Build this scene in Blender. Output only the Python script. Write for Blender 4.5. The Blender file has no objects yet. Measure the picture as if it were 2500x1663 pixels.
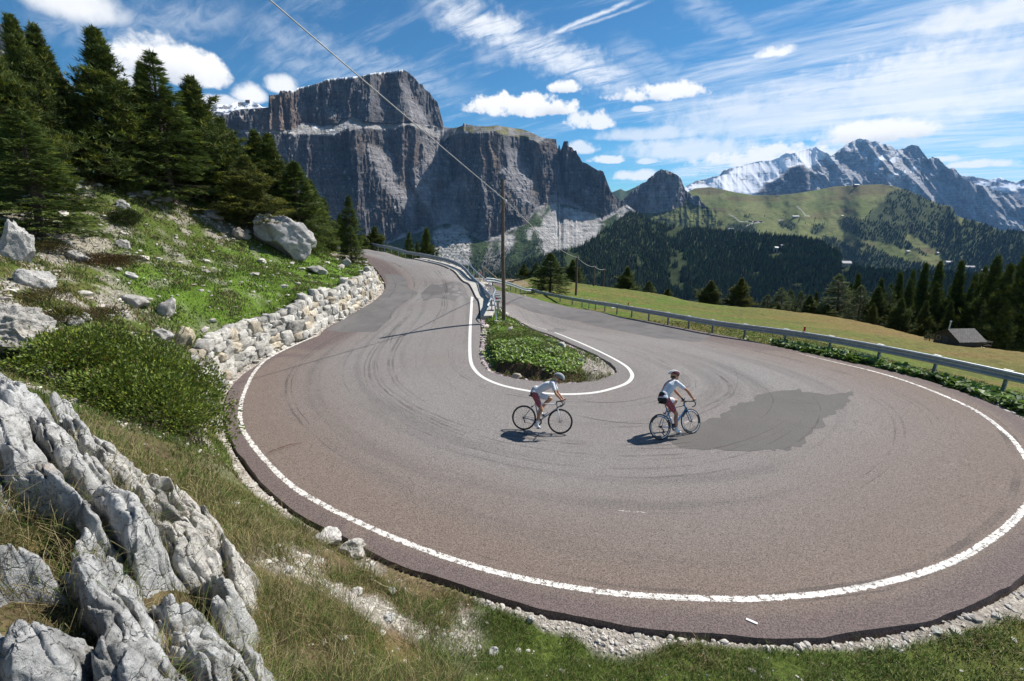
import bpy, bmesh, math, random
import numpy as np
from mathutils import Vector, Matrix

S = bpy.context.scene
COL = S.collection
rad = math.radians

# ------------------------------------------------------------------ camera
CAM_Z = 5.77
PITCH = rad(16.0)
cam_d = bpy.data.cameras.new("camera")
cam = bpy.data.objects.new("camera", cam_d)
COL.objects.link(cam)
cam.location = (0, 0, CAM_Z)
cam.rotation_euler = (rad(90) - PITCH, 0, 0)
cam_d.sensor_width = 36.0
cam_d.lens = 16.0
cam_d.clip_start = 0.05
cam_d.clip_end = 60000
S.camera = cam

# ------------------------------------------------------------------ light
HAZE = 2.3e-5
SUN_AZ = rad(55.0)      # to the right of the view direction (+Y towards +X)
SUN_EL = rad(46.5)
sun_d = bpy.data.lights.new("sun", 'SUN')
sun_d.energy = 5.0
sun_d.angle = rad(0.53)
sun_d.color = (1.0, 0.945, 0.87)
sun = bpy.data.objects.new("sun", sun_d)
COL.objects.link(sun)
sdir = Vector((math.sin(SUN_AZ) * math.cos(SUN_EL), math.cos(SUN_AZ) * math.cos(SUN_EL), math.sin(SUN_EL)))
sun.rotation_euler = sdir.to_track_quat('Z', 'Y').to_euler()

S.view_settings.view_transform = 'Standard'
S.view_settings.look = 'None'
S.view_settings.exposure = 0.47
S.view_settings.gamma = 1.0

W = bpy.data.worlds.new("World")
S.world = W
W.use_nodes = True
wt = W.node_tree
for n in list(wt.nodes):
    wt.nodes.remove(n)


class NT:
    """small helper to write node graphs as expressions"""
    def __init__(self, t):
        self.t = t

    def n(self, typ, **kw):
        nd = self.t.nodes.new(typ)
        for k, v in kw.items():
            setattr(nd, k, v)
        return nd

    def put(self, nd, sock, v):
        if v is None:
            return
        s = nd.inputs[sock]
        if isinstance(v, bpy.types.NodeSocket):
            self.t.links.new(v, s)
        else:
            s.default_value = v

    def m(self, op, a, b=None, c=None, clamp=False):
        nd = self.n('ShaderNodeMath', operation=op, use_clamp=clamp)
        self.put(nd, 0, a)
        self.put(nd, 1, b)
        self.put(nd, 2, c)
        return nd.outputs[0]

    def vm(self, op, a, b=None, s=None):
        nd = self.n('ShaderNodeVectorMath', operation=op)
        self.put(nd, 0, a)
        self.put(nd, 1, b)
        if s is not None:
            self.put(nd, 3, s)
        return nd.outputs[1] if op in ('DOT_PRODUCT', 'LENGTH', 'DISTANCE') else nd.outputs[0]

    def noise(self, vec, scale=1.0, detail=4.0, rough=0.55, dist=0.0, out=0, lac=2.0):
        nd = self.n('ShaderNodeTexNoise')
        self.put(nd, 'Vector', vec)
        nd.inputs['Scale'].default_value = scale
        nd.inputs['Detail'].default_value = detail
        nd.inputs['Roughness'].default_value = rough
        nd.inputs['Distortion'].default_value = dist
        nd.inputs['Lacunarity'].default_value = lac
        return nd.outputs[out]

    def voro(self, vec, scale=1.0, feature='F1', out=0, rnd=1.0):
        nd = self.n('ShaderNodeTexVoronoi', feature=feature)
        self.put(nd, 'Vector', vec)
        nd.inputs['Scale'].default_value = scale
        nd.inputs['Randomness'].default_value = rnd
        return nd.outputs[out]

    def ramp(self, fac, stops, interp='LINEAR'):
        nd = self.n('ShaderNodeValToRGB')
        cr = nd.color_ramp
        cr.interpolation = interp
        while len(cr.elements) > 1:
            cr.elements.remove(cr.elements[-1])
        cr.elements[0].position = stops[0][0]
        cr.elements[0].color = stops[0][1]
        for p, c in stops[1:]:
            e = cr.elements.new(p)
            e.color = c
        self.put(nd, 0, fac)
        return nd.outputs[0]

    def mr(self, v, a, b, c=0.0, d=1.0, smooth=True):
        nd = self.n('ShaderNodeMapRange', interpolation_type='SMOOTHSTEP' if smooth else 'LINEAR')
        self.put(nd, 0, v)
        for i, x in enumerate((a, b, c, d)):
            self.put(nd, i + 1, x)
        return nd.outputs[0]

    def mix(self, f, a, b, blend='MIX'):
        nd = self.n('ShaderNodeMix', data_type='RGBA', blend_type=blend)
        self.put(nd, 0, f)
        self.put(nd, 6, a)
        self.put(nd, 7, b)
        return nd.outputs[2]

    def mapping(self, vec, scale=(1, 1, 1), rot=(0, 0, 0), loc=(0, 0, 0)):
        nd = self.n('ShaderNodeMapping')
        self.put(nd, 0, vec)
        nd.inputs['Scale'].default_value = scale
        nd.inputs['Rotation'].default_value = rot
        nd.inputs['Location'].default_value = loc
        return nd.outputs[0]

    def bump(self, h, strength=0.5, dist=0.05):
        nd = self.n('ShaderNodeBump')
        nd.inputs['Strength'].default_value = strength
        nd.inputs['Distance'].default_value = dist
        self.put(nd, 'Height', h)
        return nd.outputs[0]


def g(v):
    return (v, v, v, 1)


# ------------------------------------------------------------------ sky with clouds (all in directions of the sky itself)
n = NT(wt)
sky = n.n('ShaderNodeTexSky', sky_type='NISHITA')
sky.sun_disc = False
sky.sun_elevation = SUN_EL
sky.sun_rotation = SUN_AZ
sky.altitude = 2000
sky.air_density = 1.0
sky.dust_density = 0.6
sky.ozone_density = 2.2
SKY_STR = 0.079
tc = n.n('ShaderNodeTexCoord').outputs['Generated']
sep = n.n('ShaderNodeSeparateXYZ')
n.put(sep, 0, tc)
dx, dy, dz = sep.outputs
az = n.m('MULTIPLY', n.m('ARCTAN2', dx, dy), 180 / math.pi)
el = n.m('MULTIPLY', n.m('ARCSINE', dz), 180 / math.pi)
# plane projection for the high cirrus
den = n.m('ADD', n.m('MAXIMUM', dz, 0.0), 0.12)
cv = n.n('ShaderNodeCombineXYZ')
n.put(cv, 0, n.m('DIVIDE', dx, den))
n.put(cv, 1, n.m('DIVIDE', dy, den))
plane = cv.outputs[0]
rotp = n.mapping(plane, rot=(0, 0, rad(38)))
st1 = n.noise(n.mapping(rotp, scale=(0.55, 2.6, 1), loc=(3.1, 0.4, 0)), 1.5, 7, 0.62, 0.9)
st2 = n.noise(n.mapping(rotp, scale=(1.6, 5.5, 1), loc=(1.2, 2.4, 0)), 2.6, 5, 0.65, 0.6)
patch = n.noise(n.mapping(plane, loc=(5.0, 1.0, 0)), 0.75, 2, 0.5)
# a broad veil thickens towards the right-hand horizon
veilr = n.m('MULTIPLY', n.mr(az, 0, 42), n.mr(el, 36, 8))
cir = n.m('ADD', n.m('MULTIPLY', st1, 0.75), n.m('MULTIPLY', st2, 0.25))
cir = n.m('ADD', cir, n.m('MULTIPLY', n.m('SUBTRACT', patch, 0.5), 0.35))
cir = n.m('ADD', cir, n.m('MULTIPLY', veilr, 0.22))
cirm = n.mr(cir, 0.50, 0.92, 0.0, 0.75)


def azel(px, py):
    fpx = 2500 * 16 / 36
    X = (px - 1250) / fpx
    Y = (831.5 - py) / fpx
    fy = math.cos(PITCH) + Y * math.sin(PITCH)
    up = -math.sin(PITCH) + Y * math.cos(PITCH)
    return math.degrees(math.atan2(X, fy)), math.degrees(math.atan2(up, math.hypot(X, fy)))


skyvec = n.n('ShaderNodeCombineXYZ')
n.put(skyvec, 0, az)
n.put(skyvec, 1, el)
skyv = skyvec.outputs[0]
wob = n.m('SUBTRACT', n.noise(skyv, 0.62, 9, 0.60), 0.5)
wob2 = n.m('SUBTRACT', n.noise(n.mapping(skyv, scale=(1, 1.7, 1), loc=(9, 4, 0)), 0.16, 5, 0.6), 0.5)


def blob(px, py, wx, wy, soft=0.5, k=2.2, amp=1.0):
    """one cloud centred on a direction; wx, wy are half sizes in photo pixels"""
    a0, e0 = azel(px, py)
    a1, _ = azel(px + wx, py)
    _, e1 = azel(px, py - wy)
    ra, re = abs(a1 - a0), abs(e1 - e0)
    if soft >= .9:
        k *= .5
    u = n.m('DIVIDE', n.m('SUBTRACT', az, a0), ra)
    v = n.m('DIVIDE', n.m('SUBTRACT', el, e0), re)
    v2 = n.m('MULTIPLY', v, n.mr(v, -0.35, 0.0, 1.9, 1.0))     # flatter underneath
    q = n.m('ADD', n.m('MULTIPLY', u, u), n.m('MULTIPLY', v2, v2))
    q = n.m('ADD', q, n.m('MULTIPLY', wob, k * 2.2))
    q = n.m('ADD', q, n.m('MULTIPLY', wob2, k * 1.1))
    return n.mr(q, 1.12 + soft * 1.25, 1.0 - soft * 1.1, 0.0, amp), v


CL = [(405, 165, 112, 66, .4, 1.5, 1.), (495, 185, 66, 50, .4, 1.5, 1.), (330, 195, 60, 50, .7, 1.5, .8), (180, 15, 100, 60, .9, 1.4, .9),
      (610, 235, 36, 30, .6, 1.0, .95), (688, 212, 38, 28, .6, 1.0, .9), (535, 250, 60, 16, .6, 1.2, .8),
      (1265, 265, 115, 36, .35, 2.0, 1.), (1378, 217, 34, 18, .5, 2.2, .95), (1610, 230, 115, 26, .5, 2.6, .95),
      (1445, 302, 50, 26, .6, 3.0, .85), (1892, 130, 44, 17, .6, 2.2, .9), (1490, 392, 40, 12, .5, 2.2, .85),
      (1570, 268, 24, 9, .6, 2, .7), (1420, 365, 34, 18, .6, 2.6, .7), (1580, 395, 30, 9, .6, 2.2, .7),
      (2120, 330, 150, 38, .5, 1.6, 1.), (1900, 385, 190, 32, .7, 2.8, .9), (1700, 370, 170, 34, .9, 3.6, .65),
      (2420, 402, 110, 11, .6, 2.2, .9), (2430, 355, 60, 8, .8, 3, .5), (1560, 432, 60, 14, .8, 2.4, .85),
      (2290, 230, 260, 120, 1.0, 3.4, .62), (2400, 50, 170, 40, 1., 3.6, .7), (1900, 300, 300, 70, 1., 3.6, .5),
      (1180, 60, 60, 20, .9, 3, .3), (2300, 390, 40, 10, .6, 2, .7), (1600, 330, 130, 20, .9, 3.4, .6)]
cum = None
shade = None
for c in CL:
    mk, v = blob(*c)
    cum = mk if cum is None else n.m('MAXIMUM', cum, mk)
    if c[6] >= .9 and c[4] < .55:
        sh = n.m('MULTIPLY', mk, n.mr(v, 0.45, -0.7))
        shade = sh if shade is None else n.m('MAXIMUM', shade, sh)


def streak(p0, p1, w, amp):
    """a straight trail of ice cloud between two directions"""
    a0, e0 = azel(*p0)
    a1, e1 = azel(*p1)
    L = math.hypot(a1 - a0, e1 - e0)
    tx, ty = (a1 - a0) / L, (e1 - e0) / L
    su = n.m('ADD', n.m('MULTIPLY', n.m('SUBTRACT', az, a0), tx), n.m('MULTIPLY', n.m('SUBTRACT', el, e0), ty))
    sv = n.m('ADD', n.m('MULTIPLY', n.m('SUBTRACT', az, a0), -ty), n.m('MULTIPLY', n.m('SUBTRACT', el, e0), tx))
    sv = n.m('ADD', sv, n.m('MULTIPLY', wob, w * 1.6))
    aa = n.m('ABSOLUTE', sv)
    prof = n.mr(aa, w, 0.0)
    ends = n.m('MULTIPLY', n.mr(su, -L * .04, L * .2), n.mr(su, L * 1.04, L * .75))
    return n.m('MULTIPLY', n.m('MULTIPLY', prof, ends), n.m('MULTIPLY', n.mr(st2, 0.25, 0.62), amp))


for a in [((1010, -20), (1600, 220), 2.6, .85), ((1330, 90), (1560, -10), .35, .8), ((1370, 80), (1600, 0), .22, .5),
          ((560, 40), (1180, 240), 2.2, .32), ((1150, 150), (1330, 90), 1.5, .35), ((1200, 40), (1330, 130), .9, .45),
          ((620, 130), (900, 200), 1.6, .3), ((1480, 100), (1780, 260), 2.0, .28), ((40, 60), (640, 30), 2.0, .3),
          ((1650, -20), (1900, 130), 1.6, .28), ((1700, 420), (2240, 330), 1.6, .75), ((1850, 240), (2500, 110), 3.4, .6),
          ((1620, 440), (1900, 350), 1.2, .8)]:
    cirm = n.m('MAXIMUM', cirm, streak(*a))

skyc = n.vm('MULTIPLY', sky.outputs[0], (0.37, 0.80, 0.98))
cir_col = (9.6, 9.9, 10.4, 1)
cum_col = n.mix(n.m('MULTIPLY', shade, n.mr(n.noise(skyv, 0.3, 5, .6), .3, .7)), (10.2, 10.2, 10.2, 1), (6.0, 6.4, 7.2, 1))
c1 = n.mix(cirm, skyc, cir_col)
c2 = n.mix(cum, c1, cum_col)
bg = n.n('ShaderNodeBackground')
n.put(bg, 0, c2)
bg.inputs[1].default_value = SKY_STR
wo = n.n('ShaderNodeOutputWorld')
wt.links.new(bg.outputs[0], wo.inputs[0])

S.cycles.max_bounces = 6
S.cycles.diffuse_bounces = 3
S.cycles.glossy_bounces = 2
S.cycles.transmission_bounces = 2
S.cycles.transparent_max_bounces = 8
S.cycles.volume_bounces = 0
S.cycles.use_denoising = True
try:
    S.cycles.denoiser = 'OPENIMAGEDENOISE'
    S.cycles.use_adaptive_sampling = True
    S.cycles.adaptive_threshold = 0.02
except Exception:
    pass

# ------------------------------------------------------------------ general helpers
FPX = 2500 * 16 / 36
C0 = np.array([0, 0, CAM_Z])
_F = np.array([0, math.cos(PITCH), -math.sin(PITCH)])
_R = np.array([1.0, 0, 0])
_U = np.array([0, math.sin(PITCH), math.cos(PITCH)])


def ray(px, py):
    px = np.asarray(px, float)[..., None]
    py = np.asarray(py, float)[..., None]
    return _F + (px - 1250) / FPX * _R + (831.5 - py) / FPX * _U


def atz(px, py, z):
    d = ray(px, py)
    return C0 + d * ((z - CAM_Z) / d[..., 2])[..., None]


def atZ(px, py, Z):
    return C0 + ray(px, py) * np.asarray(Z, float)[..., None]


def project(P):
    """world to photo pixels: used once, to look up where natural ground cover grows"""
    q = np.asarray(P) - C0
    Z = q @ _F
    return 1250 + FPX * (q @ _R) / Z, 831.5 - FPX * (q @ _U) / Z, Z


def _hash(ix, iy, iz, seed):
    h = (ix * 374761393 + iy * 668265263 + iz * 2147483647 + seed * 1274126177) & 0xFFFFFFFF
    h = ((h ^ (h >> 13)) * 1274126177) & 0xFFFFFFFF
    h = h ^ (h >> 16)
    return (h & 0xFFFFFF) / float(0xFFFFFF)


def vnoise(P, seed=0):
    """value noise, 0..1, P is (...,3)"""
    P = np.asarray(P, float)
    i = np.floor(P).astype(np.int64)
    f = P - i
    f = f * f * f * (f * (f * 6 - 15) + 10)
    out = 0
    for a in (0, 1):
        wa = f[..., 0] if a else 1 - f[..., 0]
        for b in (0, 1):
            wb = f[..., 1] if b else 1 - f[..., 1]
            for c in (0, 1):
                wc = f[..., 2] if c else 1 - f[..., 2]
                out = out + wa * wb * wc * _hash(i[..., 0] + a, i[..., 1] + b, i[..., 2] + c, seed)
    return out


def fbm(P, octv=4, seed=0, gain=0.5, lac=2.03):
    P = np.asarray(P, float)
    s, a, t = 0, 1.0, 0
    for o in range(octv):
        s = s + a * (vnoise(P * lac ** o + 17.3 * o, seed + o) * 2 - 1)
        t += a
        a *= gain
    return s / t


def ridged(P, octv=4, seed=0, gain=0.5, lac=2.1):
    P = np.asarray(P, float)
    s, a, t = 0, 1.0, 0
    for o in range(octv):
        v = 1 - np.abs(vnoise(P * lac ** o + 9.1 * o, seed + o) * 2 - 1)
        s = s + a * v * v
        t += a
        a *= gain
    return s / t


def sstep(a, b, x):
    t = np.clip((x - a) / (b - a), 0, 1)
    return t * t * (3 - 2 * t)


def p3(x, y, z=0.0):
    x, y, z = np.broadcast_arrays(np.asarray(x, float), np.asarray(y, float), np.asarray(z, float))
    return np.stack([x, y, z], -1)


def mk_mesh(name, V, F, mat=None, cols=None, smooth=True, uv=None, mats=None, midx=None):
    """F: (n,k) array or list of such arrays"""
    if not isinstance(F, (list, tuple)):
        F = [F]
    F = [np.asarray(f) for f in F if len(f)]
    me = bpy.data.meshes.new(name)
    V = np.asarray(V, np.float32)
    nl = sum(f.size for f in F)
    nf = sum(len(f) for f in F)
    me.vertices.add(len(V))
    me.vertices.foreach_set('co', V.ravel())
    me.loops.add(nl)
    me.polygons.add(nf)
    me.loops.foreach_set('vertex_index', np.concatenate([f.ravel() for f in F]).astype(np.int32))
    tot = np.concatenate([np.full(len(f), f.shape[1]) for f in F]).astype(np.int32)
    st = np.concatenate([[0], np.cumsum(tot)[:-1]]).astype(np.int32)
    me.polygons.foreach_set('loop_start', st)
    me.polygons.foreach_set('loop_total', tot)
    me.polygons.foreach_set('use_smooth', np.full(nf, bool(smooth)))
    if cols is not None:
        c = np.ones((len(V), 4), np.float32)
        c[:, :cols.shape[1]] = cols
        at = me.color_attributes.new('col', 'FLOAT_COLOR', 'POINT')
        at.data.foreach_set('color', c.ravel())
    if uv is not None:
        li = np.concatenate([f.ravel() for f in F])
        ul = me.uv_layers.new(name='uv')
        ul.data.foreach_set('uv', np.asarray(uv, np.float32)[li].ravel())
    me.update(calc_edges=True)
    if mats:
        for m_ in mats:
            me.materials.append(m_)
        if midx is not None:
            me.polygons.foreach_set('material_index', np.asarray(midx, np.int32))
    elif mat:
        me.materials.append(mat)
    return me


def link(name, me, parent=None, loc=None):
    o = bpy.data.objects.new(name, me)
    COL.objects.link(o)
    if parent is not None:
        o.parent = parent
    if loc is not None:
        o.location = loc
    return o


def tag(o, label=None, cat=None, group=None, kind=None):
    if label:
        o['label'] = label
    if cat:
        o['category'] = cat
    if group:
        o['group'] = group
    if kind:
        o['kind'] = kind
    return o


def thing(name, label, cat, loc=(0, 0, 0), rz=0.0, group=None):
    o = bpy.data.objects.new(name, None)
    COL.objects.link(o)
    o.empty_display_size = 0.2
    o.location = loc
    o.rotation_euler = (0, 0, rz)
    return tag(o, label, cat, group)


def grid_faces(nu, nv, close_u=False):
    """vertex index = i*nv + j"""
    iu = np.arange(nu if close_u else nu - 1)
    jv = np.arange(nv - 1)
    I, J = np.meshgrid(iu, jv, indexing='ij')
    I2 = (I + 1) % nu
    return np.stack([I * nv + J, I2 * nv + J, I2 * nv + J + 1, I * nv + J + 1], -1).reshape(-1, 4)


class MB:
    """collects boxes, tubes, lathes into one mesh"""
    def __init__(self):
        self.v, self.q, self.t, self.k = [], [], [], 0

    def add(self, V, F):
        V = np.asarray(V, float)
        F = np.asarray(F)
        self.v.append(V)
        (self.q if F.shape[1] == 4 else self.t).append(F + self.k)
        self.k += len(V)
        return self

    def box(self, c, s, R=None, taper=1.0):
        x = np.array([[a, b, d] for a in (-.5, .5) for b in (-.5, .5) for d in (-.5, .5)]) * np.array(s)
        x[x[:, 2] > 0, :2] *= taper
        if R is not None:
            x = x @ np.array(R).T
        F = [[0, 1, 3, 2], [4, 6, 7, 5], [0, 4, 5, 1], [2, 3, 7, 6], [0, 2, 6, 4], [1, 5, 7, 3]]
        return self.add(x + np.array(c), F)

    def tube(self, pts, r, seg=8, cap=True, flat=1.0):
        pts = np.asarray(pts, float)
        m_ = len(pts)
        r = np.broadcast_to(np.asarray(r, float), (m_,))
        T = np.gradient(pts, axis=0)
        T /= np.linalg.norm(T, axis=1)[:, None] + 1e-12
        a = np.array([0, 0, 1.0]) if abs(T[0][2]) < .9 else np.array([1.0, 0, 0])
        u = np.cross(T[0], a)
        u /= np.linalg.norm(u)
        V = []
        th = np.linspace(0, 2 * np.pi, seg, endpoint=False)
        for i in range(m_):
            u = u - T[i] * (u @ T[i])
            u /= np.linalg.norm(u) + 1e-12
            w = np.cross(T[i], u)
            V.append(pts[i] + r[i] * (np.cos(th)[:, None] * u + flat * np.sin(th)[:, None] * w))
        V = np.concatenate(V)
        I, J = np.meshgrid(np.arange(m_ - 1), np.arange(seg), indexing='ij')
        F = np.stack([I * seg + J, I * seg + (J + 1) % seg, (I + 1) * seg + (J + 1) % seg, (I + 1) * seg + J], -1).reshape(-1, 4)
        self.add(V, F)
        if cap:
            for k_, i in ((0, 0), (1, m_ - 1)):
                Vc = np.concatenate([V[i * seg:(i + 1) * seg], pts[i][None]])
                Fc = np.array([[j, (j + 1) % seg, seg] if k_ else [(j + 1) % seg, j, seg] for j in range(seg)])
                self.add(Vc, Fc)
        return self

    def lathe(self, prof, c=(0, 0, 0), axis='z', seg=16):
        prof = np.asarray(prof, float)
        th = np.linspace(0, 2 * np.pi, seg, endpoint=False)
        V = np.stack([prof[:, None, 0] * np.cos(th), prof[:, None, 0] * np.sin(th), np.repeat(prof[:, 1][:, None], seg, 1)], -1).reshape(-1, 3)
        if axis == 'y':
            V = V[:, [0, 2, 1]]
        if axis == 'x':
            V = V[:, [2, 0, 1]]
        I, J = np.meshgrid(np.arange(len(prof) - 1), np.arange(seg), indexing='ij')
        F = np.stack([I * seg + J, I * seg + (J + 1) % seg, (I + 1) * seg + (J + 1) % seg, (I + 1) * seg + J], -1).reshape(-1, 4)
        return self.add(V + np.array(c), F)

    def mesh(self, name, mat, smooth=True, xf=None):
        V = np.concatenate(self.v)
        if xf is not None:
            V = V @ np.array(xf[0]).T + np.array(xf[1])
        F = []
        if self.q:
            F.append(np.concatenate(self.q))
        if self.t:
            F.append(np.concatenate(self.t))
        return mk_mesh(name, V, F, mat, smooth=smooth)

    def build(self, name, mat, parent=None, smooth=True, loc=None, auto=True):
        me = self.mesh(name, mat, smooth)
        o = link(name, me, parent, loc)
        if smooth and auto:
            try:
                me.shade_auto_smooth = True
            except Exception:
                pass
            sharp_edges(me, 40)
        return o


def sharp_edges(me, deg):
    bm = bmesh.new()
    bm.from_mesh(me)
    c = rad(deg)
    for e in bm.edges:
        if len(e.link_faces) == 2:
            try:
                if e.calc_face_angle() > c:
                    e.smooth = False
            except Exception:
                pass
    bm.to_mesh(me)
    bm.free()


def scatter(V, F, pos, yaw, scl, nrm=None, tilt=None, sclz=None):
    """copies of one template, returned as one V, F set"""
    V = np.asarray(V, float)
    F = np.asarray(F)
    N, M = len(pos), len(V)
    c, s = np.cos(yaw)[:, None], np.sin(yaw)[:, None]
    X = V[None, :, 0] * c - V[None, :, 1] * s
    Y = V[None, :, 0] * s + V[None, :, 1] * c
    Z = np.repeat(V[None, :, 2], N, 0)
    scl = np.asarray(scl, float).reshape(N, 1)
    X, Y = X * scl, Y * scl
    Z = Z * (scl if sclz is None else np.asarray(sclz).reshape(N, 1))
    if tilt is not None:                       # tilt = (tx, ty) lean per unit height
        X = X + tilt[:, 0:1] * Z
        Y = Y + tilt[:, 1:2] * Z
    P = np.stack([X, Y, Z], -1) + pos[:, None, :]
    FF = (F[None] + (np.arange(N) * M)[:, None, None]).reshape(-1, F.shape[1])
    return P.reshape(-1, 3), FF


# ------------------------------------------------------------------ materials
MAT = {}


def new_mat(name):
    m_ = bpy.data.materials.new(name)
    m_.use_nodes = True
    t = m_.node_tree
    for x in list(t.nodes):
        t.nodes.remove(x)
    nn = NT(t)
    b = nn.n('ShaderNodeBsdfPrincipled')
    o = nn.n('ShaderNodeOutputMaterial')
    t.links.new(b.outputs[0], o.inputs[0])
    MAT[name] = m_
    return m_, nn, b, o


def plain(name, col, rough=0.6, metal=0.0, noise_amt=0.12, scale=6.0, bump=0.0, spec=None):
    m_, nn, b, o = new_mat(name)
    co = nn.n('ShaderNodeTexCoord').outputs['Object']
    f = nn.noise(co, scale, 5, .6)
    k = nn.mr(f, .25, .75, 1 - noise_amt, 1 + noise_amt)
    cc = nn.n('ShaderNodeVectorMath', operation='SCALE')
    cc.inputs[0].default_value = col[:3]
    nn.put(cc, 3, k)
    nn.put(b, 'Base Color', cc.outputs[0])
    b.inputs['Roughness'].default_value = rough
    b.inputs['Metallic'].default_value = metal
    if spec is not None:
        b.inputs['Specular IOR Level'].default_value = spec
    if bump:
        nn.put(b, 'Normal', nn.bump(f, bump, .01))
    return m_


def attr_mat(name, rough=0.8, trans=0.0, noise_amt=0.15, scale=3.0, bump=0.0, bscale=20., bdist=.02, spec=0.3, gain=1.0):
    """base colour comes from the mesh's own 'col' attribute"""
    m_, nn, b, o = new_mat(name)
    a = nn.n('ShaderNodeAttribute', attribute_name='col')
    co = nn.n('ShaderNodeTexCoord').outputs['Object']
    f = nn.noise(co, scale, 5, .6)
    k = nn.mr(f, .25, .75, gain * (1 - noise_amt), gain * (1 + noise_amt))
    col = nn.vm('SCALE', a.outputs[0], s=k)
    nn.put(b, 'Base Color', col)
    b.inputs['Roughness'].default_value = rough
    b.inputs['Specular IOR Level'].default_value = spec
    if bump:
        nn.put(b, 'Normal', nn.bump(nn.noise(co, bscale, 6, .65), bump, bdist))
    if trans:
        tr = nn.n('ShaderNodeBsdfTranslucent')
        nn.put(tr, 0, col)
        mx = nn.n('ShaderNodeMixShader')
        mx.inputs[0].default_value = trans
        nn.t.links.new(b.outputs[0], mx.inputs[1])
        nn.t.links.new(tr.outputs[0], mx.inputs[2])
        nn.t.links.new(mx.outputs[0], o.inputs[0])
    return m_
# ================================================================== ROAD AND GROUND
def tps_fit(P, z, lam=0.0):
    P = np.asarray(P, float)
    d = np.linalg.norm(P[:, None] - P[None], axis=2)
    K = np.where(d > 0, d * d * np.log(d + 1e-9), 0) + lam * np.eye(len(P))
    A = np.concatenate([np.ones((len(P), 1)), P], 1)
    M = np.block([[K, A], [A.T, np.zeros((3, 3))]])
    w = np.linalg.solve(M, np.concatenate([z, np.zeros(3)]))
    return P, w


def tps_eval(fit, X):
    P, w = fit
    sh = X.shape[:-1]
    X = X.reshape(-1, 2)
    out = np.empty(len(X))
    for k in range(0, len(X), 60000):
        x = X[k:k + 60000]
        d2 = ((x[:, None] - P[None]) ** 2).sum(2)
        out[k:k + 60000] = 0.5 * (d2 * np.log(d2 + 1e-12)) @ w[:-3] + w[-3] + x @ w[-2:]
    return out.reshape(sh)


# road surface heights read off the photo: (px, py, z)
RC = [(868, 601, 1.3), (944, 617, 1.15), (1016, 635, 1.0), (1067, 647, .9), (1107, 665, .85), (1139, 694, .75), (1164, 734, .5),
      (941, 701, .7), (919, 730, .6), (872, 763, .5), (800, 799, .4), (685, 857, .25), (613, 901, .15), (557, 962, .1), (548, 1010, .08),
      (569, 1080, .06), (681, 1216, .04), (850, 1318, .02), (1105, 1416, 0), (1393, 1499, 0), (1758, 1546, 0), (2083, 1546, 0), (2371, 1474, 0),
      (2500, 1405, 0), (2600, 1210, .03), (2500, 1024, .05), (2360, 961, .02), (2227, 917, -.1), (2083, 885, -.28), (1957, 858, -.43),
      (1803, 825, -.72), (1695, 805, -1.05), (1569, 781, -1.55), (1461, 765, -2.0), (1352, 740, -2.9), (1262, 718, -3.7), (1190, 697, -4.9),
      (1157, 900, .05), (1226, 941, 0), (1359, 962, 0), (1467, 956, 0), (1541, 920, 0), (1521, 889, -.08), (1467, 860, -.2), (1395, 828, -.42),
      (1323, 802, -.75), (1269, 786, -1.1), (1236, 766, -1.6), (1188, 715, -3.6), (1148, 802, .25), (1148, 875, .1),
      (1000, 1000, .05), (1500, 1200, 0), (2000, 1100, 0), (1800, 950, -.1), (900, 900, .15), (1050, 720, .55), (1000, 690, .75)]
RC = np.array(RC)
rp = atz(RC[:, 0], RC[:, 1], RC[:, 2])
# the far ends, out of sight behind the bank and the trees
farc = np.array([(-26, 66, 1.55), (-33, 73, 1.8), (-31, 61, 1.6), (-38, 67, 1.9), (-24, 56, 1.4), (-18.5, 49.5, 1.2), (-14, 41.5, 1.0), (-10.6, 36.5, .85),
                 (-1.2, 75, -6.0), (-7, 75, -6.0), (-4, 100, -8.6), (-10, 100, -8.6)])
rp = np.concatenate([rp, farc])
BF = tps_fit(rp[:, :2], rp[:, 2], 0.25)


def Bz(X):
    return tps_eval(BF, np.asarray(X, float))


def on_road(pts):
    """where the sight line through each photo pixel first meets the road surface"""
    pts = np.asarray(pts, float)
    D = ray(pts[:, 0], pts[:, 1])
    Zs = 4.0 * (110 / 4.0) ** np.linspace(0, 1, 700)
    P = C0 + D[:, None, :] * Zs[None, :, None]
    gap_ = P[..., 2] - Bz(P[..., :2])
    out = np.zeros((len(pts), 3))
    for i in range(len(pts)):
        k = np.nonzero(gap_[i] < 0)[0]
        if len(k) and k[0] > 0:
            k = k[0]
            t = gap_[i, k - 1] / (gap_[i, k - 1] - gap_[i, k])
            Z = Zs[k - 1] + t * (Zs[k] - Zs[k - 1])
        else:
            Z = Zs[np.argmin(gap_[i])]
        q = C0 + D[i] * Z
        out[i] = (q[0], q[1], Bz(q[None, :2])[0])
    return out


def cr(P, nn_):
    """Catmull-Rom through P, nn_ samples, roughly even in arc length"""
    P = np.asarray(P, float)
    Q = np.concatenate([[2 * P[0] - P[1]], P, [2 * P[-1] - P[-2]]])
    out = []
    for i in range(1, len(Q) - 2):
        t = np.linspace(0, 1, 24, endpoint=False)[:, None]
        a, b, c, d = Q[i - 1], Q[i], Q[i + 1], Q[i + 2]
        out.append(.5 * ((2 * b) + (-a + c) * t + (2 * a - 5 * b + 4 * c - d) * t ** 2 + (-a + 3 * b - 3 * c + d) * t ** 3))
    out = np.concatenate(out + [P[-1:]])
    return out


def resample(P, nn_):
    s = np.concatenate([[0], np.cumsum(np.linalg.norm(np.diff(P, axis=0), axis=1))])
    t = np.linspace(0, s[-1], nn_)
    return np.stack([np.interp(t, s, P[:, k]) for k in range(P.shape[1])], 1)


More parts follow.
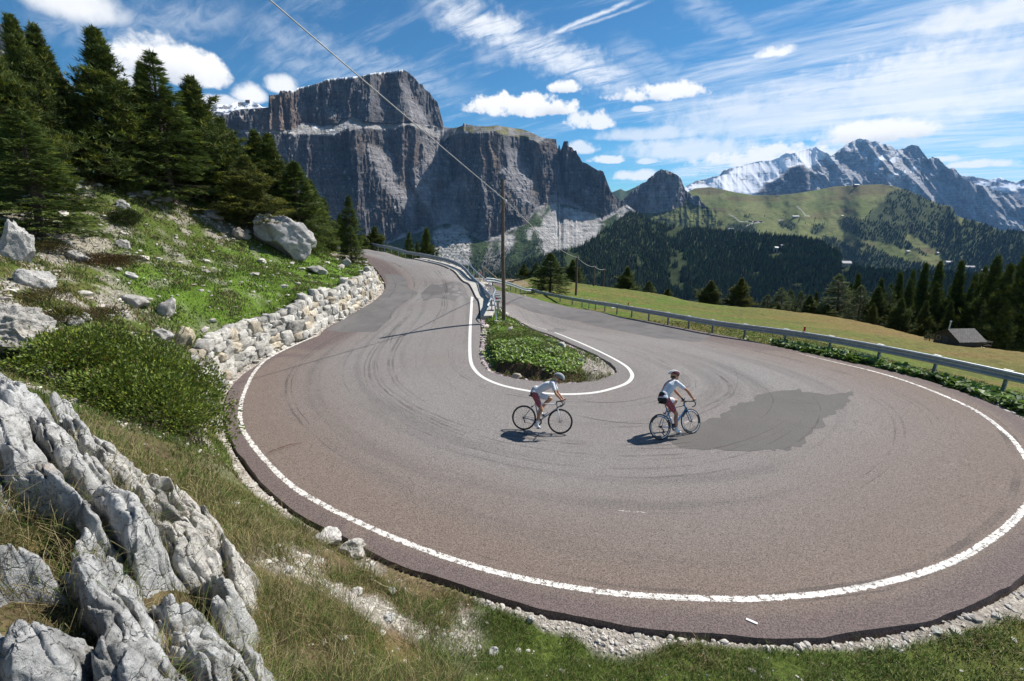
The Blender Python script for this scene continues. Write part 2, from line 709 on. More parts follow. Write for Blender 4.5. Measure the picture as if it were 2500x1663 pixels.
OUT_PX = [(941, 701), (919, 730), (872, 763), (800, 799), (775, 821), (685, 857), (613, 901), (577, 930), (557, 962), (548, 1000), (552, 1035), (569, 1080),
          (608, 1143), (681, 1216), (759, 1270), (850, 1318), (961, 1373), (1105, 1420), (1249, 1467), (1393, 1502), (1560, 1530), (1758, 1548), (1957, 1557),
          (2083, 1546), (2245, 1516), (2371, 1476), (2500, 1405), (2590, 1310), (2625, 1220), (2590, 1110), (2500, 1026), (2389, 973), (2227, 919),
          (2083, 886), (1957, 859), (1803, 826), (1695, 806), (1569, 782), (1461, 765), (1352, 741), (1262, 719), (1190, 698)]
o_w = on_road(OUT_PX)[:, :2]
o_w = np.concatenate([[(-42, 71), (-34, 63.5), (-26, 57), (-18.5, 49.8), (-13.2, 42), (-10.4, 36)], o_w, [(-1.2, 75), (-4, 100)]])
IN_PX = [(868, 601), (944, 617), (1016, 635), (1067, 647), (1107, 665), (1139, 694), (1153, 714), (1166, 740), (1173, 802), (1168, 860), (1180, 893),
         (1215, 915), (1305, 931), (1377, 936), (1449, 931), (1490, 918), (1505, 903), (1480, 880), (1431, 855), (1377, 832), (1341, 816), (1287, 795), (1240, 768),
         (1222, 745), (1192, 714)]
i_w = on_road(IN_PX)[:, :2]
i_w = np.concatenate([[(-37.5, 76.5), (-28.5, 68)], i_w, [(-6.5, 75), (-10, 100)]])
NS = 520
O = cr(o_w, NS)
I_ = cr(i_w, NS)
# match stations: explicit pairs of control vertices (outer index, inner index)
pairs = [(0, 0), (2, 1), (3.4, 3), (4.6, 4.4), (6, 6.2), (8.5, 8), (11, 9.7), (13.5, 10.6), (16.5, 11.3), (20, 12), (24, 13.2), (28, 14.4), (31.5, 16), (35, 17.5),
         (37, 18.8), (39, 20.2), (41, 22), (43, 23.4), (45, 25), (47, 26.6), (48, 27.4), (49, 28)]
po, pi_ = np.array(pairs).T
po = po * (len(o_w) - 1) / 49
pi_ = pi_ * (len(i_w) - 1) / 28
tt = np.linspace(0, len(po) - 1, NS)
ko = np.interp(tt, np.arange(len(po)), po)
ki = np.interp(tt, np.arange(len(po)), pi_)
kk = np.arange(len(O)) / 24.0
Os = np.stack([np.interp(ko, kk, O[:, c]) for c in (0, 1)], 1)
kk = np.arange(len(I_)) / 24.0
Is = np.stack([np.interp(ki, kk, I_[:, c]) for c in (0, 1)], 1)
# a broken asphalt edge
no = Os - Is
no /= np.linalg.norm(no, axis=1)[:, None]
sarc = np.concatenate([[0], np.cumsum(np.linalg.norm(np.diff(Os, axis=0), axis=1))])
NS2 = 1500
s2 = np.linspace(0, sarc[-1], NS2)
Os = np.stack([np.interp(s2, sarc, Os[:, c]) for c in (0, 1)], 1)
Is = np.stack([np.interp(s2, sarc, Is[:, c]) for c in (0, 1)], 1)
no = np.stack([np.interp(s2, sarc, no[:, c]) for c in (0, 1)], 1)
NU = 40
u = np.linspace(0, 1, NU)
jo = fbm(p3(s2 * 1.6, 0.5, 0), 4, 3) * .055
ji = fbm(p3(s2 * 1.6, 7.5, 0), 4, 5) * .07
Oe = Os + no * jo[:, None]
Ie = Is - no * ji[:, None]
XY = Ie[:, None] * (1 - u)[None, :, None] + Oe[:, None] * u[None, :, None]
RZ = Bz(XY) + 0.0
RV = np.concatenate([XY, RZ[..., None]], -1)
# thickness: turned-down crumbled edges on both sides
dn_o = RV[:, -1:] + np.concatenate([no[:, None] * .035, np.full((NS2, 1, 1), -.14)], -1)
dn_i = RV[:, :1] - np.concatenate([no[:, None] * .035, np.full((NS2, 1, 1), .12)], -1)
RVV = np.concatenate([dn_i, RV, dn_o], 1)
uu = np.concatenate([[-0.01], u, [1.01]])
uvr = np.stack([np.broadcast_to(uu, (NS2, NU + 2)), np.broadcast_to(s2[:, None], (NS2, NU + 2))], -1)

m_, nn, b, o = new_mat('asphalt')
co = nn.n('ShaderNodeTexCoord').outputs['Object']
uvn = nn.n('ShaderNodeUVMap', uv_map='uv').outputs[0]
sp = nn.n('ShaderNodeSeparateXYZ')
nn.put(sp, 0, uvn)
big = nn.noise(co, 0.14, 4, .55, .4)
med = nn.noise(co, 0.9, 5, .6, .3)
fine = nn.noise(co, 34, 3, .7)
agg = nn.voro(co, 75, out=1)
aggs = nn.n('ShaderNodeSeparateXYZ')
nn.put(aggs, 0, agg)
base = nn.mix(nn.mr(big, .35, .65), (.192, .175, .165, 1), (.205, .194, .188, 1))
# rusty porphyry tint towards the outer edge
base = nn.mix(nn.m('MULTIPLY', nn.mr(sp.outputs[0], .5, .95), .85), base, (.165, .125, .103, 1))
shd = nn.n('ShaderNodeAttribute', attribute_name='col')
shs = nn.n('ShaderNodeSeparateXYZ')
nn.put(shs, 0, shd.outputs[0])
streaks = nn.noise(nn.mapping(uvn, scale=(42, .10, 1)), 1.0, 5, .62, .25)
streaks2 = nn.noise(nn.mapping(uvn, scale=(11, .045, 1), loc=(3, 8, 0)), 1.0, 3, .55, .4)
tr = nn.m('MULTIPLY', nn.mr(streaks2, .5, .72), nn.mr(big, .3, .55))
base = nn.mix(nn.m('MULTIPLY', tr, .42), base, (.075, .073, .073, 1))
base = nn.mix(nn.m('MULTIPLY', nn.mr(streaks, .58, .75), .28), base, (.10, .09, .085, 1))
scratch = nn.noise(nn.mapping(uvn, scale=(160, .22, 1), loc=(7, 1, 0)), 1.0, 4, .7, .5)
base = nn.mix(nn.m('MULTIPLY', nn.mr(scratch, .68, .8), .25), base, (.30, .27, .25, 1))
base = nn.mix(nn.m('MULTIPLY', nn.mr(med, .5, .8), .2), base, (.21, .18, .165, 1))
base = nn.mix(nn.m('MULTIPLY', shs.outputs[0], .85), base, (.128, .100, .096, 1))
sc = nn.m('ADD', nn.mr(fine, .2, .8, .62, 1.38), nn.mr(aggs.outputs[0], 0, 1, -.30, .34))
spk = nn.mr(nn.noise(co, 55, 2, .5), .70, .76)
base = nn.mix(nn.m('MULTIPLY', spk, .5), base, (.42, .38, .34, 1))
base = nn.vm('SCALE', base, s=sc)
# hairline cracks
crk = nn.voro(nn.vm('ADD', co, nn.vm('SCALE', nn.noise(co, 1.3, 4, .6, out=1), s=1.1)), .45, 'DISTANCE_TO_EDGE')
crkm = nn.m('MULTIPLY', nn.mr(crk, .008, .001), nn.mr(nn.noise(co, .35, 2), .56, .7))
base = nn.mix(nn.m('MULTIPLY', crkm, .3), base, (.05, .045, .042, 1))
nn.put(b, 'Base Color', base)
b.inputs['Roughness'].default_value = .88
b.inputs['Specular IOR Level'].default_value = .2
nn.put(b, 'Normal', nn.bump(nn.m('ADD', fine, nn.m('MULTIPLY', aggs.outputs[0], .6)), .55, .006))

# white edge lines: ribbons 4 mm above the asphalt, worn through in places
m_, nn, b, o = new_mat('line_paint')
co = nn.n('ShaderNodeTexCoord').outputs['Object']
uvn = nn.n('ShaderNodeUVMap', uv_map='uv').outputs[0]
sp = nn.n('ShaderNodeSeparateXYZ')
nn.put(sp, 0, uvn)
w1 = nn.noise(co, 9, 6, .7)
w2 = nn.noise(co, 38, 3, .7)
edge = nn.m('ABSOLUTE', nn.m('SUBTRACT', sp.outputs[0], .5))
wear = nn.m('ADD', nn.m('ADD', nn.m('MULTIPLY', w1, .55), nn.m('MULTIPLY', w2, .45)), nn.mr(edge, .3, .5, 0, .13))
wm = nn.mr(wear, .515, .56)
tb = nn.n('ShaderNodeBsdfTransparent')
mx = nn.n('ShaderNodeMixShader')
nn.put(mx, 0, wm)
nn.t.links.new(b.outputs[0], mx.inputs[1])
nn.t.links.new(tb.outputs[0], mx.inputs[2])
nn.t.links.new(mx.outputs[0], o.inputs[0])
nn.put(b, 'Base Color', nn.mix(nn.mr(w2, .3, .7), (.62, .59, .54, 1), (.78, .75, .70, 1)))
b.inputs['Roughness'].default_value = .6


def dist_line_early(P, L):
    best = np.full(len(P), 1e9)
    for i in range(len(L) - 1):
        a, b_ = L[i], L[i + 1]
        ab = b_ - a
        t = np.clip(((P - a) @ ab) / (ab @ ab + 1e-12), 0, 1)
        best = np.minimum(best, np.hypot(P[:, 0] - a[0] - t * ab[0], P[:, 1] - a[1] - t * ab[1]))
    return best, None


def ribbon(name, xy, w, mat, lift=.004, kind='structure', label=None, taper=None):
    xy = resample(np.asarray(xy), int(max(8, np.linalg.norm(np.diff(xy, axis=0), axis=1).sum() / .09)))
    T = np.gradient(xy, axis=0)
    T /= np.linalg.norm(T, axis=1)[:, None]
    N = np.stack([-T[:, 1], T[:, 0]], 1)
    ww = np.full(len(xy), w) if taper is None else w * np.interp(np.linspace(0, 1, len(xy)), taper[0], taper[1])
    c = np.linspace(-.5, .5, 4)
    P = xy[:, None] + N[:, None] * (c[None, :, None] * ww[:, None, None])
    V = np.concatenate([P, (Bz(P) + lift)[..., None]], -1).reshape(-1, 3)
    uv_ = np.stack([np.broadcast_to(c + .5, (len(xy), 4)), np.broadcast_to(np.arange(len(xy))[:, None] * .09, (len(xy), 4))], -1).reshape(-1, 2)
    return tag(link(name, mk_mesh(name, V, grid_faces(len(xy), 4), mat, uv=uv_)), label, kind=kind)


LO = [(775, 818), (757, 826), (667, 868), (627, 901), (602, 945), (588, 991), (590, 1041), (628, 1100), (701, 1177), (779, 1227), (852, 1264), (961, 1313), (1105, 1366),
      (1249, 1406), (1393, 1434), (1520, 1450), (1650, 1459), (1794, 1463), (1939, 1456), (2083, 1438), (2227, 1405), (2335, 1366), (2425, 1312), (2490, 1254), (2530, 1185),
      (2500, 1112), (2461, 1063), (2389, 1007), (2299, 964), (2191, 924), (2101, 899), (2011, 878), (1950, 863)]
LOw = cr(on_road(LO)[:, :2], 0)
ribbon('road_marking', LOw, .145, MAT['line_paint'], label='worn white outer edge line', taper=([0, .02, .9, 1], [.3, 1, 1, .3]))
dl, _ = dist_line_early(RVV.reshape(-1, 3)[:, :2], LOw[::3])
do_, _ = dist_line_early(RVV.reshape(-1, 3)[:, :2], Os[::8])
lw_ = float(np.median(dist_line_early(LOw[::3], Os[::8])[0]))
dlo_ = do_ + dl
shm = (do_ < dl + .02) * sstep(.0, .12, dl) + (do_ < .25)
dlo2 = np.clip(shm, 0, 1) * sstep(1.7, 1.2, do_)
road_me = mk_mesh('road', RVV.reshape(-1, 3), grid_faces(NS2, NU + 2), MAT['asphalt'], uv=uvr.reshape(-1, 2), cols=np.repeat(dlo2[:, None], 3, 1))
sharp_edges(road_me, 30)
road = tag(link('road', road_me), 'red-brown asphalt hairpin road', kind='structure')
LI = [(1153, 725), (1151, 750), (1148, 802), (1147, 850), (1149, 880), (1157, 900), (1179, 921), (1226, 941), (1305, 957), (1359, 962), (1413, 962), (1467, 956), (1521, 940),
      (1541, 925), (1541, 909), (1521, 889), (1467, 860), (1395, 828), (1323, 802), (1269, 786)]
LIw = cr(on_road(LI)[:, :2], 0)
m_, nn, b, o = new_mat('line_paint_fresh')
co = nn.n('ShaderNodeTexCoord').outputs['Object']
nn.put(b, 'Base Color', nn.mix(nn.noise(co, 12, 5, .7), (.52, .50, .46, 1), (.86, .84, .80, 1)))
b.inputs['Roughness'].default_value = .55
ribbon('road_marking', LIw, .135, MAT['line_paint_fresh'], label='white inner edge line round the island')


# darker asphalt repairs
def patch_mat(name, c1, c2):
    m_, nn, b, o = new_mat(name)
    co = nn.n('ShaderNodeTexCoord').outputs['Object']
    fine = nn.noise(co, 34, 3, .7)
    big = nn.noise(co, .8, 5, .6, .5)
    st = nn.noise(nn.mapping(co, scale=(.5, 6, 1)), .8, 4, .6)
    c = nn.mix(nn.mr(big, .3, .7), c1, c2)
    c = nn.mix(nn.m('MULTIPLY', nn.mr(st, .62, .75), .35), c, (.06, .06, .06, 1))
    c = nn.vm('SCALE', c, s=nn.mr(fine, .2, .8, .75, 1.25))
    nn.put(b, 'Base Color', c)
    b.inputs['Roughness'].default_value = .9
    b.inputs['Specular IOR Level'].default_value = .15
    nn.put(b, 'Normal', nn.bump(fine, .5, .005))


patch_mat('patch_grey', (.122, .115, .109, 1), (.136, .128, .121, 1))
patch_mat('patch_dark', (.125, .120, .119, 1), (.165, .155, .15, 1))


def px_patch(pts, mat, label, lift=.004, jag=.05, seed=1):
    P = on_road(pts)[:, :2]
    P = np.concatenate([P, P[:1]])
    P = resample(P, int(np.linalg.norm(np.diff(P, axis=0), axis=1).sum() / .12))[:-1]
    P = P + np.stack([fbm(p3(P[:, 0] * 2, P[:, 1] * 2, 1), 4, seed, .65), fbm(p3(P[:, 0] * 2, P[:, 1] * 2, 9), 4, seed + 7, .65)], 1) * jag
    bm = bmesh.new()
    vs = [bm.verts.new((a, b_, 0)) for a, b_ in P]
    es = [bm.edges.new((vs[i], vs[(i + 1) % len(vs)])) for i in range(len(vs))]
    bmesh.ops.triangle_fill(bm, use_beauty=True, edges=es)
    for k in range(2):
        big_e = [e for e in bm.edges if e.calc_length() > .8]
        if big_e:
            bmesh.ops.subdivide_edges(bm, edges=big_e, cuts=3)
            bmesh.ops.triangulate(bm, faces=[f for f in bm.faces if len(f.verts) > 3])
    xy = np.array([v.co[:2] for v in bm.verts])
    z = Bz(xy) + lift
    for v, zz in zip(bm.verts, z):
        v.co.z = zz
    for f in bm.faces:
        if f.normal.z < 0:
            f.normal_flip()
    me = bpy.data.meshes.new('asphalt_patch')
    bm.to_mesh(me)
    bm.free()
    me.materials.append(MAT[mat])
    return tag(link('asphalt_patch', me), label, kind='structure')


def c6(L):
    return [(800 + a / 2.773, 550 + b_ / 2.773) for a, b_ in L]


def cR(L):
    return [(1650 + a / 2.773, 600 + b_ / 2.773) for a, b_ in L]


px_patch(cR([(220, 1175), (360, 1110), (380, 1080), (500, 1040), (590, 1000), (810, 960), (880, 995), (1020, 1015), (1210, 990), (1195, 1050), (1120, 1110), (1050, 1165),
             (980, 1220), (870, 1270), (860, 1350), (740, 1390), (480, 1405), (200, 1385), (0, 1370), (-90, 1330), (-20, 1260), (215, 1215)]), 'patch_grey', 'grey repair patch on the hairpin', jag=.30, seed=3)
px_patch(c6([(-10, 712), (150, 610), (335, 505), (392, 440), (405, 385), (380, 330), (470, 330), (530, 365), (545, 430), (615, 455), (560, 500), (480, 560), (400, 650), (330, 722), (100, 725)]),
         'patch_dark', 'dark grey resurfaced strip beside the stone wall', seed=5)
px_patch(c6([(645, 515), (730, 492), (860, 515), (905, 470), (935, 505), (972, 508), (935, 430), (880, 380), (760, 405), (700, 400), (630, 460)]), 'patch_dark', 'darker repair across the upper arm', seed=8)
px_patch(c6([(1085, 430), (1400, 495), (1750, 572), (2357, 700), (2600, 745), (2520, 790), (2230, 765), (1900, 700), (1700, 650), (1500, 610), (1250, 530), (1100, 488)]),
         'patch_dark', 'darker strip of the lower arm beside the crash barrier', seed=12)
px_patch(c6([(1480, 705), (1540, 695), (1615, 705), (1600, 722), (1540, 728), (1490, 718)]), 'patch_dark', 'small oval repair on the lower arm', seed=15)

# tyre marks: thin dark bands of rubber following the bend
plain('rubber_mark', (.062, .057, .055), .7, noise_amt=.3, scale=14)


def rubber(pts, w, lab):
    ribbon('tyre_mark', cr(on_road(pts)[:, :2], 0), w, MAT['rubber_mark'], lift=.0065, label=lab, taper=([0, .3, .6, 1], [.15, 1, .7, .1]))


rubber(cR([(130, 1150), (230, 1110), (330, 1045), (395, 985), (420, 910), (400, 840), (360, 800), (300, 785)]), .022, 'thin curved tyre mark')
rubber([(1395, 1012), (1480, 1028), (1560, 1034), (1640, 1030)], .018, 'faint tyre mark between the two cyclists')
rubber([(1380, 968), (1450, 982), (1530, 980), (1600, 965), (1650, 950)], .016, 'faint tyre mark close to the island line')

m_, nn, b, o = new_mat('rubber_faint')
co = nn.n('ShaderNodeTexCoord').outputs['Object']
nn.put(b, 'Base Color', (.075, .068, .065, 1))
b.inputs['Roughness'].default_value = .8
tb = nn.n('ShaderNodeBsdfTransparent')
mx = nn.n('ShaderNodeMixShader')
nn.put(mx, 0, nn.m('SUBTRACT', 1.0, nn.m('MULTIPLY', nn.mr(nn.noise(co, .7, 4, .6), .36, .66), .30)))
nn.t.links.new(b.outputs[0], mx.inputs[1])
nn.t.links.new(tb.outputs[0], mx.inputs[2])
nn.t.links.new(mx.outputs[0], o.inputs[0])
rt_ = np.random.default_rng(44)
V_, F_, k_ = [], [], 0
for q in range(40):
    u0 = rt_.uniform(.12, .93)
    pair = rt_.random() < .5
    i0 = int(rt_.uniform(.18, .80) * NS2)
    ln_ = int(rt_.uniform(25, 240))
    ii = np.arange(i0, min(i0 + ln_, NS2 - 60), 2)
    if len(ii) < 6:
        continue
    du = rt_.normal(0, .05) * np.linspace(0, 1, len(ii)) ** 1.5
    for sh_ in ((0, .018) if pair else (0,)):
        uu_ = np.clip(u0 + du + sh_, .05, .97)[:, None]
        cpt = Ie[ii] * (1 - uu_) + Oe[ii] * uu_
        wd_ = rt_.uniform(.012, .075) * np.sin(np.linspace(.05, math.pi - .05, len(ii)))
        nn2 = no[ii]
        A_ = cpt - nn2 * wd_[:, None]
        B2 = cpt + nn2 * wd_[:, None]
        z_ = Bz(cpt) + .0052
        V_.append(np.stack([np.concatenate([A_, z_[:, None]], 1), np.concatenate([B2, z_[:, None]], 1)], 1).reshape(-1, 3))
        F_.append(grid_faces(len(ii), 2) + k_)
        k_ += 2 * len(ii)
tag(link('tyre_mark', mk_mesh('tyre_mark', np.concatenate(V_), np.concatenate(F_), MAT['rubber_faint'])), 'faint tyre streaks sweeping round the bend', kind='structure')

# ------------------------------------------------------------------ ground surface
TC = []


def tp(px, py, Z):
    TC.append(tuple(atZ(px, py, Z)))


# left slope
for q in [(775, 700, 22.5), (700, 660, 24.5), (600, 690, 20.5), (700, 612, 27), (600, 560, 26.5), (545, 500, 28), (760, 605, 31), (640, 520, 29),
          (400, 480, 25), (300, 450, 24), (130, 425, 21), (35, 545, 16.5), (50, 650, 13.5), (50, 815, 10), (250, 640, 17.3), (400, 640, 19.5),
          (400, 755, 16.2), (540, 650, 22), (300, 800, 13), (450, 830, 13.6), (560, 740, 18), (300, 545, 20.5), (150, 720, 13.2), (-150, 640, 12), (-150, 480, 18),
          (150, 880, 9.4), (330, 960, 9.6), (460, 960, 11), (0, 900, 8.2), (-200, 800, 9),
          (888, 640, 36), (874, 610, 44), (800, 640, 30), (850, 655, 30)]:
    tp(*q)
TC += [(-30, 45, 5.5), (-45, 60, 3.5), (-60, 50, 4), (-50, 30, 6.5), (-30, 70, 2.2), (-40, 78, 2.0), (-70, 90, 1), (-22, 40, 4.6), (-16, 38, 2.6), (-40, 20, 7.2), (-32, 24, 7.4),
       (-30, 5, 8), (-15, 3, 6.0), (-25, 60, 2.2)]
# fall beyond the upper arm's barrier and between the arms
TC += [(-24, 72, -1), (-30, 90, -6), (-15, 65, -3), (-15, 85, -8), (-8, 50, -2.6), (-5, 44, -2.6), (-2.6, 37.5, -2.2), (-1.6, 32, -1.2), (-5.5, 60, -4.6), (-3.5, 48, -3.6), (-7, 62, -5.2),
       (-20, 110, -14), (-50, 120, -10), (-14, 75, -6.4)]
# island
for q in [(1200, 830, .58), (1280, 850, .62), (1350, 872, .50), (1250, 800, .55), (1310, 822, .05), (1400, 893, .12), (1300, 893, .42), (1215, 870, .45), (1190, 780, .42)]:
    TC.append(tuple(atz(*q)))
TC += [(-.43, 23.1, .35), (-1.1, 25.5, .3), (-1.3, 28.5, -.3), (.2, 25.2, -.2), (-.6, 30, -1.3)]
# meadow beyond the lower arm
for q in [(2400, 905, 28), (2300, 870, 32), (2200, 850, 34), (2340, 845, 45), (2000, 803, 40), (1800, 782, 43), (1600, 757, 50), (1450, 735, 60), (1342, 715, 60), (1250, 690, 72),
          (1300, 672, 90), (1500, 706, 85), (1650, 728, 82), (1700, 745, 80), (1850, 758, 76), (2000, 776, 70), (2100, 792, 66), (2200, 812, 60), (2290, 835, 54), (2500, 875, 46), (1400, 690, 88),
          (1180, 655, 88), (2450, 960, 21), (2600, 980, 21), (2700, 900, 34), (1750, 768, 60), (1950, 790, 55), (1550, 725, 70)]:
    tp(*q)
TC += [(60, 45, -14), (75, 70, -24), (60, 95, -28), (30, 105, -22), (10, 125, -22), (45, 120, -34), (100, 60, -32), (-8, 130, -20), (110, 110, -50), (40, 12, -7), (60, 20, -14), (22, 5, -2.0)]
# close verge
TC += [(0, 3.2, .35), (2, 3.2, .25), (5, 3.3, .15), (8, 3.4, .05), (12, 4.5, -.3), (-.8, 4.2, .45), (0, 1.6, 1.2), (5, 1.5, .6), (3, 0, .9), (8, 0, .3), (15, 2, -1.0), (-3.2, 6.6, .55), (-4.7, 7.6, .75),
       (-2.1, 5.5, .5), (1, -3, 2.2), (8, -5, .8), (-6.6, 9.6, .95)]
# the knoll under the camera
TC += [(-4.7, 4.14, 3.75), (-3.06, 3.43, 3.0), (-2.5, 3.5, 2.35), (-1.9, 2.5, 2.5), (-4.6, 5.3, 2.35), (-2.9, 4.3, 1.9), (-1.2, 1.2, 2.6), (-3, 1.5, 3.7), (-5, 2, 4.3), (-6.5, 3.5, 4.3), (0, -.5, 2.3), (-1.5, -1.5, 3.8),
       (-8, 5, 4.2), (-6.6, 5.6, 3.3), (-6, 7.4, 1.9), (-1.45, 3.3, 1.2)]
TC = np.array(TC)
# along the road edges
edge_pts = []
WALL0, WALL1 = None, None
wz = on_road([(577, 930), (941, 701)])
d0 = np.linalg.norm(Os - wz[0, :2], axis=1).argmin()
d1 = np.linalg.norm(Os - wz[1, :2], axis=1).argmin()
WALL0, WALL1 = d0, d1
if WALL0 > WALL1:
    WALL0, WALL1 = WALL1, WALL0          # station of the far tip comes first
WALL_A, WALL_B = WALL0, WALL1
nrm_o = np.stack([-np.gradient(Os[:, 1]), np.gradient(Os[:, 0])], 1)
nrm_o /= np.linalg.norm(nrm_o, axis=1)[:, None]
if (nrm_o[NS2 // 2] @ no[NS2 // 2]) < 0:
    nrm_o = -nrm_o
for k in range(0, NS2, 22):
    e = Os[k]
    z = Bz(e[None])[0]
    if k < WALL_A - 10:
        edge_pts.append((*(e + nrm_o[k] * 1.1), z + .75))
    elif k <= WALL_B + 5:
        t = 1 - sstep(WALL_B - 60, WALL_B + 5, k) * .35
        edge_pts.append((*(e + nrm_o[k] * 1.15), z + 1.32 * t))
    else:
        edge_pts.append((*(e + nrm_o[k] * .55), z - .03))
nrm_i = np.stack([-np.gradient(Is[:, 1]), np.gradient(Is[:, 0])], 1)
nrm_i /= np.linalg.norm(nrm_i, axis=1)[:, None] + 1e-9
sg = np.sign((nrm_i * (Is - Os)).sum(1))
nrm_i *= sg[:, None]
for k in range(0, NS2, 14):
    e = Is[k]
    z = Bz(e[None])[0]
    edge_pts.append((*(e + nrm_i[k] * .35), z - .02))
edge_pts = np.array(edge_pts)
TC = np.concatenate([TC, edge_pts])
# drop doubled points
keep = [0]
for i in range(1, len(TC)):
    if np.min(np.linalg.norm(TC[keep][:, :2] - TC[i, :2], axis=1)) > .45:
        keep.append(i)
TC = TC[keep]
TF = tps_fit(TC[:, :2], TC[:, 2], 1.2)

poly = np.concatenate([Os[::6], Is[::-6]])


def in_poly(P, poly):
    x, y = P[:, 0], P[:, 1]
    c = np.zeros(len(P), bool)
    j = len(poly) - 1
    for i in range(len(poly)):
        xi, yi = poly[i]
        xj, yj = poly[j]
        k = ((yi > y) != (yj > y)) & (x < (xj - xi) * (y - yi) / (yj - yi + 1e-12) + xi)
        c ^= k
        j = i
    return c


def dist_line(P, L):
    """distance to a polyline and the index of its nearest vertex"""
    best = np.full(len(P), 1e9)
    idx = np.zeros(len(P), int)
    for i in range(len(L) - 1):
        a, b_ = L[i], L[i + 1]
        ab = b_ - a
        t = np.clip(((P - a) @ ab) / (ab @ ab + 1e-12), 0, 1)
        d = np.hypot(P[:, 0] - a[0] - t * ab[0], P[:, 1] - a[1] - t * ab[1])
        m_ = d < best
        best[m_] = d[m_]
        idx[m_] = i
    return best, idx


def ground_z(P):
    """final ground height at (n,2) points, with the distance outside the road"""
    P = np.asarray(P, float)
    T = tps_eval(TF, P)
    near = (np.abs(P[:, 0]) < 60) & (P[:, 1] < 110) & (P[:, 1] > 0)
    d = np.full(len(P), 99.0)
    side = np.zeros(len(P))
    st = np.zeros(len(P), int)
    Q = P[near]
    do, io = dist_line(Q, Os[::6])
    di, ii = dist_line(Q, Is[::6])
    ins = in_poly(Q, poly)
    dd = np.where(ins, -np.minimum(do, di), np.minimum(do, di))
    d[near] = dd
    side[near] = (do <= di)
    st[near] = io * 6
    B = Bz(P)
    wall = (side > 0) & (st >= WALL_A) & (st <= WALL_B)
    islm = (side == 0) & (P[:, 1] < 20)
    g0 = np.where(wall, .50, np.where(islm, .30, .12))
    w0 = np.where(wall, .55, np.where(islm, .35, .75))
    t = sstep(0, 1, (d - g0) / w0)
    z = (B - .065) * (1 - t) + T * t
    z = np.where(d < 0, B - .30, z)
    z = np.where((d >= 0) & (d < .06), B - .30 + .235 * (d / .06), z)
    rt_side = (side > 0) & (P[:, 0] > -6) & (P[:, 1] > 15) & (d > 0) & (d < 14) & (st > WALL_B + 200)
    z = np.where(rt_side, np.minimum(z, B - .05 + np.maximum(d - 2.2, 0) ** 1.5 * .10), z)
    # small undulations
    far = sstep(.1, 1.6, d)
    r = np.linalg.norm(P, axis=1)
    z = z + far * (fbm(p3(P[:, 0] * .9, P[:, 1] * .9), 4, 11) * .13 + fbm(p3(P[:, 0] * 4, P[:, 1] * 4), 3, 13) * .035 * sstep(80, 20, r))
    z = z + np.where(d > 0, 1, 0) * fbm(p3(P[:, 0] * 9, P[:, 1] * 9), 2, 23) * .018
    return z, d, side, st, wall


NA, NR = 860, 560
aa = np.radians(np.linspace(-88, 88, NA))
rr = np.concatenate([1.05 * (130 / 1.05) ** np.linspace(0, 1, NR - 60), 130 * (650 / 130) ** (np.arange(1, 61) / 60)])
AA, RR = np.meshgrid(aa, rr, indexing='ij')
GP = np.stack([np.sin(AA) * RR, np.cos(AA) * RR], -1).reshape(-1, 2)
gz, gd, gside, gst, gwall = ground_z(GP)
# beyond 130 m the meadow falls away into the valley
r = np.linalg.norm(GP, axis=1)
cl = np.minimum(r, 130)
edge_ix = NR - 61
gzz = gz.reshape(NA, NR)
base_edge = np.minimum(gzz[:, edge_ix:edge_ix + 1], 2)
fall = (rr[edge_ix:] - rr[edge_ix])
gzz[:, edge_ix:] = base_edge - fall[None] * .42
gz = gzz.ravel()
GX = np.array([GP[:, 0], GP[:, 1], gz]).T
gtab = gz.reshape(NA, NR)
lr = np.log(rr)


def gnd(x, y):
    """ground height by lookup"""
    x = np.atleast_1d(np.asarray(x, float))
    y = np.atleast_1d(np.asarray(y, float))
    a = np.arctan2(x, y)
    rl = np.log(np.maximum(np.hypot(x, y), rr[0]))
    i = np.clip((a - aa[0]) / (aa[1] - aa[0]), 0, NA - 1.001)
    j = np.clip(np.interp(rl, lr, np.arange(NR)), 0, NR - 1.001)
    i0, j0 = i.astype(int), j.astype(int)
    fi, fj = i - i0, j - j0
    return (gtab[i0, j0] * (1 - fi) * (1 - fj) + gtab[i0 + 1, j0] * fi * (1 - fj) + gtab[i0, j0 + 1] * (1 - fi) * fj + gtab[i0 + 1, j0 + 1] * fi * fj)


def hit(px, py, Z0=2.0, Z1=400):
    """first ground point seen at a photo pixel"""
    d = ray(px, py)
    Z = Z0 * (Z1 / Z0) ** np.linspace(0, 1, 1400)
    P = C0 + Z[:, None] * d
    g_ = gnd(P[:, 0], P[:, 1])
    k = np.nonzero(P[:, 2] < g_)[0]
    if len(k) == 0:
        return None
    p = P[k[0]]
    return np.array([p[0], p[1], gnd(p[0], p[1])[0]])


def hits(px, py, Z0=2.0, Z1=300):
    """vectorised version; rows that miss come back as nan"""
    px = np.asarray(px, float)
    py = np.asarray(py, float)
    D = ray(px, py)
    Zs = Z0 * (Z1 / Z0) ** np.linspace(0, 1, 420)
    out = np.full((len(px), 3), np.nan)
    act = np.ones(len(px), bool)
    prev = np.full(len(px), Z0)
    for Z in Zs:
        if not act.any():
            break
        ix = np.nonzero(act)[0]
        P = C0 + D[ix] * Z
        below = P[:, 2] < gnd(P[:, 0], P[:, 1])
        h = ix[below]
        out[h] = P[below]
        act[h] = False
    ok = ~np.isnan(out[:, 0])
    out[ok, 2] = gnd(out[ok, 0], out[ok, 1])
    return out


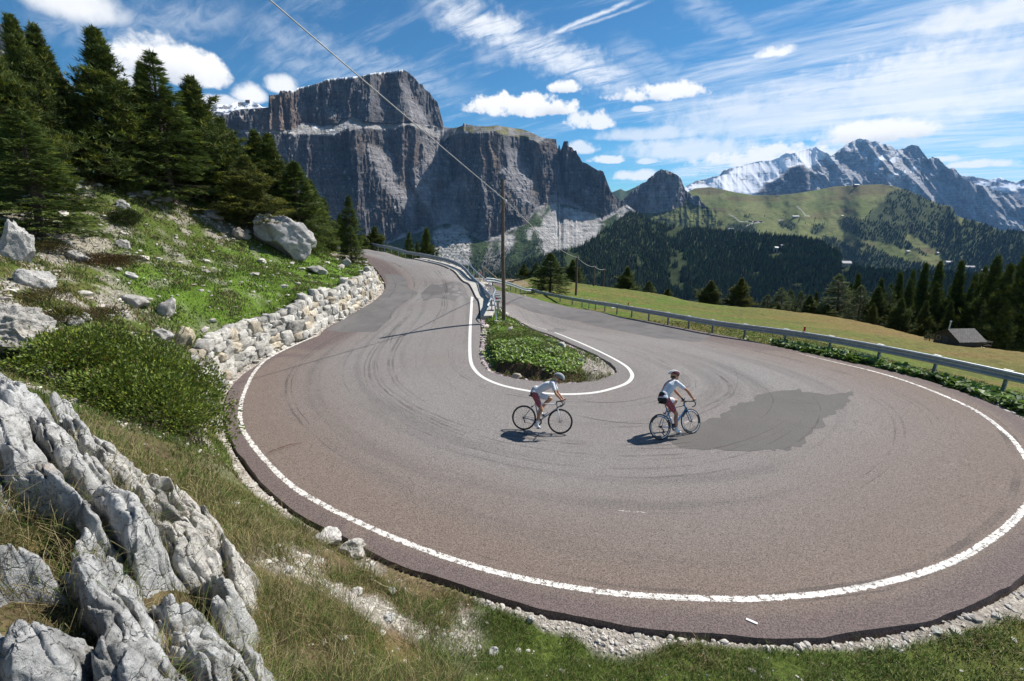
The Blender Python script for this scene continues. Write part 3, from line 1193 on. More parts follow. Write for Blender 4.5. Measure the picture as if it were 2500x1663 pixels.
# ground colour: which cover grows where (grass, stony turf, gravel, dry grass)
gpx, gpy, gZ = project(np.array([GP[:, 0], GP[:, 1], gz]).T)
x, y = GP[:, 0], GP[:, 1]
n1 = fbm(p3(x * .35, y * .35), 4, 31)
n2 = fbm(p3(x * 1.7, y * 1.7), 4, 37)
n3 = fbm(p3(x * 6, y * 6), 3, 41)
green = np.array([.075, .105, .022])
lush = np.array([.095, .165, .022])
dry = np.array([.165, .125, .05])
soil = np.array([.10, .07, .045])
gravel = np.array([.36, .325, .28])
meadow = np.array([.125, .135, .035])


def mixc(a, b_, t):
    t = np.asarray(t)[..., None]
    return a * (1 - t) + b_ * t


gc = np.broadcast_to(green, (len(GP), 3)).copy()
gc = mixc(gc, dry, sstep(-.05, .5, n1) * .5)
left = sstep(-4, -7, x) * (gside > 0) + (x < -12)
left = np.clip(left, 0, 1) * (gd > .5)
# the lush patch above the wall
lushm = left * sstep(11, 13, x + 22) * sstep(9, 13, y - x * .25) * sstep(-.5, .3, n1 + .35)
lushm = left * sstep(-16.5, -13.5, x + fbm(p3(y * .4, x * .3), 2, 5) * 2) * sstep(14, 17, y) * sstep(38, 30, y)
gc = mixc(gc, lush, lushm * .9)
stony = left * (1 - lushm) * sstep(0.0, .30, n1 * .5 + n2 * .8 + .04)
gc = mixc(gc, gravel * .9, stony * .85)
stony2 = lushm * sstep(.22, .5, n2 * .6 + n1 * .5)
gc = mixc(gc, gravel * .8, stony2 * .6)
right = sstep(-2, 2, x - 2 + (y - 30) * .02) * (y > 16) * (gd > .3) * (gside > 0)
gc = mixc(gc, meadow, right)
gc = mixc(gc, np.array([.09, .15, .022]), right * sstep(-.1, .3, n1) * .85)
gc = mixc(gc, np.array([.085, .095, .03]), right * sstep(.15, .4, n2 + .3 * n3) * .6)
gc = mixc(gc, np.array([.20, .135, .055]), right * np.clip(sstep(18, 40, x - y * .15 + n1 * 10) + sstep(.1, .5, fbm(p3(x * .12, y * .5), 3, 77)) * .5, 0, 1) * .8)
trk = in_poly(np.stack([gpx + 6 * n2, gpy + 3 * n2], 1), np.array([(1120, 636), (1230, 650), (1262, 672), (1300, 698), (1262, 702), (1215, 684), (1180, 684), (1120, 668)])) & (y > 50)
gc = mixc(gc, np.array([.26, .20, .13]), trk * .8)
# gravel shoulders
sh_w = .18 + .25 * sstep(-.3, .6, n1) + .38 * sstep(.1, .5, fbm(p3(x * .6, y * .6), 3, 71))
sh = sstep(1, .55, gd / np.maximum(sh_w, .05)) * (gd > -1) * (gd < 3)
sh = np.where((gside > 0) & (x > 3) & (y > 14), sh * .15, sh)
gc = mixc(gc, gravel, np.clip(sh, 0, 1))
gc = np.where(gwall[:, None] & (gd < 1.0)[:, None], gravel * 1.05, gc)
isl = (gside == 0) & (gd > .1) & (y < 32)
gc = np.where(isl[:, None], mixc(np.broadcast_to(lush, gc.shape), gravel * .75, sstep(.55, .2, gd) * sstep(13, 16.5, y + 2.5 * (x < 0)) + (gd < .22)), gc)
isl_tip = isl & (gpx + 14 * n2 - (gpy - 880) * .5 > 1412)
gc = np.where(isl_tip[:, None], gravel * .72, gc)
cut = isl & (gd > .2) & (gd < .8) & (y < 16.5) & (x < 2.6)
gc = np.where(cut[:, None], soil * .8, gc)
knoll = sstep(7.0, 5.0, np.hypot(x + 3.0, (y - 2.2) * 1.1) + n2 * .8) * (x < -.6)
gc = mixc(gc, mixc(np.broadcast_to(soil * 1.1, gc.shape), dry * .8, sstep(-.3, .4, n2)), knoll * .85)
# bare patch of rubble at the foot of the knoll
bare = sstep(1.5, .6, np.hypot((x + 1.9) / 1.2, (y - 5.1) / 1.1) + n2 * .6)
gc = mixc(gc, mixc(np.broadcast_to(gravel * .85, gc.shape), soil * 1.7, sstep(-.25, .3, n2)), bare * (gd > .1))
gc = gc * (1 + n3 * .18)[:, None]

m_, nn, b, o = new_mat('ground')
a = nn.n('ShaderNodeAttribute', attribute_name='col')
co = nn.n('ShaderNodeTexCoord').outputs['Object']
f1 = nn.noise(co, 18, 5, .7)
f2 = nn.noise(co, 2.2, 5, .65)
vs = nn.voro(co, 22, out=1)
vss = nn.n('ShaderNodeSeparateXYZ')
nn.put(vss, 0, vs)
k = nn.m('MULTIPLY', nn.mr(f1, .25, .75, .62, 1.38), nn.mr(f2, .3, .7, .8, 1.2))
k = nn.m('MULTIPLY', k, nn.mr(vss.outputs[0], 0, 1, .8, 1.2))
nn.put(b, 'Base Color', nn.vm('SCALE', a.outputs[0], s=k))
b.inputs['Roughness'].default_value = .95
b.inputs['Specular IOR Level'].default_value = .1
nn.put(b, 'Normal', nn.bump(nn.m('ADD', f1, nn.m('MULTIPLY', vss.outputs[0], .5)), .9, .04))
ground = tag(link('ground', mk_mesh('ground', GX, grid_faces(NA, NR)[:, ::-1], MAT['ground'], cols=gc)), 'alpine slope and meadow', kind='structure')

ribbon('road_scuff', on_road([(1508, 1246), (1522, 1248), (1540, 1249)])[:, :2], .022, MAT['line_paint'], lift=.006, label='pale scuff on the asphalt', taper=([0, .5, 1], [.2, 1, .3]))
ribbon('road_scuff', on_road([(1545, 1251), (1562, 1250), (1580, 1253)])[:, :2], .026, MAT['line_paint'], lift=.006, label='pale scuff on the asphalt', taper=([0, .5, 1], [.2, 1, .3]))
# ================================================================== FAR COUNTRY
def interp_line(L, x):
    L = np.asarray(L, float)
    return np.interp(x, L[:, 0], L[:, 1])


def blur(A, kx, ky=0):
    def b1(A, k, ax):
        if k < 1:
            return A
        k = int(k)
        pad = [(0, 0), (0, 0)]
        pad[ax] = (k, k)
        Q = np.pad(A, pad, mode='edge')
        c = np.cumsum(Q, axis=ax)
        c = np.concatenate([np.zeros_like(np.take(c, [0], ax)), c], ax)
        n_ = A.shape[ax]
        hi = np.take(c, np.arange(n_) + 2 * k + 1, ax)
        lo = np.take(c, np.arange(n_), ax)
        return (hi - lo) / (2 * k + 1)
    for _ in range(2):
        A = b1(A, kx, 0)
        A = b1(A, ky, 1)
    return A


def pmask(PX, PY, pts, soft=3, wob_=0.0, seed=0, ws=.05):
    P = np.stack([PX.ravel(), PY.ravel()], 1)
    if wob_:
        P = P + wob_ * np.stack([fbm(p3(P[:, 0] * ws, P[:, 1] * ws, 3.3), 4, seed), fbm(p3(P[:, 0] * ws, P[:, 1] * ws, 8.1), 4, seed + 9)], 1)
    m_ = in_poly(P, np.asarray(pts, float)).reshape(PX.shape).astype(float)
    return blur(m_, soft, soft) if soft else m_


def c2(L):
    return [(450 + a / 2.773, 100 + b_ / 2.773) for a, b_ in L]


def c3(L):
    return [(1100 + a / 2.773, 300 + b_ / 2.773) for a, b_ in L]


def c4(L):
    return [(1650 + a / 2.773, 300 + b_ / 2.773) for a, b_ in L]


LAYERS = {}


def relief(name, x0, x1, step, top, bot, nv, r0, slope, disp, color, mat, label, top_noise=0.0, smooth=6, back=(250, 700), kind='structure', cat=None, tpow=1.0):
    """a mountain side: heights follow its skyline, distances follow its slopes; real size, real distance"""
    xs = np.arange(x0, x1 + step, step)
    nx = len(xs)
    T = interp_line(top, xs)
    if top_noise:
        T = T + top_noise * fbm(p3(xs * .12, 0, 0), 4, 7) + top_noise * .5 * fbm(p3(xs * .5, 3, 0), 2, 8)
    Bm = interp_line(bot, xs)
    t = np.linspace(0, 1, nv) ** tpow
    PX = np.repeat(xs[:, None], nv, 1)
    PY = Bm[:, None] + (T - Bm)[:, None] * t[None]
    D = ray(PX, PY)
    h = np.hypot(D[..., 0], D[..., 1])
    k = D[..., 2] / h
    SL = slope(PX, PY)
    ts = np.tan(np.radians(SL))
    ts = np.maximum(ts, k + .02)
    r_ = np.zeros_like(PX)
    r_[:, 0] = r0(xs) if callable(r0) else r0
    for j in range(1, nv):
        s_ = .5 * (ts[:, j] + ts[:, j - 1])
        s_ = np.maximum(s_, k[:, j] + .02)
        r_[:, j] = r_[:, j - 1] * (s_ - k[:, j - 1]) / (s_ - k[:, j])
    r_ = blur(r_, smooth, 0)
    r_ = r_ * (1 + disp(PX, PY, r_))
    r_ = np.maximum(r_, 200)
    V = np.stack([D[..., 0] / h * r_, D[..., 1] / h * r_, CAM_Z + k * r_], -1)
    dirh = np.stack([D[:, -1, 0] / h[:, -1], D[:, -1, 1] / h[:, -1]], -1)
    # the far side, falling away
    e = V[:, -1]
    bk = []
    for q, (dr, dz_) in enumerate(((back[0], -back[0] * .25), (back[1], -back[1] * .9))):
        bk.append(np.concatenate([e[:, :2] + dirh * dr, (e[:, 2] + dz_)[:, None]], 1))
    Vb = np.concatenate([V, bk[0][:, None], bk[1][:, None]], 1)
    N = np.cross(np.gradient(V, axis=0), np.gradient(V, axis=1))
    N /= np.linalg.norm(N, axis=2)[..., None] + 1e-9
    cl_ = color(PX, PY, V, N)
    Cb = np.concatenate([cl_, cl_[:, -1:], cl_[:, -1:]], 1)
    me = mk_mesh(name, Vb.reshape(-1, 3), grid_faces(nx, nv + 2), mat, cols=Cb.reshape(-1, 3), smooth=True)
    ob = link(name, me)
    tag(ob, label, cat, kind=kind)
    LAYERS[name if name not in LAYERS else name + '2'] = (xs, PY, V, T, Bm)
    return ob, (xs, PY, V, T, Bm)


def on_layer(L, px, py):
    xs, PY, V, T, Bm = L
    i = np.clip((px - xs[0]) / (xs[1] - xs[0]), 0, len(xs) - 1.001)
    i0 = i.astype(int)
    j = np.array([np.interp(-b_, -PY[a], np.arange(PY.shape[1])) for a, b_ in zip(i0, py)])
    j0 = np.clip(j.astype(int), 0, PY.shape[1] - 2)
    fj = (j - j0)[:, None]
    ok = (py < Bm[i0]) & (py > T[i0])
    return V[i0, j0] * (1 - fj) + V[i0, j0 + 1] * fj, ok


m_, nn, b, o = new_mat('far_rock')
a = nn.n('ShaderNodeAttribute', attribute_name='col')
co = nn.n('ShaderNodeTexCoord').outputs['Object']
f1 = nn.noise(nn.mapping(co, scale=(1, 1, .35)), .02, 7, .68)
f2 = nn.noise(nn.mapping(co, scale=(1, 1, .12)), .06, 5, .6)
f3 = nn.noise(nn.mapping(co, scale=(.12, .12, 1.5)), .035, 5, .7, .6)
k = nn.m('MULTIPLY', nn.mr(f1, .3, .7, .66, 1.34), nn.m('MULTIPLY', nn.mr(f2, .3, .7, .86, 1.14), nn.mr(f3, .35, .65, .80, 1.2)))
asp = nn.n('ShaderNodeSeparateXYZ')
nn.put(asp, 0, a.outputs[0])
isn = nn.mr(asp.outputs[2], .5, .72)               # snow stays smooth and even
k = nn.m('ADD', nn.m('MULTIPLY', k, nn.m('SUBTRACT', 1.0, isn)), nn.m('MULTIPLY', isn, 1.0))
nn.put(b, 'Base Color', nn.vm('SCALE', a.outputs[0], s=k))
b.inputs['Roughness'].default_value = .95
b.inputs['Specular IOR Level'].default_value = .05
nn.put(b, 'Normal', nn.bump(nn.m('MULTIPLY', nn.m('ADD', nn.m('ADD', f1, nn.m('MULTIPLY', f2, .3)), nn.m('MULTIPLY', f3, .7)), nn.m('SUBTRACT', 1.0, nn.m('MULTIPLY', isn, .8))), 1.0, 22.0))

m_, nn, b, o = new_mat('far_soft')
a = nn.n('ShaderNodeAttribute', attribute_name='col')
co = nn.n('ShaderNodeTexCoord').outputs['Object']
f1 = nn.noise(co, .03, 7, .65)
nn.put(b, 'Base Color', nn.vm('SCALE', a.outputs[0], s=nn.mr(f1, .3, .7, .8, 1.2)))
b.inputs['Roughness'].default_value = .95
b.inputs['Specular IOR Level'].default_value = .05
nn.put(b, 'Normal', nn.bump(f1, .6, 8.0))

# ---- the great table mountain
sky1 = [(440, 330), (500, 300), (524, 277), (558, 280), (566, 271), (594, 266), (637, 264), (655, 262), (656, 233), (666, 232), (680, 231), (684, 221), (702, 220), (722, 222), (726, 215),
        (757, 208), (782, 201), (796, 194), (832, 190), (865, 187), (883, 185), (915, 177.5), (944, 176), (969, 172), (984, 170), (998, 177.5), (1016, 194), (1023, 205), (1032, 206), (1036, 217),
        (1049, 226), (1059, 242), (1067, 248), (1072, 262), (1076, 280), (1081, 295), (1083, 309), (1099, 313), (1117, 311), (1130, 306), (1131.6, 298), (1137, 304), (1146, 304), (1157, 307),
        (1189, 309), (1211, 306), (1243, 311), (1276, 316), (1300, 325), (1316, 333), (1331, 338), (1340, 338), (1358, 340), (1360, 358), (1362, 366), (1365, 350.5), (1369, 367), (1374, 354),
        (1376, 345), (1387, 345), (1388, 358), (1397, 360), (1401, 368.5), (1406.5, 367), (1410, 377.5), (1417, 386.5), (1421, 395.6), (1432, 399), (1443, 406), (1461, 417), (1464, 415), (1473, 419),
        (1477, 430), (1482, 444), (1489.5, 462), (1495, 473), (1507.5, 484), (1533, 502), (1560, 520), (1600, 560)]
terr_lo = c2([(-50, 640), (300, 625), (530, 625), (720, 630), (880, 648), (1010, 650), (1080, 610), (1200, 595), (1300, 605), (1420, 605), (1500, 585), (1540, 590), (1620, 610), (1700, 660), (1760, 690), (1800, 650), (1830, 630),
              (1950, 625), (2110, 620), (2170, 640), (2357, 665), (2400, 700), (2500, 600)])
terr_hi = c2([(-50, 620), (300, 612), (530, 600), (720, 608), (800, 555), (900, 565), (1040, 560), (1070, 530), (1130, 520), (1200, 540), (1250, 550), (1400, 560), (1520, 545), (1620, 570), (1750, 588), (1760, 560), (2500, 560)])
base1 = [(440, 620), (900, 612), (1000, 575), (1045, 560), (1090, 545), (1120, 552), (1150, 575), (1190, 592), (1225, 582), (1250, 562), (1285, 548), (1305, 520), (1340, 500), (1385, 500), (1425, 515), (1445, 530), (1470, 542),
         (1500, 525), (1530, 508), (1600, 560)]
ramps = [c2([(1225, 690), (1290, 715), (1400, 780), (1440, 900), (1460, 980), (1560, 1060), (1575, 1190), (1540, 1235), (1480, 1150), (1340, 1000), (1290, 880), (1250, 780)]),
         c2([(1560, 640), (1700, 665), (1740, 740), (1785, 840), (1785, 960), (1720, 975), (1650, 1090), (1570, 1040), (1525, 950), (1600, 860), (1640, 770), (1600, 700)]),
         c2([(1470, 260), (1520, 300), (1560, 420), (1620, 500), (1650, 575), (1540, 550), (1500, 480), (1490, 400)]),
         c2([(1790, 970), (1850, 920), (1900, 960), (1840, 1080), (1900, 1260), (1700, 1260), (1660, 1120)]),
         c2([(2190, 700), (2260, 760), (2357, 980), (2357, 1100), (2260, 1120), (2240, 980), (2180, 860)]),
         c3([(330, 330), (420, 300), (520, 360), (580, 400), (530, 480), (480, 560), (430, 480), (380, 420)]),
         c3([(640, 520), (760, 480), (830, 560), (900, 600), (760, 560)])]
talus = [c2([(1690, 1290), (1830, 1240), (1900, 1300), (1940, 1370), (1935, 1520), (1880, 1520), (1750, 1500), (1700, 1430)]),
         c3([(0, 700), (60, 690), (130, 760), (130, 960), (60, 930), (-60, 850)]),
         c3([(690, 560), (820, 580), (960, 610), (1040, 680), (1000, 760), (960, 820), (850, 850), (730, 860), (640, 880), (600, 720), (640, 640)]),
         c3([(540, 700), (610, 720), (680, 790), (700, 870), (640, 900), (620, 790)]),
         c3([(520, 720), (555, 730), (545, 800), (520, 800)]),
         c3([(330, 780), (420, 740), (440, 800), (400, 870), (330, 830)]),
         c3([(1130, 600), (1200, 560), (1260, 610), (1180, 680), (1130, 660)])]


def sl1(PX, PY):
    lo, hi, bs = interp_line(terr_lo, PX), interp_line(terr_hi, PX), interp_line(base1, PX)
    s = 77.0 + 0 * PX + 9 * fbm(p3(PX * .05, PY * .03), 4, 3)
    terr = ((PY < lo + 3 * fbm(p3(PX * .1, PY * .1), 3, 5)) & (PY > hi))
    s = np.where(terr, 36, s)
    s = np.where((PY < lo) & (PX > 1090), 24, s)
    for r_ in ramps:
        mk = pmask(PX, PY, r_, 3, 14, 5, .06)
        s = s * (1 - mk) + (46 + 10 * fbm(p3(PX * .12, PY * .12), 3, 9)) * mk
    s = np.where(PY > bs, 30, s)
    # ledges
    led = np.exp(-((PY - (hi - 40 + 6 * fbm(p3(PX * .02, 0), 2, 4))) / 2.0) ** 2) * (PX < 1090)
    s = s - led * 30
    led = np.exp(-((PY - (lo + 75 + 14 * fbm(p3(PX * .015, 2), 2, 4))) / 2.2) ** 2)
    s = s - led * 22 * sstep(-.2, .4, fbm(p3(PX * .02, 5), 2, 8))
    return np.clip(s, 18, 86)


def dp1(PX, PY, r_):
    cliff = sstep(0, 12, interp_line(base1, PX) - PY)
    lo, hi = interp_line(terr_lo, PX), interp_line(terr_hi, PX)
    terr = sstep(0, 6, lo - PY) * sstep(0, 6, PY - hi)
    wx = PX + 14 * fbm(p3(PX * .012, PY * .012, 2), 3, 41)
    upper = (PY < hi) * 31.7
    d = -.040 * (ridged(p3(wx * .011 + upper, PY * .0022), 2, 21) - .5)
    d = d - .022 * (ridged(p3(wx * .032 + upper, PY * .005, 4), 3, 22) - .5)
    d = d - .0095 * (ridged(p3(wx * .10, PY * .02), 3, 23) - .5)
    d = d - .0045 * fbm(p3(PX * .35, PY * .12), 3, 24)
    for r in ramps:
        mk = pmask(PX, PY, r, 3, 14, 5, .06)
        d = d * (1 - .55 * mk) - .005 * mk * ridged(p3(PX * .16 - PY * .07, PY * .09), 4, 33)
    # deep clefts seen in the wall
    for cx, cy0, cy1, w, a_ in ((1097, 330, 430, 9, .03), (808, 340, 470, 10, .012), (1362, 345, 480, 7, .02), (900, 480, 600, 16, .015), (1310, 420, 560, 12, .012),
                                (745, 215, 300, 5, .01), (690, 240, 310, 4, .012), (778, 210, 300, 4, .008)):
        d = d + a_ * np.exp(-((PX - cx - (PY - cy0) * .12) / w) ** 2) * sstep(cy0 - 15, cy0 + 15, PY) * sstep(cy1 + 30, cy1, PY)
    return d * cliff * (1 - .8 * terr) + (1 - cliff) * .004 * fbm(p3(PX * .05, PY * .05), 4, 29)


grey = np.array([.125, .120, .122])
brown = np.array([.215, .15, .108])
debris = np.array([.40, .385, .365])
snow = np.array([.82, .84, .88])
fgreen = np.array([.045, .065, .025])


def co1(PX, PY, V, N):
    lo, hi, bs = interp_line(terr_lo, PX), interp_line(terr_hi, PX), interp_line(base1, PX)
    st = fbm(p3(PX * .05 + .6 * fbm(p3(PX * .03, PY * .03), 3, 50), PY * .016), 5, 51)
    bl = fbm(p3(PX * .02, PY * .02), 4, 52)
    c = np.broadcast_to(grey, PX.shape + (3,)).copy()
    c = mixc(c, brown, sstep(-.2, .35, bl + st * .5) * np.where(PY < hi, .75, .5))
    c = mixc(c, grey * .42, sstep(.05, .5, st + .25 * fbm(p3(PX * .25, PY * .04), 3, 57)) * .75)
    c = mixc(c, grey * .5, np.exp(-((PX - 860) / 130) ** 2 - ((PY - 430) / 110) ** 2) * .7)
    up = sstep(.55, .85, N[..., 2])
    terr0 = sstep(0, 5, lo - PY) * sstep(-2, 4, PY - hi)
    c = mixc(c, debris * .88, np.maximum(up * .9, terr0 * .85))
    for r_ in ramps:
        c = mixc(c, grey * 2.1, pmask(PX, PY, r_, 4, 16, 5, .06) * .8)
    # weathered top of the right-hand table, thin grass
    rt = (PX > 1095) & (PY < lo) & (PX < 1320)
    c = np.where(rt[..., None], mixc(debris * .55, np.array([.16, .15, .07]), sstep(-.2, .3, fbm(p3(PX * .06, PY * .15), 3, 59))), c)
    # snow dust on the flats of the summit and the terrace
    sk = interp_line(sky1, PX)
    sn = sstep(5.5, 1.5, PY - sk + 3 * fbm(p3(PX * .3, 0), 3, 61)) * (PX > 680) * (PX < 985)
    c = mixc(c, snow, sn * .9)
    terr = sstep(0, 5, lo - PY) * sstep(-2, 4, PY - hi)
    sn2 = terr * sstep(.1, .4, fbm(p3(PX * .07, PY * .3), 4, 62)) * (PX < 850) * (PX > 700)
    c = mixc(c, snow, sn2 * .7)
    sn3 = (PX < 655) * sstep(.15, .5, fbm(p3(PX * .1, PY * .2), 4, 63)) * sstep(300, 262, PY)
    c = mixc(c, snow, sn3 * .7)
    # slopes below the walls: scree and green
    vg = (PY > bs)
    veg = mixc(np.broadcast_to(fgreen * 1.15, c.shape), debris * .62, sstep(.1, .45, fbm(p3(PX * .05 + PY * .02, PY * .016), 4, 64)) * .7)
    c = np.where(vg[..., None], veg, c)
    for q in talus:
        mk = pmask(PX, PY, q, 2, 9, 6, .09)
        fan = debris * 1.05 * (1 + .22 * fbm(p3(PX * .22 - PY * .06, PY * .02), 3, 66))[..., None]
        c = c * (1 - mk[..., None]) + fan * mk[..., None]
    speck = (PX < 1160) & (PX > 1060) & (PY > 570)
    c = np.where(speck[..., None], mixc(c, fgreen, sstep(.12, .3, fbm(p3(PX * .3, PY * .3), 3, 67)) * .8), c)
    return c


relief('rock_massif', 250, 1600, 1.5, [(250, 470), (330, 400)] + sky1, [(440, 660), (1000, 690), (1200, 690), (1400, 655), (1600, 600)], 420, lambda x: np.interp(x, [250, 1150, 1290, 1420, 1600], [2450, 2450, 2560, 2820, 3250]), sl1, dp1, co1, MAT['far_rock'],
       'dark flat-topped rock massif with a pale terrace and scree fans', smooth=9, back=(500, 1500))

# ---- snowy plateau behind its left shoulder
relief('snow_plateau', 220, 700, 2.5, [(220, 360), (330, 285), (400, 262), (480, 256), (515, 251), (533, 255), (558, 255), (576, 250), (605, 247), (627, 251), (637, 259), (656, 262), (700, 275)], [(220, 420), (400, 340), (700, 330)], 40, 3600,
       lambda X, Y: 38 + 20 * fbm(p3(X * .05, Y * .1), 3, 1) + 30 * ((Y > 272) & (Y < 285)), lambda X, Y, r: .006 * fbm(p3(X * .06, Y * .1), 4, 2),
       lambda X, Y, V, N: mixc(np.broadcast_to(snow, X.shape + (3,)), grey * .8, sstep(.12, .4, fbm(p3(X * .08, Y * .22), 4, 3)) * .8 + ((Y > 274) & (Y < 283)) * .8 * sstep(-.2, .3, fbm(p3(X * .1, Y * .1), 2, 6))),
       MAT['far_rock'], 'snow-dusted plateau behind the massif', top_noise=2)

# ---- pale rock face seen between the pines at the far left
relief('rock_face', -60, 190, 2.5, [(-60, 40), (40, 70), (86, 103), (108, 126), (130, 148), (144, 170), (159, 191), (173, 224), (190, 280)], [(-60, 520), (190, 520)], 80, 700,
       lambda X, Y: 62 + 12 * fbm(p3(X * .05, Y * .04), 4, 1), lambda X, Y, r: -.02 * ridged(p3(X * .05, Y * .02), 4, 2),
       lambda X, Y, V, N: mixc(np.broadcast_to(debris, X.shape + (3,)), brown, sstep(-.2, .4, fbm(p3(X * .06, Y * .04), 4, 3)) * .5), MAT['far_rock'], 'pale rock face behind the leftmost pines', top_noise=3)

# ---- far right blue ridge
relief('far_ridge', 2280, 2620, 3, [(2280, 470), (2346, 428), (2357, 430), (2389, 434), (2411, 440), (2440, 434), (2458, 440), (2479, 447), (2500, 438), (2560, 450), (2620, 440)], [(2280, 600), (2620, 600)], 90, 13500,
       lambda X, Y: 36 + 22 * fbm(p3(X * .05, Y * .08), 4, 11), lambda X, Y, r: -.03 * ridged(p3(X * .02, Y * .02), 4, 12),
       lambda X, Y, V, N: mixc(np.broadcast_to(grey * 1.1, X.shape + (3,)), snow, sstep(.0, .35, fbm(p3(X * .03, Y * .12), 4, 13) + sstep(475, 445, Y) * .5 - .25)), MAT['far_rock'],
       'distant snow-streaked ridge at the right', top_noise=3, back=(800, 3000))

# ---- the glaciated mountain
skyM = c4([(0, 480), (60, 435), (120, 400), (200, 380), (280, 360), (330, 320), (420, 295), (520, 270), (585, 258), (640, 255), (700, 235), (740, 205), (780, 210), (830, 195), (900, 175), (950, 165), (975, 185),
           (1020, 200), (1055, 225), (1100, 190), (1150, 150), (1200, 120), (1250, 108), (1310, 115), (1325, 130), (1350, 122), (1400, 140), (1460, 160), (1490, 185), (1550, 170), (1600, 150), (1640, 155),
           (1690, 220), (1710, 245), (1740, 232), (1780, 245), (1850, 310), (1880, 300), (1920, 345), (1970, 390), (2050, 420), (2150, 450), (2250, 480), (2330, 530), (2700, 640)])
snowM = [c4([(120, 440), (290, 372), (420, 310), (600, 262), (620, 300), (560, 330), (610, 350), (590, 440), (520, 480), (300, 455), (200, 430)]),
         c4([(780, 215), (930, 180), (900, 280), (840, 290), (790, 250)]), c4([(560, 300), (700, 250), (740, 300), (640, 330)]), c4([(600, 460), (640, 445), (600, 490), (570, 488)]),
         c4([(1340, 250), (1440, 190), (1420, 250), (1340, 300)]), c4([(1420, 345), (1460, 330), (1500, 365), (1450, 385)]), c4([(1470, 330), (1560, 325), (1575, 355), (1520, 378), (1480, 350)]),
         c4([(1590, 300), (1665, 282), (1600, 335)]), c4([(1050, 400), (1090, 380), (1080, 425), (1060, 420)]), c4([(690, 410), (770, 385), (700, 425)]), c4([(1450, 250), (1530, 200), (1480, 270)]),
         c4([(880, 240), (1000, 200), (980, 260), (900, 310)])]
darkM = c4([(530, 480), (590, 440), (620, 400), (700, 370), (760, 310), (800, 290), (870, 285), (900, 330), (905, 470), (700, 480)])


def slM(PX, PY):
    s = 41 + 11 * fbm(p3(PX * .03, PY * .03), 4, 71)
    mk = pmask(PX, PY, darkM, 2, 4, 1, .1)
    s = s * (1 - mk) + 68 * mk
    for q in snowM[:3] + [c4([(60, 450), (420, 300), (700, 240), (930, 175), (900, 285), (800, 290), (700, 370), (600, 480), (200, 450)])]:
        m2 = pmask(PX, PY, q, 3)
        s = s * (1 - m2) + 25 * m2
    return s


def dpM(PX, PY, r_):
    wx = PX - (PY - 400) * .75
    d = -.050 * (ridged(p3(wx * .012, PY * .006), 3, 72) - .5) - .018 * (ridged(p3((PX - PY * .6) * .035, PY * .02), 4, 73) - .5) - .006 * ridged(p3(PX * .12, PY * .09), 3, 75)
    mk = pmask(PX, PY, darkM, 2, 4, 1, .1)
    lm = pmask(PX, PY, c4([(0, 500), (60, 435), (300, 350), (520, 260), (930, 160), (1050, 215), (900, 330), (800, 290), (700, 370), (560, 500), (200, 500)]), 6)
    return d * (1 - .62 * lm) - .035 * mk


def coM(PX, PY, V, N):
    c = np.broadcast_to(np.array([.40, .40, .41]), PX.shape + (3,)).copy()
    c = mixc(c, grey * 1.7, sstep(-.1, .4, fbm(p3((PX - PY * .5) * .06, PY * .03), 4, 74)) * .6)
    sk = interp_line(skyM, PX)
    leftM = pmask(PX, PY, c4([(0, 500), (60, 435), (300, 350), (520, 260), (930, 160), (1050, 215), (950, 290), (900, 330), (870, 285), (800, 290), (700, 370), (610, 420), (560, 500), (200, 500)]), 3, 8, 6, .08)
    c = mixc(c, snow, leftM * sstep(.48, .22, fbm(p3(PX * .055 + PY * .05, PY * .13), 4, 77)))
    dust = sstep(.0, .5, fbm(p3(PX * .05 + PY * .03, PY * .14), 5, 76) + .6 * sstep(60, 0, PY - sk) - .25) * sstep(2270, 2180, PX)
    c = mixc(c, snow, dust * .55)
    for q in snowM:
        mk = pmask(PX, PY, q, 1, 9, 4, .08)
        c = mixc(c, snow, mk * sstep(.5, .2, fbm(p3(PX * .1, PY * .16), 4, 78)))
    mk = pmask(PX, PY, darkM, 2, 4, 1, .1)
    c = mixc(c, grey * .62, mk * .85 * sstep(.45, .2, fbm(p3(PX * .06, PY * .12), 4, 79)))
    low = sstep(540, 590, PY)
    return mixc(c, fgreen * 1.3, low * .8)


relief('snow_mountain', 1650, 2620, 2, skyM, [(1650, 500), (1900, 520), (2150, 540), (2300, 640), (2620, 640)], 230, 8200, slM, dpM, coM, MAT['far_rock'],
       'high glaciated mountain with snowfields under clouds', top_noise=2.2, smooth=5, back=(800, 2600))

# ---- low blue hill and the rocky knob in front
relief('low_hill', 1480, 1580, 3, [(1480, 478), (1497, 468), (1515, 461), (1527, 467), (1540, 462), (1560, 452), (1580, 458)], [(1480, 540), (1580, 540)], 30, 6500, lambda X, Y: 30 + 0 * X,
       lambda X, Y, r: .004 * fbm(p3(X * .1, Y * .1), 3, 1), lambda X, Y, V, N: np.broadcast_to(fgreen * 1.3, X.shape + (3,)).copy(), MAT['far_soft'], 'low dark hill behind the rocky knob', top_noise=1)
skyK = c3([(1040, 640), (1100, 570), (1170, 515), (1230, 460), (1290, 415), (1340, 380), (1390, 340), (1410, 322), (1440, 318), (1475, 325), (1500, 330), (1530, 350), (1555, 365), (1570, 410), (1590, 460), (1640, 490), (1680, 500),
           (1700, 540), (1740, 570), (1800, 600)])
baseK = c3([(1040, 660), (1150, 590), (1300, 610), (1400, 610), (1500, 590), (1570, 560), (1600, 520), (1660, 560), (1740, 570), (1800, 600)])


def slK(X, Y):
    b_ = interp_line(baseK, X)
    return np.where(Y < b_, 62 + 14 * fbm(p3(X * .08, Y * .06), 4, 81), 27)


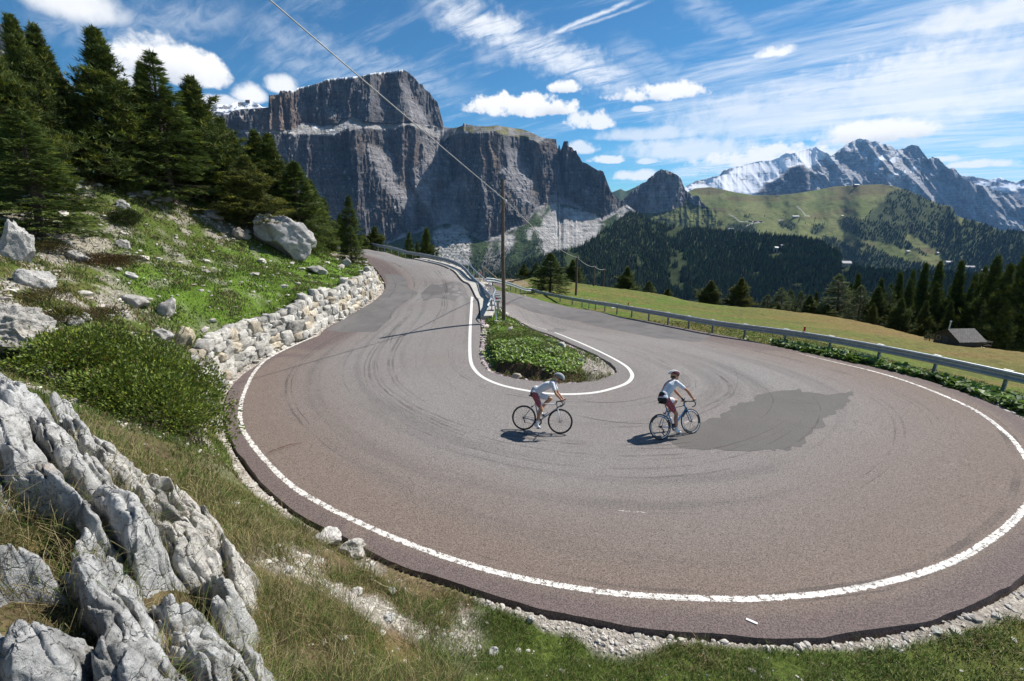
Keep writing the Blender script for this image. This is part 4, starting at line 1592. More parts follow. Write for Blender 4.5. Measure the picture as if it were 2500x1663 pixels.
def coK(X, Y, V, N):
    b_ = interp_line(baseK, X)
    c = mixc(np.broadcast_to(grey * 2.1, X.shape + (3,)), brown * 1.2, sstep(0, .5, fbm(p3(X * .08, Y * .05), 4, 83)) * .5)
    c = mixc(c, grey * .9, sstep(.05, .4, fbm(p3(X * .15, Y * .05), 3, 85)) * .6)
    gm = mixc(np.array([.13, .145, .05]), fgreen, sstep(.05, .3, fbm(p3(X * .09, Y * .12), 4, 84)))
    return np.where((Y < b_)[..., None], c, gm)


relief('rocky_knob', 1475, 1750, 1.5, skyK, [(1475, 575), (1750, 575)], 150, 3380, slK, lambda X, Y, r: -.016 * ridged(p3(X * .06, Y * .02), 4, 82) - .004 * ridged(p3(X * .25, Y * .1), 3, 86), coK, MAT['far_rock'],
       'rocky knob rising from the green slopes', top_noise=4.5, smooth=3)

# ---- the broad green hill with its pistes
skyB = [(1380, 600), (1440, 560), (1480, 545), (1560, 545), (1620, 535), (1655, 500), (1677, 470), (1697, 460), (1733, 457), (1755, 460.5), (1794, 469.5), (1841, 477), (1895, 477), (1938.5, 473), (1982, 466), (2039.5, 455),
        (2083, 453), (2119, 451), (2151, 450), (2184, 455), (2212.6, 464), (2245, 477), (2259.5, 486), (2277.5, 491), (2292, 500), (2321, 502), (2330, 516), (2332, 525), (2353, 534), (2400, 545), (2443, 563), (2500, 565), (2640, 600)]
FOR_B = [c4([(1090, 665), (1150, 640), (1270, 655), (1330, 590), (1370, 560), (1420, 530), (1400, 500), (1480, 465), (1560, 450), (1690, 510), (1890, 595), (1950, 645), (2200, 725), (2500, 735), (2700, 780), (2700, 1300), (1000, 1300),
               (1100, 980), (1110, 890), (1000, 820), (1010, 780), (1060, 770), (1200, 850), (1225, 790), (1180, 760), (1120, 710)]),
         c4([(700, 665), (740, 660), (810, 690), (800, 735), (740, 715), (700, 690)]), c4([(930, 690), (1000, 680), (1000, 720), (950, 760), (900, 745)]),
         c4([(350, 690), (420, 685), (540, 690), (545, 770), (420, 750), (350, 720)]), c4([(-120, 590), (60, 590), (150, 640), (200, 720), (100, 760), (-200, 760)]), c4([(250, 670), (320, 660), (320, 700), (270, 700)]),
         c4([(465, 620), (500, 620), (500, 645), (470, 650)]), c4([(980, 770), (1060, 770), (1180, 840), (1230, 900), (1240, 1000), (1100, 900), (1000, 830)])]
OPEN_B = [c4([(1150, 740), (1260, 785), (1430, 820), (1620, 875), (1750, 920), (1840, 955), (1800, 990), (1600, 945), (1440, 900), (1400, 870), (1280, 820)]),
          c4([(1560, 745), (1640, 785), (1720, 835), (1790, 880), (1850, 955), (1800, 960), (1730, 915), (1640, 855), (1550, 790)]), c4([(1030, 820), (1080, 850), (1120, 860), (1115, 895), (1080, 890)]),
          c4([(1240, 840), (1300, 845), (1250, 870)]), c4([(1140, 925), (1180, 925), (1180, 960), (1215, 968), (1150, 1035), (1110, 1000)]),
          c4([(1890, 625), (1950, 650), (1940, 700), (1900, 670)]), c4([(1410, 830), (1450, 860), (1600, 915), (1560, 905), (1430, 870)])]


def coB(X, Y, V, N):
    gr = mixc(np.array([.155, .165, .06]), np.array([.11, .135, .04]), sstep(-.3, .4, fbm(p3(X * .02, Y * .05), 4, 91)))
    gr = mixc(gr, np.array([.12, .09, .045]), sstep(.1, .5, fbm(p3(X * .015, Y * .07), 4, 92) + .4 * sstep(500, 460, Y)) * .65)
    gr = mixc(gr, np.array([.17, .19, .065]), pmask(X, Y, c4([(560, 700), (900, 640), (1100, 640), (1230, 790), (1000, 800), (600, 760)]), 8) * .6)
    fm = np.zeros(X.shape)
    for q in FOR_B:
        fm = np.maximum(fm, pmask(X, Y, q, 1, 10, 3, .08))
    for q in OPEN_B:
        fm = fm * (1 - pmask(X, Y, q, 1, 4, 5, .1))
    c = mixc(gr, fgreen * .8, fm * .9)
    # gravel tracks
    for t_ in ([(820, 568), (850, 590), (880, 630), (905, 632)], [(360, 620), (400, 640), (430, 668), (590, 672)], [(470, 700), (520, 680), (590, 672)], [(700, 660), (730, 652)], [(1150, 960), (1165, 985), (1140, 1020)]):
        P = np.array(c4(t_))
        L_ = resample(P, 60)
        Q = np.stack([X.ravel(), Y.ravel()], 1)
        sel = (np.abs(Q[:, 0] - P[:, 0].mean()) < 60) & (np.abs(Q[:, 1] - P[:, 1].mean()) < 40)
        dd = np.full(len(Q), 99.)
        dd[sel] = np.min(np.hypot(Q[sel, 0][:, None] - L_[None, :, 0], (Q[sel, 1][:, None] - L_[None, :, 1])), 1)
        c = mixc(c, debris, sstep(1.7, .7, dd.reshape(X.shape)) * .8)
    return c


_, LB = relief('green_hill', 1380, 2640, 2, skyB, [(1380, 640), (1950, 650), (2060, 760), (2640, 790)], 210, lambda x: np.interp(x, [1380, 1950, 2100, 2640], [2900, 2900, 2300, 2150]),
               lambda X, Y: 15.5 + 6 * fbm(p3(X * .02, Y * .04), 3, 93), lambda X, Y, r: .009 * fbm(p3(X * .015, Y * .02), 4, 94) + .004 * fbm(p3(X * .08, Y * .1), 3, 95), coB, MAT['far_soft'],
               'broad green hill with ski pistes and woods', smooth=4)

# ---- the near wooded slope
skyF = [(780, 660), (900, 672), (1000, 665), (1100, 668), (1180, 690), (1250, 662), (1290, 640), (1330, 628), (1400, 612), (1440, 590), (1480, 560), (1530, 522), (1551, 518), (1605, 545), (1641, 553), (1713, 561), (1821, 571), (1950, 584),
        (1993, 590), (2029, 607), (2047, 621), (2057, 640), (2090, 662), (2200, 672), (2640, 700)]
_, LF = relief('wooded_slope', 780, 2640, 3, skyF, [(780, 800), (2640, 930)], 110, 900, lambda X, Y: 10.5 + 3 * fbm(p3(X * .01, Y * .02), 3, 96), lambda X, Y, r: .02 * fbm(p3(X * .012, Y * .02), 4, 97),
               lambda X, Y, V, N: np.broadcast_to(fgreen * .75, X.shape + (3,)).copy(), MAT['far_soft'], 'wooded valley side below the pistes', smooth=4)

# ---- the woods themselves: thousands of small conifers read as one mass
def cone_tpl(seed):
    rg = np.random.default_rng(seed)
    V, F, c = [], [], []
    k = 0
    for z0, z1, r_ in ((.06, .5, .20), (.3, .78, .145), (.58, 1.0, .085)):
        n_ = 6
        th = np.arange(n_) / n_ * 2 * np.pi + rg.uniform(0, 1)
        R = r_ * rg.uniform(.75, 1.25, n_)
        V += [(R[i] * np.cos(th[i]), R[i] * np.sin(th[i]), z0 + rg.uniform(-.04, .04)) for i in range(n_)] + [(0, 0, z1)]
        F += [(k + i, k + (i + 1) % n_, k + n_) for i in range(n_)]
        k += n_ + 1
    return np.array(V), np.array(F)


m_ = attr_mat('far_conifer', .9, 0, .25, .05, spec=.1)
rg = np.random.default_rng(5)
SH = np.array([.040, .058, .028])


def forest(name, L, px, py, hgt, label, tint=1.0, thin=None):
    P, ok = on_layer(L, px, py)
    P = P[ok]
    n_ = len(P)
    P[:, 2] -= 1.0
    Vs, Fs, cs, k = [], [], [], 0
    cls = rg.integers(0, 4, n_)
    for c_ in range(4):
        V, F = cone_tpl(c_)
        q = P[cls == c_]
        hh = hgt * rg.uniform(.6, 1.15, len(q))
        V2, F2 = scatter(V, F, q, rg.uniform(0, 6.28, len(q)), hh * rg.uniform(.85, 1.25, len(q)), sclz=hh)
        col = SH * tint * rg.uniform(.6, 1.5, (len(q), 1)) * (1 + rg.normal(0, .1, (len(q), 3)))
        yl = rg.random(len(q)) < .08
        col[yl] *= np.array([1.9, 1.8, 1.0])
        Vs.append(V2)
        Fs.append(F2 + k)
        cs.append(np.repeat(col, len(V), 0))
        k += len(V2)
    return tag(link(name, mk_mesh(name, np.concatenate(Vs), np.concatenate(Fs), MAT['far_conifer'], cols=np.concatenate(cs), smooth=False)), label, kind='stuff')


N_ = 34000
fx = rg.uniform(1040, 2560, N_)
T_ = interp_line(skyF, fx)
fy = T_ + (rg.random(N_) ** 1.15) * (800 - T_)
gap = fbm(p3(fx * .02, fy * .04), 3, 99)
kp = (gap < .42)
meadow_gap = in_poly(np.stack([fx, fy], 1), np.array(c4([(1100, 1030), (1140, 930), (1215, 965), (1150, 1040)])))
kp &= ~meadow_gap
forest('forest', LF, fx[kp], fy[kp], 19, 'dense dark conifer wood covering the valley side')
N_ = 26000
fx = rg.uniform(1560, 2560, N_)
fy = rg.uniform(460, 760, N_)
Q = np.stack([fx, fy], 1) + 4 * np.stack([fbm(p3(fx * .08, fy * .08), 3, 3), fbm(p3(fx * .08, fy * .08, 5), 3, 4)], 1)
kp = np.zeros(N_, bool)
for q in FOR_B:
    kp |= in_poly(Q, np.array(q))
for q in OPEN_B:
    kp &= ~in_poly(Q, np.array(q))
upper = in_poly(Q, np.array(c4([(1280, 660), (1380, 540), (1330, 490), (1500, 450), (1900, 600), (1700, 700), (1500, 700)])))
kp &= ~(upper & (fbm(p3(fx * .06, fy * .06), 3, 103) > .0))
kp |= (rg.random(N_) < .012) & (fy > 520) & (fx < 2000) & (fx > 1600)
forest('forest', LB, fx[kp], fy[kp], 15, 'conifer woods beside the pistes on the green hill', 1.05)
# trees climbing under the table mountain's walls
LMs = LAYERS['rock_massif']
N_ = 9000
fx = rg.uniform(1040, 1590, N_)
bs = interp_line(base1, fx)
fy = bs + 14 + rg.random(N_) * (690 - bs)
kp = np.ones(N_, bool)
for q in talus:
    kp &= ~in_poly(np.stack([fx, fy], 1), np.array(q))
dens = np.clip((fy - bs - 10) / 70, 0, 1)
kp &= rg.random(N_) < dens * (fbm(p3(fx * .03, fy * .03), 3, 104) < .15)
forest('forest', LMs, fx[kp], fy[kp], 14, 'scattered conifers climbing under the rock walls', 1.0)
# ================================================================== WALLS, BARRIERS, POLES, HUT
def rbox_tpl(nn_=5, e=.55):
    """rounded block, unit size"""
    V, F = [], []
    k = 0
    l = np.linspace(-1, 1, nn_)
    A, B_ = np.meshgrid(l, l, indexing='ij')
    for ax in range(3):
        for sg_ in (-1, 1):
            P = np.zeros((nn_ * nn_, 3))
            P[:, ax] = sg_
            P[:, (ax + 1) % 3] = A.ravel() * (sg_)
            P[:, (ax + 2) % 3] = B_.ravel()
            f_ = grid_faces(nn_, nn_)
            V.append(P)
            F.append(f_ + k)
            k += nn_ * nn_
    V = np.concatenate(V)
    S_ = V / np.linalg.norm(V, axis=1)[:, None]
    V = V * (1 - e) * .95 + S_ * e * 1.15
    # weld
    key = {}
    mp = np.zeros(len(V), int)
    out = []
    for i, v in enumerate(np.round(V, 4)):
        t_ = tuple(v)
        if t_ not in key:
            key[t_] = len(out)
            out.append(V[i])
        mp[i] = key[t_]
    return np.array(out) * .5, mp[np.concatenate(F)]


m_, nn, b, o = new_mat('limestone')
a = nn.n('ShaderNodeAttribute', attribute_name='col')
co = nn.n('ShaderNodeTexCoord').outputs['Object']
f1 = nn.noise(co, 5, 8, .7, .3)
f2 = nn.noise(co, 26, 5, .7)
f3 = nn.voro(nn.vm('ADD', co, nn.vm('SCALE', nn.noise(co, 3, 3, .6, out=1), s=.25)), 7, 'DISTANCE_TO_EDGE')
spots = nn.mr(nn.noise(co, 17, 6, .8, .4), .56, .66)
c = nn.vm('SCALE', a.outputs[0], s=nn.mr(f1, .3, .7, .72, 1.2))
c = nn.mix(nn.m('MULTIPLY', spots, .5), c, (.085, .08, .072, 1))
c = nn.mix(nn.m('MULTIPLY', nn.mr(nn.noise(co, 1.7, 4, .6), .55, .75), .35), c, (.36, .26, .15, 1))
nn.put(b, 'Base Color', c)
b.inputs['Roughness'].default_value = .92
b.inputs['Specular IOR Level'].default_value = .15
hh = nn.m('ADD', nn.m('ADD', f1, nn.m('MULTIPLY', f2, .35)), nn.m('MULTIPLY', nn.mr(f3, 0, .06), .25))
nn.put(b, 'Normal', nn.bump(hh, .9, .05))

STONE_T = rbox_tpl(7, .38)
rg = np.random.default_rng(12)


def stone_wall():
    wa, wb = WALL_A - 4, WALL_B + 18
    L = Os[wa:wb] + nrm_o[wa:wb] * .44
    L = resample(L, len(L))
    s = np.concatenate([[0], np.cumsum(np.linalg.norm(np.diff(L, axis=0), axis=1))])
    Vs, Fs, Cs, k = [], [], [], 0
    V0, F0 = STONE_T
    total = s[-1]
    for course in range(7):
        x = rg.uniform(-.3, 0)
        while x < total:
            w = rg.uniform(.26, .70) * (1.1 if course < 2 else .95)
            xm = x + w / 2
            t = xm / total
            H = 1.36 * (1 - .25 * (1 - sstep(0, .06, t))) * (1 - .45 * sstep(.90, 1.0, t)) + .06 * math.sin(xm * 1.3)
            ch = H / 4.5
            z = course * ch * .93 + ch / 2
            if z > H + .05:
                x += w * .93
                continue
            if rg.random() < .14 and course < 5:
                h_ = ch * rg.uniform(1.7, 2.0)
                z += ch * .4
            else:
                h_ = ch * rg.uniform(.95, 1.3)
            i = int(np.clip(np.searchsorted(s, xm), 1, len(L) - 2))
            p = L[i]
            tt_ = (L[i + 1] - L[i - 1])
            tt_ = tt_ / np.linalg.norm(tt_)
            nv = np.array([-tt_[1], tt_[0]])
            if nv @ nrm_o[wa + i] < 0:
                nv = -nv
            v = V0 * np.array([w * 1.04, rg.uniform(.38, .5), h_ * 1.03])
            v = v + .095 * np.stack([fbm(v * 4.4 + rg.uniform(0, 99), 3, q) for q in (1, 2, 3)], 1) + .035 * np.stack([fbm(v * 11 + rg.uniform(0, 99), 2, q) for q in (4, 5, 6)], 1)
            ro = rg.uniform(-.14, .14)
            v = np.stack([v[:, 0] * math.cos(ro) - v[:, 2] * math.sin(ro), v[:, 1], v[:, 0] * math.sin(ro) + v[:, 2] * math.cos(ro)], 1)
            off = .05 + z * .30 + rg.uniform(-.075, .06)
            c_ = p + nv * off
            zb = Bz(p[None])[0]
            wv = np.stack([c_[0] + v[:, 0] * tt_[0] + v[:, 1] * nv[0], c_[1] + v[:, 0] * tt_[1] + v[:, 1] * nv[1], zb - .03 + z + v[:, 2]], 1)
            Vs.append(wv)
            Fs.append(F0 + k)
            k += len(V0)
            base = np.array([.56, .54, .49]) * rg.uniform(.68, 1.15)
            if rg.random() < .2:
                base = base * np.array([1.02, .93, .80])
            if rg.random() < .18:
                base = base * .66
            Cs.append(np.repeat(base[None], len(V0), 0))
            x += w * .95
    me = mk_mesh('stone_wall', np.concatenate(Vs), np.concatenate(Fs), MAT['limestone'], cols=np.concatenate(Cs))
    tag(link('stone_wall', me), 'low dry wall of pale limestone blocks holding the grass bank', 'stone wall')


stone_wall()

m_, nn, b, o = new_mat('galvanised')
co = nn.n('ShaderNodeTexCoord').outputs['Object']
f = nn.noise(co, 7, 6, .7)
v = nn.voro(co, 30, out=1)
c = nn.mix(nn.mr(f, .3, .7), (.30, .34, .37, 1), (.46, .49, .51, 1))
c = nn.mix(nn.mr(nn.noise(nn.mapping(co, scale=(1, 1, 5)), 2.5, 5, .7), .58, .75), c, (.20, .19, .18, 1))
nn.put(b, 'Base Color', c)
b.inputs['Metallic'].default_value = .55
nn.put(b, 'Roughness', nn.mr(f, .2, .8, .42, .62))
plain('galv_post', (.34, .36, .37), .55, .4, .25, 8)
plain('galv_bright', (.55, .58, .62), .35, .75, .12, 6)
plain('concrete', (.46, .44, .40), .9, 0, .22, 5, .3)
plain('red_plastic', (.50, .025, .02), .4)
plain('white_paint', (.75, .74, .72), .5)
plain('wood_pole', (.12, .092, .068), .85, 0, .35, 9, .4)
plain('wood_old', (.10, .082, .065), .85, 0, .35, 9, .4)
plain('cable_grey', (.34, .34, .33), .6)
plain('black_rubber', (.02, .02, .021), .6, spec=.3)
plain('black_plastic', (.018, .018, .02), .45)

BEAM = np.array([(-.005, .155), (.035, .15), (.06, .125), (.06, .085), (.02, .055), (-.02, .03), (-.02, -.03), (.02, -.055), (.06, -.085), (.06, -.125), (.035, -.15), (-.005, -.155)])


def frame_of(xy):
    T = np.gradient(xy, axis=0)
    T /= np.linalg.norm(T, axis=1)[:, None] + 1e-9
    return T, np.stack([-T[:, 1], T[:, 0]], 1)


def extrude_profile(xy, z, side, prof, th=.006):
    """run a (out, up) profile along xy; side = unit normals towards the traffic"""
    P2 = np.concatenate([prof, prof[::-1] - np.array([th, 0])])
    V = np.stack([xy[:, None, 0] + side[:, None, 0] * P2[None, :, 0], xy[:, None, 1] + side[:, None, 1] * P2[None, :, 0], z[:, None] + P2[None, :, 1] + 0 * side[:, None, 0]], -1)
    nv = len(P2)
    n_ = len(xy)
    V2 = V.reshape(-1, 3)
    I, J = np.meshgrid(np.arange(n_ - 1), np.arange(nv), indexing='ij')
    F = np.stack([I * nv + J, (I + 1) * nv + J, (I + 1) * nv + (J + 1) % nv, I * nv + (J + 1) % nv], -1).reshape(-1, 4)
    return V2, F


def crash_barrier(name, label, line, traffic, zf, top=.75, spacing=2.0, extra=None):
    line = resample(line, int(np.linalg.norm(np.diff(line, axis=0), axis=1).sum() / .1))
    T, N = frame_of(line)
    if ((traffic - line[len(line) // 2]) @ N[len(line) // 2]) < 0:
        N = -N
    z = zf(line)
    z = np.convolve(np.pad(z, 15, mode='edge'), np.ones(31) / 31, mode='valid')
    root = thing(name, label, 'crash barrier', (line[0, 0], line[0, 1], z[0]))
    off = np.array([line[0, 0], line[0, 1], z[0]])
    V, F = extrude_profile(line + N * .08, z + top - .155, N, BEAM)
    bm_ = link('beam', mk_mesh('beam', V - off, F, MAT['galvanised'], smooth=False), root)
    step = int(round(spacing / .1))
    for i in range(step // 2, len(line) - 3, step):
        mb = MB()
        R_ = np.array([[T[i, 0], N[i, 0], 0], [T[i, 1], N[i, 1], 0], [0, 0, 1]])
        zt = z[i]
        c = np.array([line[i, 0], line[i, 1], 0]) - off
        zz = zt - .35
        hgt = top - .05 + .35
        mb.box((c[0] - N[i, 0] * .05, c[1] - N[i, 1] * .05, zz + hgt / 2 - 0 + c[2] + 0), (.10, .008, hgt), R_)
        mb.box((c[0] - N[i, 0] * .02 + T[i, 0] * .046, c[1] - N[i, 1] * .02 + T[i, 1] * .046, zz + hgt / 2 + c[2]), (.008, .055, hgt), R_)
        mb.box((c[0] - N[i, 0] * .02 - T[i, 0] * .046, c[1] - N[i, 1] * .02 - T[i, 1] * .046, zz + hgt / 2 + c[2]), (.008, .055, hgt), R_)
        mb.box((c[0] + N[i, 0] * .025, c[1] + N[i, 1] * .025, zt + top - .16 + c[2]), (.075, .07, .26), R_)
        mb.box((c[0] - N[i, 0] * .0, c[1] - N[i, 1] * .0, zt + top + .012 + c[2]), (.24, .09, .006), R_)
        p_ = mb.build('post', MAT['galv_post'], root, smooth=False)
    return root, off, line, T, N, z


PP = [(2379, 941), (2219, 899.6), (2089, 872.6), (1975, 849), (1879, 834), (1800, 824), (1732, 812.6), (1675, 799.5), (1624, 789), (1581, 781), (1543, 773), (1509, 766.4), (1480, 760),
      (1452, 755.6), (1429, 750), (1407, 745.8), (1386, 742), (1368, 738), (1350, 734), (1335, 730.5), (1321, 727.5), (1307, 724), (1295, 721.5), (1240, 709), (1185, 697)]
rail_w = on_road(PP)[:, :2]
ext = rail_w[0] + (rail_w[0] - rail_w[1]) / np.linalg.norm(rail_w[0] - rail_w[1]) * 1.0
rl = np.concatenate([[(19.6, 3.6), (19.2, 7.2), (17.6, 10.6)], rail_w])
# smooth the traced line a little
rl = cr(rl, 0)
rl = resample(rl, 500)
for _ in range(3):
    rl[10:-10] = np.stack([np.convolve(rl[:, c], np.ones(21) / 21, mode='same') for c in (0, 1)], 1)[10:-10]
root, off, line, T, N, z = crash_barrier('crash_barrier', 'long galvanised crash barrier along the lower arm beside the meadow', rl, np.array([5., 15.]), Bz)
RAIL_R = line
for q in ((1966, 820), (1534, 748)):
    P = project(np.stack([line[:, 0], line[:, 1], z + .85], 1))
    i = int(np.argmin(np.abs(P[0] - q[0]) + 1e3 * (P[2] < 0)))
    c = np.array([line[i, 0], line[i, 1], z[i] + .75]) - off
    R_ = np.array([[T[i, 0], N[i, 0], 0], [T[i, 1], N[i, 1], 0], [0, 0, 1]])
    mb = MB().box(c + (0, 0, .13), (.085, .03, .22), R_)
    r_ = mb.build('reflector', MAT['red_plastic'], root, smooth=False)
    mb = MB().box(c + (0, 0, .0), (.07, .04, .05), R_)
    mb.build('reflector_holder', MAT['white_paint'], r_, smooth=False)

# upper arm: ledge, barrier and tubular handrail
ip = resample(cr(np.concatenate([[(-37.5, 76.5), (-28.5, 68)], on_road([q for q in IN_PX if q[0] < 1171][:8] + [(1170, 776)])[:, :2]]), 0), 700)
Li = ip
for _ in range(2):
    Li[8:-8] = np.stack([np.convolve(Li[:, c], np.ones(17) / 17, mode='same') for c in (0, 1)], 1)[8:-8]
Tn, nI_ = frame_of(Li)
if (np.array([-2., 60.]) - Li[len(Li) // 2]) @ nI_[len(Li) // 2] < 0:
    nI_ = -nI_
w_t = np.interp(np.arange(len(Li)), [0, len(Li) - 90, len(Li) - 25, len(Li)], [1, 1, .95, .62])
offs = .88 * w_t
Lr = Li + nI_ * offs[:, None]
kA = int(np.argmin(np.linalg.norm(Li - on_road([(1000, 631)])[0, :2], axis=1)))


def zl(P):
    return Bz(P) + .10


# concrete ledge with its low retaining face
Lk = Li[kA:]
wk = w_t[kA:]
inn = Lk + nI_[kA:] * (.10 * wk)[:, None]
outn = Lk + nI_[kA:] * (1.08 * wk)[:, None]
sk_ = np.concatenate([[0], np.cumsum(np.linalg.norm(np.diff(Lk, axis=0), axis=1))])
zb_ = Bz(Lk)
rt = thing('retaining_wall', 'pale concrete ledge and retaining wall under the upper barrier', 'retaining wall', (Lk[0, 0], Lk[0, 1], zb_[0]))
o0 = np.array([Lk[0, 0], Lk[0, 1], zb_[0]])
mb = MB()
k0 = 0
slabs = []
while k0 < len(Lk) - 3:
    k1 = min(int(np.searchsorted(sk_, sk_[k0] + .98)), len(Lk) - 1)
    a_, b_ = k0, max(k1, k0 + 1)
    ii_ = np.arange(a_, b_ + 1)
    g_ = .014
    V = []
    ztop = zb_[ii_] + .11 + rg.uniform(-.006, .006)
    tdir = (Lk[b_] - Lk[a_]) / (np.linalg.norm(Lk[b_] - Lk[a_]) + 1e-9)
    ins_, ous_ = inn[ii_].copy(), outn[ii_].copy()
    ins_[-1] -= tdir * g_
    ous_[-1] -= tdir * g_
    for P, zz in ((ins_, ztop - .25), (ins_, ztop), (ous_, ztop), (ous_, ztop - .25)):
        V.append(np.concatenate([P, zz[:, None]], 1))
    V = np.stack(V, 1)
    nI = len(ii_)
    I, J = np.meshgrid(np.arange(nI - 1), np.arange(4), indexing='ij')
    F = np.stack([I * 4 + J, (I + 1) * 4 + J, (I + 1) * 4 + (J + 1) % 4, I * 4 + (J + 1) % 4], -1).reshape(-1, 4)
    mb.add(V.reshape(-1, 3) - o0, F)
    mb.add(V[0] - o0, [[0, 1, 2, 3]])
    mb.add(V[-1] - o0, [[3, 2, 1, 0]])
    k0 = b_
mb.build('coping', MAT['concrete'], rt, smooth=False)
V = np.stack([np.concatenate([outn - nI_[kA:] * .06, (zb_ - .1)[:, None]], 1), np.concatenate([outn + nI_[kA:] * .25, (zb_ - 3.2)[:, None]], 1),
              np.concatenate([outn - nI_[kA:] * .3, (zb_ - 3.2)[:, None]], 1), np.concatenate([outn - nI_[kA:] * .3, (zb_ - .1)[:, None]], 1)], 1) - o0
I, J = np.meshgrid(np.arange(len(Lk) - 1), np.arange(4), indexing='ij')
F = np.stack([I * 4 + J, (I + 1) * 4 + J, (I + 1) * 4 + (J + 1) % 4, I * 4 + (J + 1) % 4], -1).reshape(-1, 4)
link('wall_body', mk_mesh('wall_body', V.reshape(-1, 3), F, MAT['concrete'], smooth=False), rt)

rootL, offL, lineL, TL, NL, zL = crash_barrier('crash_barrier', 'galvanised crash barrier on the concrete ledge of the upper arm', Lr[:], np.array([-9., 35.]), zl)
# handrail of steel tube on its outer side, bent down at the near end
PL = project(np.stack([lineL[:, 0], lineL[:, 1], zL + 1.1], 1))
kH = int(np.argmin(np.abs(PL[0] - 1058) + np.abs(PL[1] - 620)))
hl = lineL[kH:] - NL[kH:] * .16
hz = zL[kH:] + 1.12
end = np.array([[hl[-1, 0] + .1, hl[-1, 1] - .35, hz[-1] - .12], [hl[-1, 0] + .16, hl[-1, 1] - .62, hz[-1] - .45], [hl[-1, 0] + .2, hl[-1, 1] - .78, hz[-1] - .85], [hl[-1, 0] + .22, hl[-1, 1] - .85, hz[-1] - 1.25]])
st_ = np.array([[hl[0, 0], hl[0, 1], hz[0] - .9], [hl[0, 0], hl[0, 1], hz[0] - .12]])
pts = np.concatenate([st_, np.concatenate([hl, hz[:, None]], 1)[2::4], end])
mb = MB().tube(pts - offL, .036, 8)
mb.build('handrail', MAT['galv_bright'], rootL)
for i in range(kH + 8, len(lineL) - 4, 20):
    c = np.array([lineL[i, 0], lineL[i, 1], 0]) - NL[i].tolist()[0] * np.array([.16, 0, 0]) - np.array([0, NL[i][1] * .16, 0])
    MB().tube(np.array([[c[0], c[1], zL[i] - .1], [c[0], c[1], zL[i] + 1.1]]) - offL, .022, 6).build('handrail_post', MAT['galv_bright'], rootL)
# stacked chevron plates behind the last posts, seen edge-on
for q in range(4):
    i = len(lineL) - 14 - q * 10
    c = np.array([lineL[i, 0], lineL[i, 1], 0]) - np.array([NL[i][0], NL[i][1], 0]) * .34
    mb = MB().box(np.array([c[0], c[1], zL[i] + .66]) - offL, (.30, .24, .10), np.array([[NL[i][0], -NL[i][1], 0], [NL[i][1], NL[i][0], 0], [0, 0, 1]]))
    mb.box(np.array([c[0], c[1], zL[i] + .3]) - offL, (.06, .06, .75))
    p_ = mb.build('bracket', MAT['galv_post'], rootL, smooth=False)
    if q == 1:
        MB().box(np.array([c[0] - .1, c[1] - .14, zL[i] + .64]) - offL, (.09, .02, .16)).build('reflector', MAT['red_plastic'], p_, smooth=False)

# ---- poles and cable
def pole(name, label, x, y, z0, z1, r0, r1, att=None, lean=0.0):
    rt = thing(name, label, 'pole', (x, y, z0), group=None)
    H = z1 - z0
    h = np.linspace(-.4, H, 12)
    pts = np.stack([lean * h + .012 * np.sin(h * 1.3), 0 * h, h], 1)
    MB().tube(pts, np.interp(h, [-.4, H], [r0, r1]), 12).build('shaft', MAT['wood_pole'], rt)
    zi = (att if att is not None else z1 - .15) - z0
    mb = MB().lathe([(0, -.06), (.03, -.06), (.05, -.02), (.05, .02), (.03, .05), (.0, .06)], (r1 + .06, -r1 - .03, zi), seg=10)
    mb.build('insulator', MAT['white_paint'], rt)
    MB().box((r1 * .6, -r1 * .7, zi), (.16, .03, .03)).build('hook', MAT['galv_post'], rt, smooth=False)
    return rt


z0 = gnd(-.43, 23.1)[0]
pole('utility_pole', 'tall wooden utility pole standing on the grass island', -.43, 23.1, z0, 7.2, .105, .075, att=6.2, lean=-.004)
PO = []
for px, py, Z, lab in ((1409.5, 626, 62, 'wooden pole behind the lower barrier, nearest of the three by the tall spruce'), (1451.5, 649, 78, 'wooden pole in the meadow, middle of the far three'),
                       (1475, 656, 92, 'short wooden pole at the meadow crest, farthest of the three')):
    t = atZ(px, py, Z)
    zg = gnd(t[0], t[1])[0]
    PO.append(t)
    pole('utility_pole', lab, t[0], t[1], zg, t[2], .10 + .001 * Z, .075 + .0008 * Z)


def cable(name, label, a, b_, sag, r_):
    a, b_ = np.array(a, float), np.array(b_, float)
    t = np.linspace(0, 1, 60)[:, None]
    P = a + (b_ - a) * t
    P[:, 2] -= 4 * sag * (t * (1 - t))[:, 0]
    o_ = MB().tube(P - a, r_, 6).build(name, MAT['cable_grey'], loc=a)
    return tag(o_, label, 'cable')


A = np.array([-.30, 22.98, 6.2])
cable('cable', 'thick grey cable rising from the island pole across the upper left sky', A, A + (np.array([-6.25, 14.0, 11.1]) - A) * 2.3, .12, .019)
cable('cable', 'grey cable from the island pole down to the pole by the tall spruce', A, PO[0] - (0, 0, .15), .5, .024)
cable('cable', 'short cable between the two nearer meadow poles', PO[0] - (0, 0, .15), PO[1] - (0, 0, .15), .35, .035)
cable('cable', 'short cable between the two farthest meadow poles', PO[1] - (0, 0, .15), PO[2] - (0, 0, .15), .25, .04)

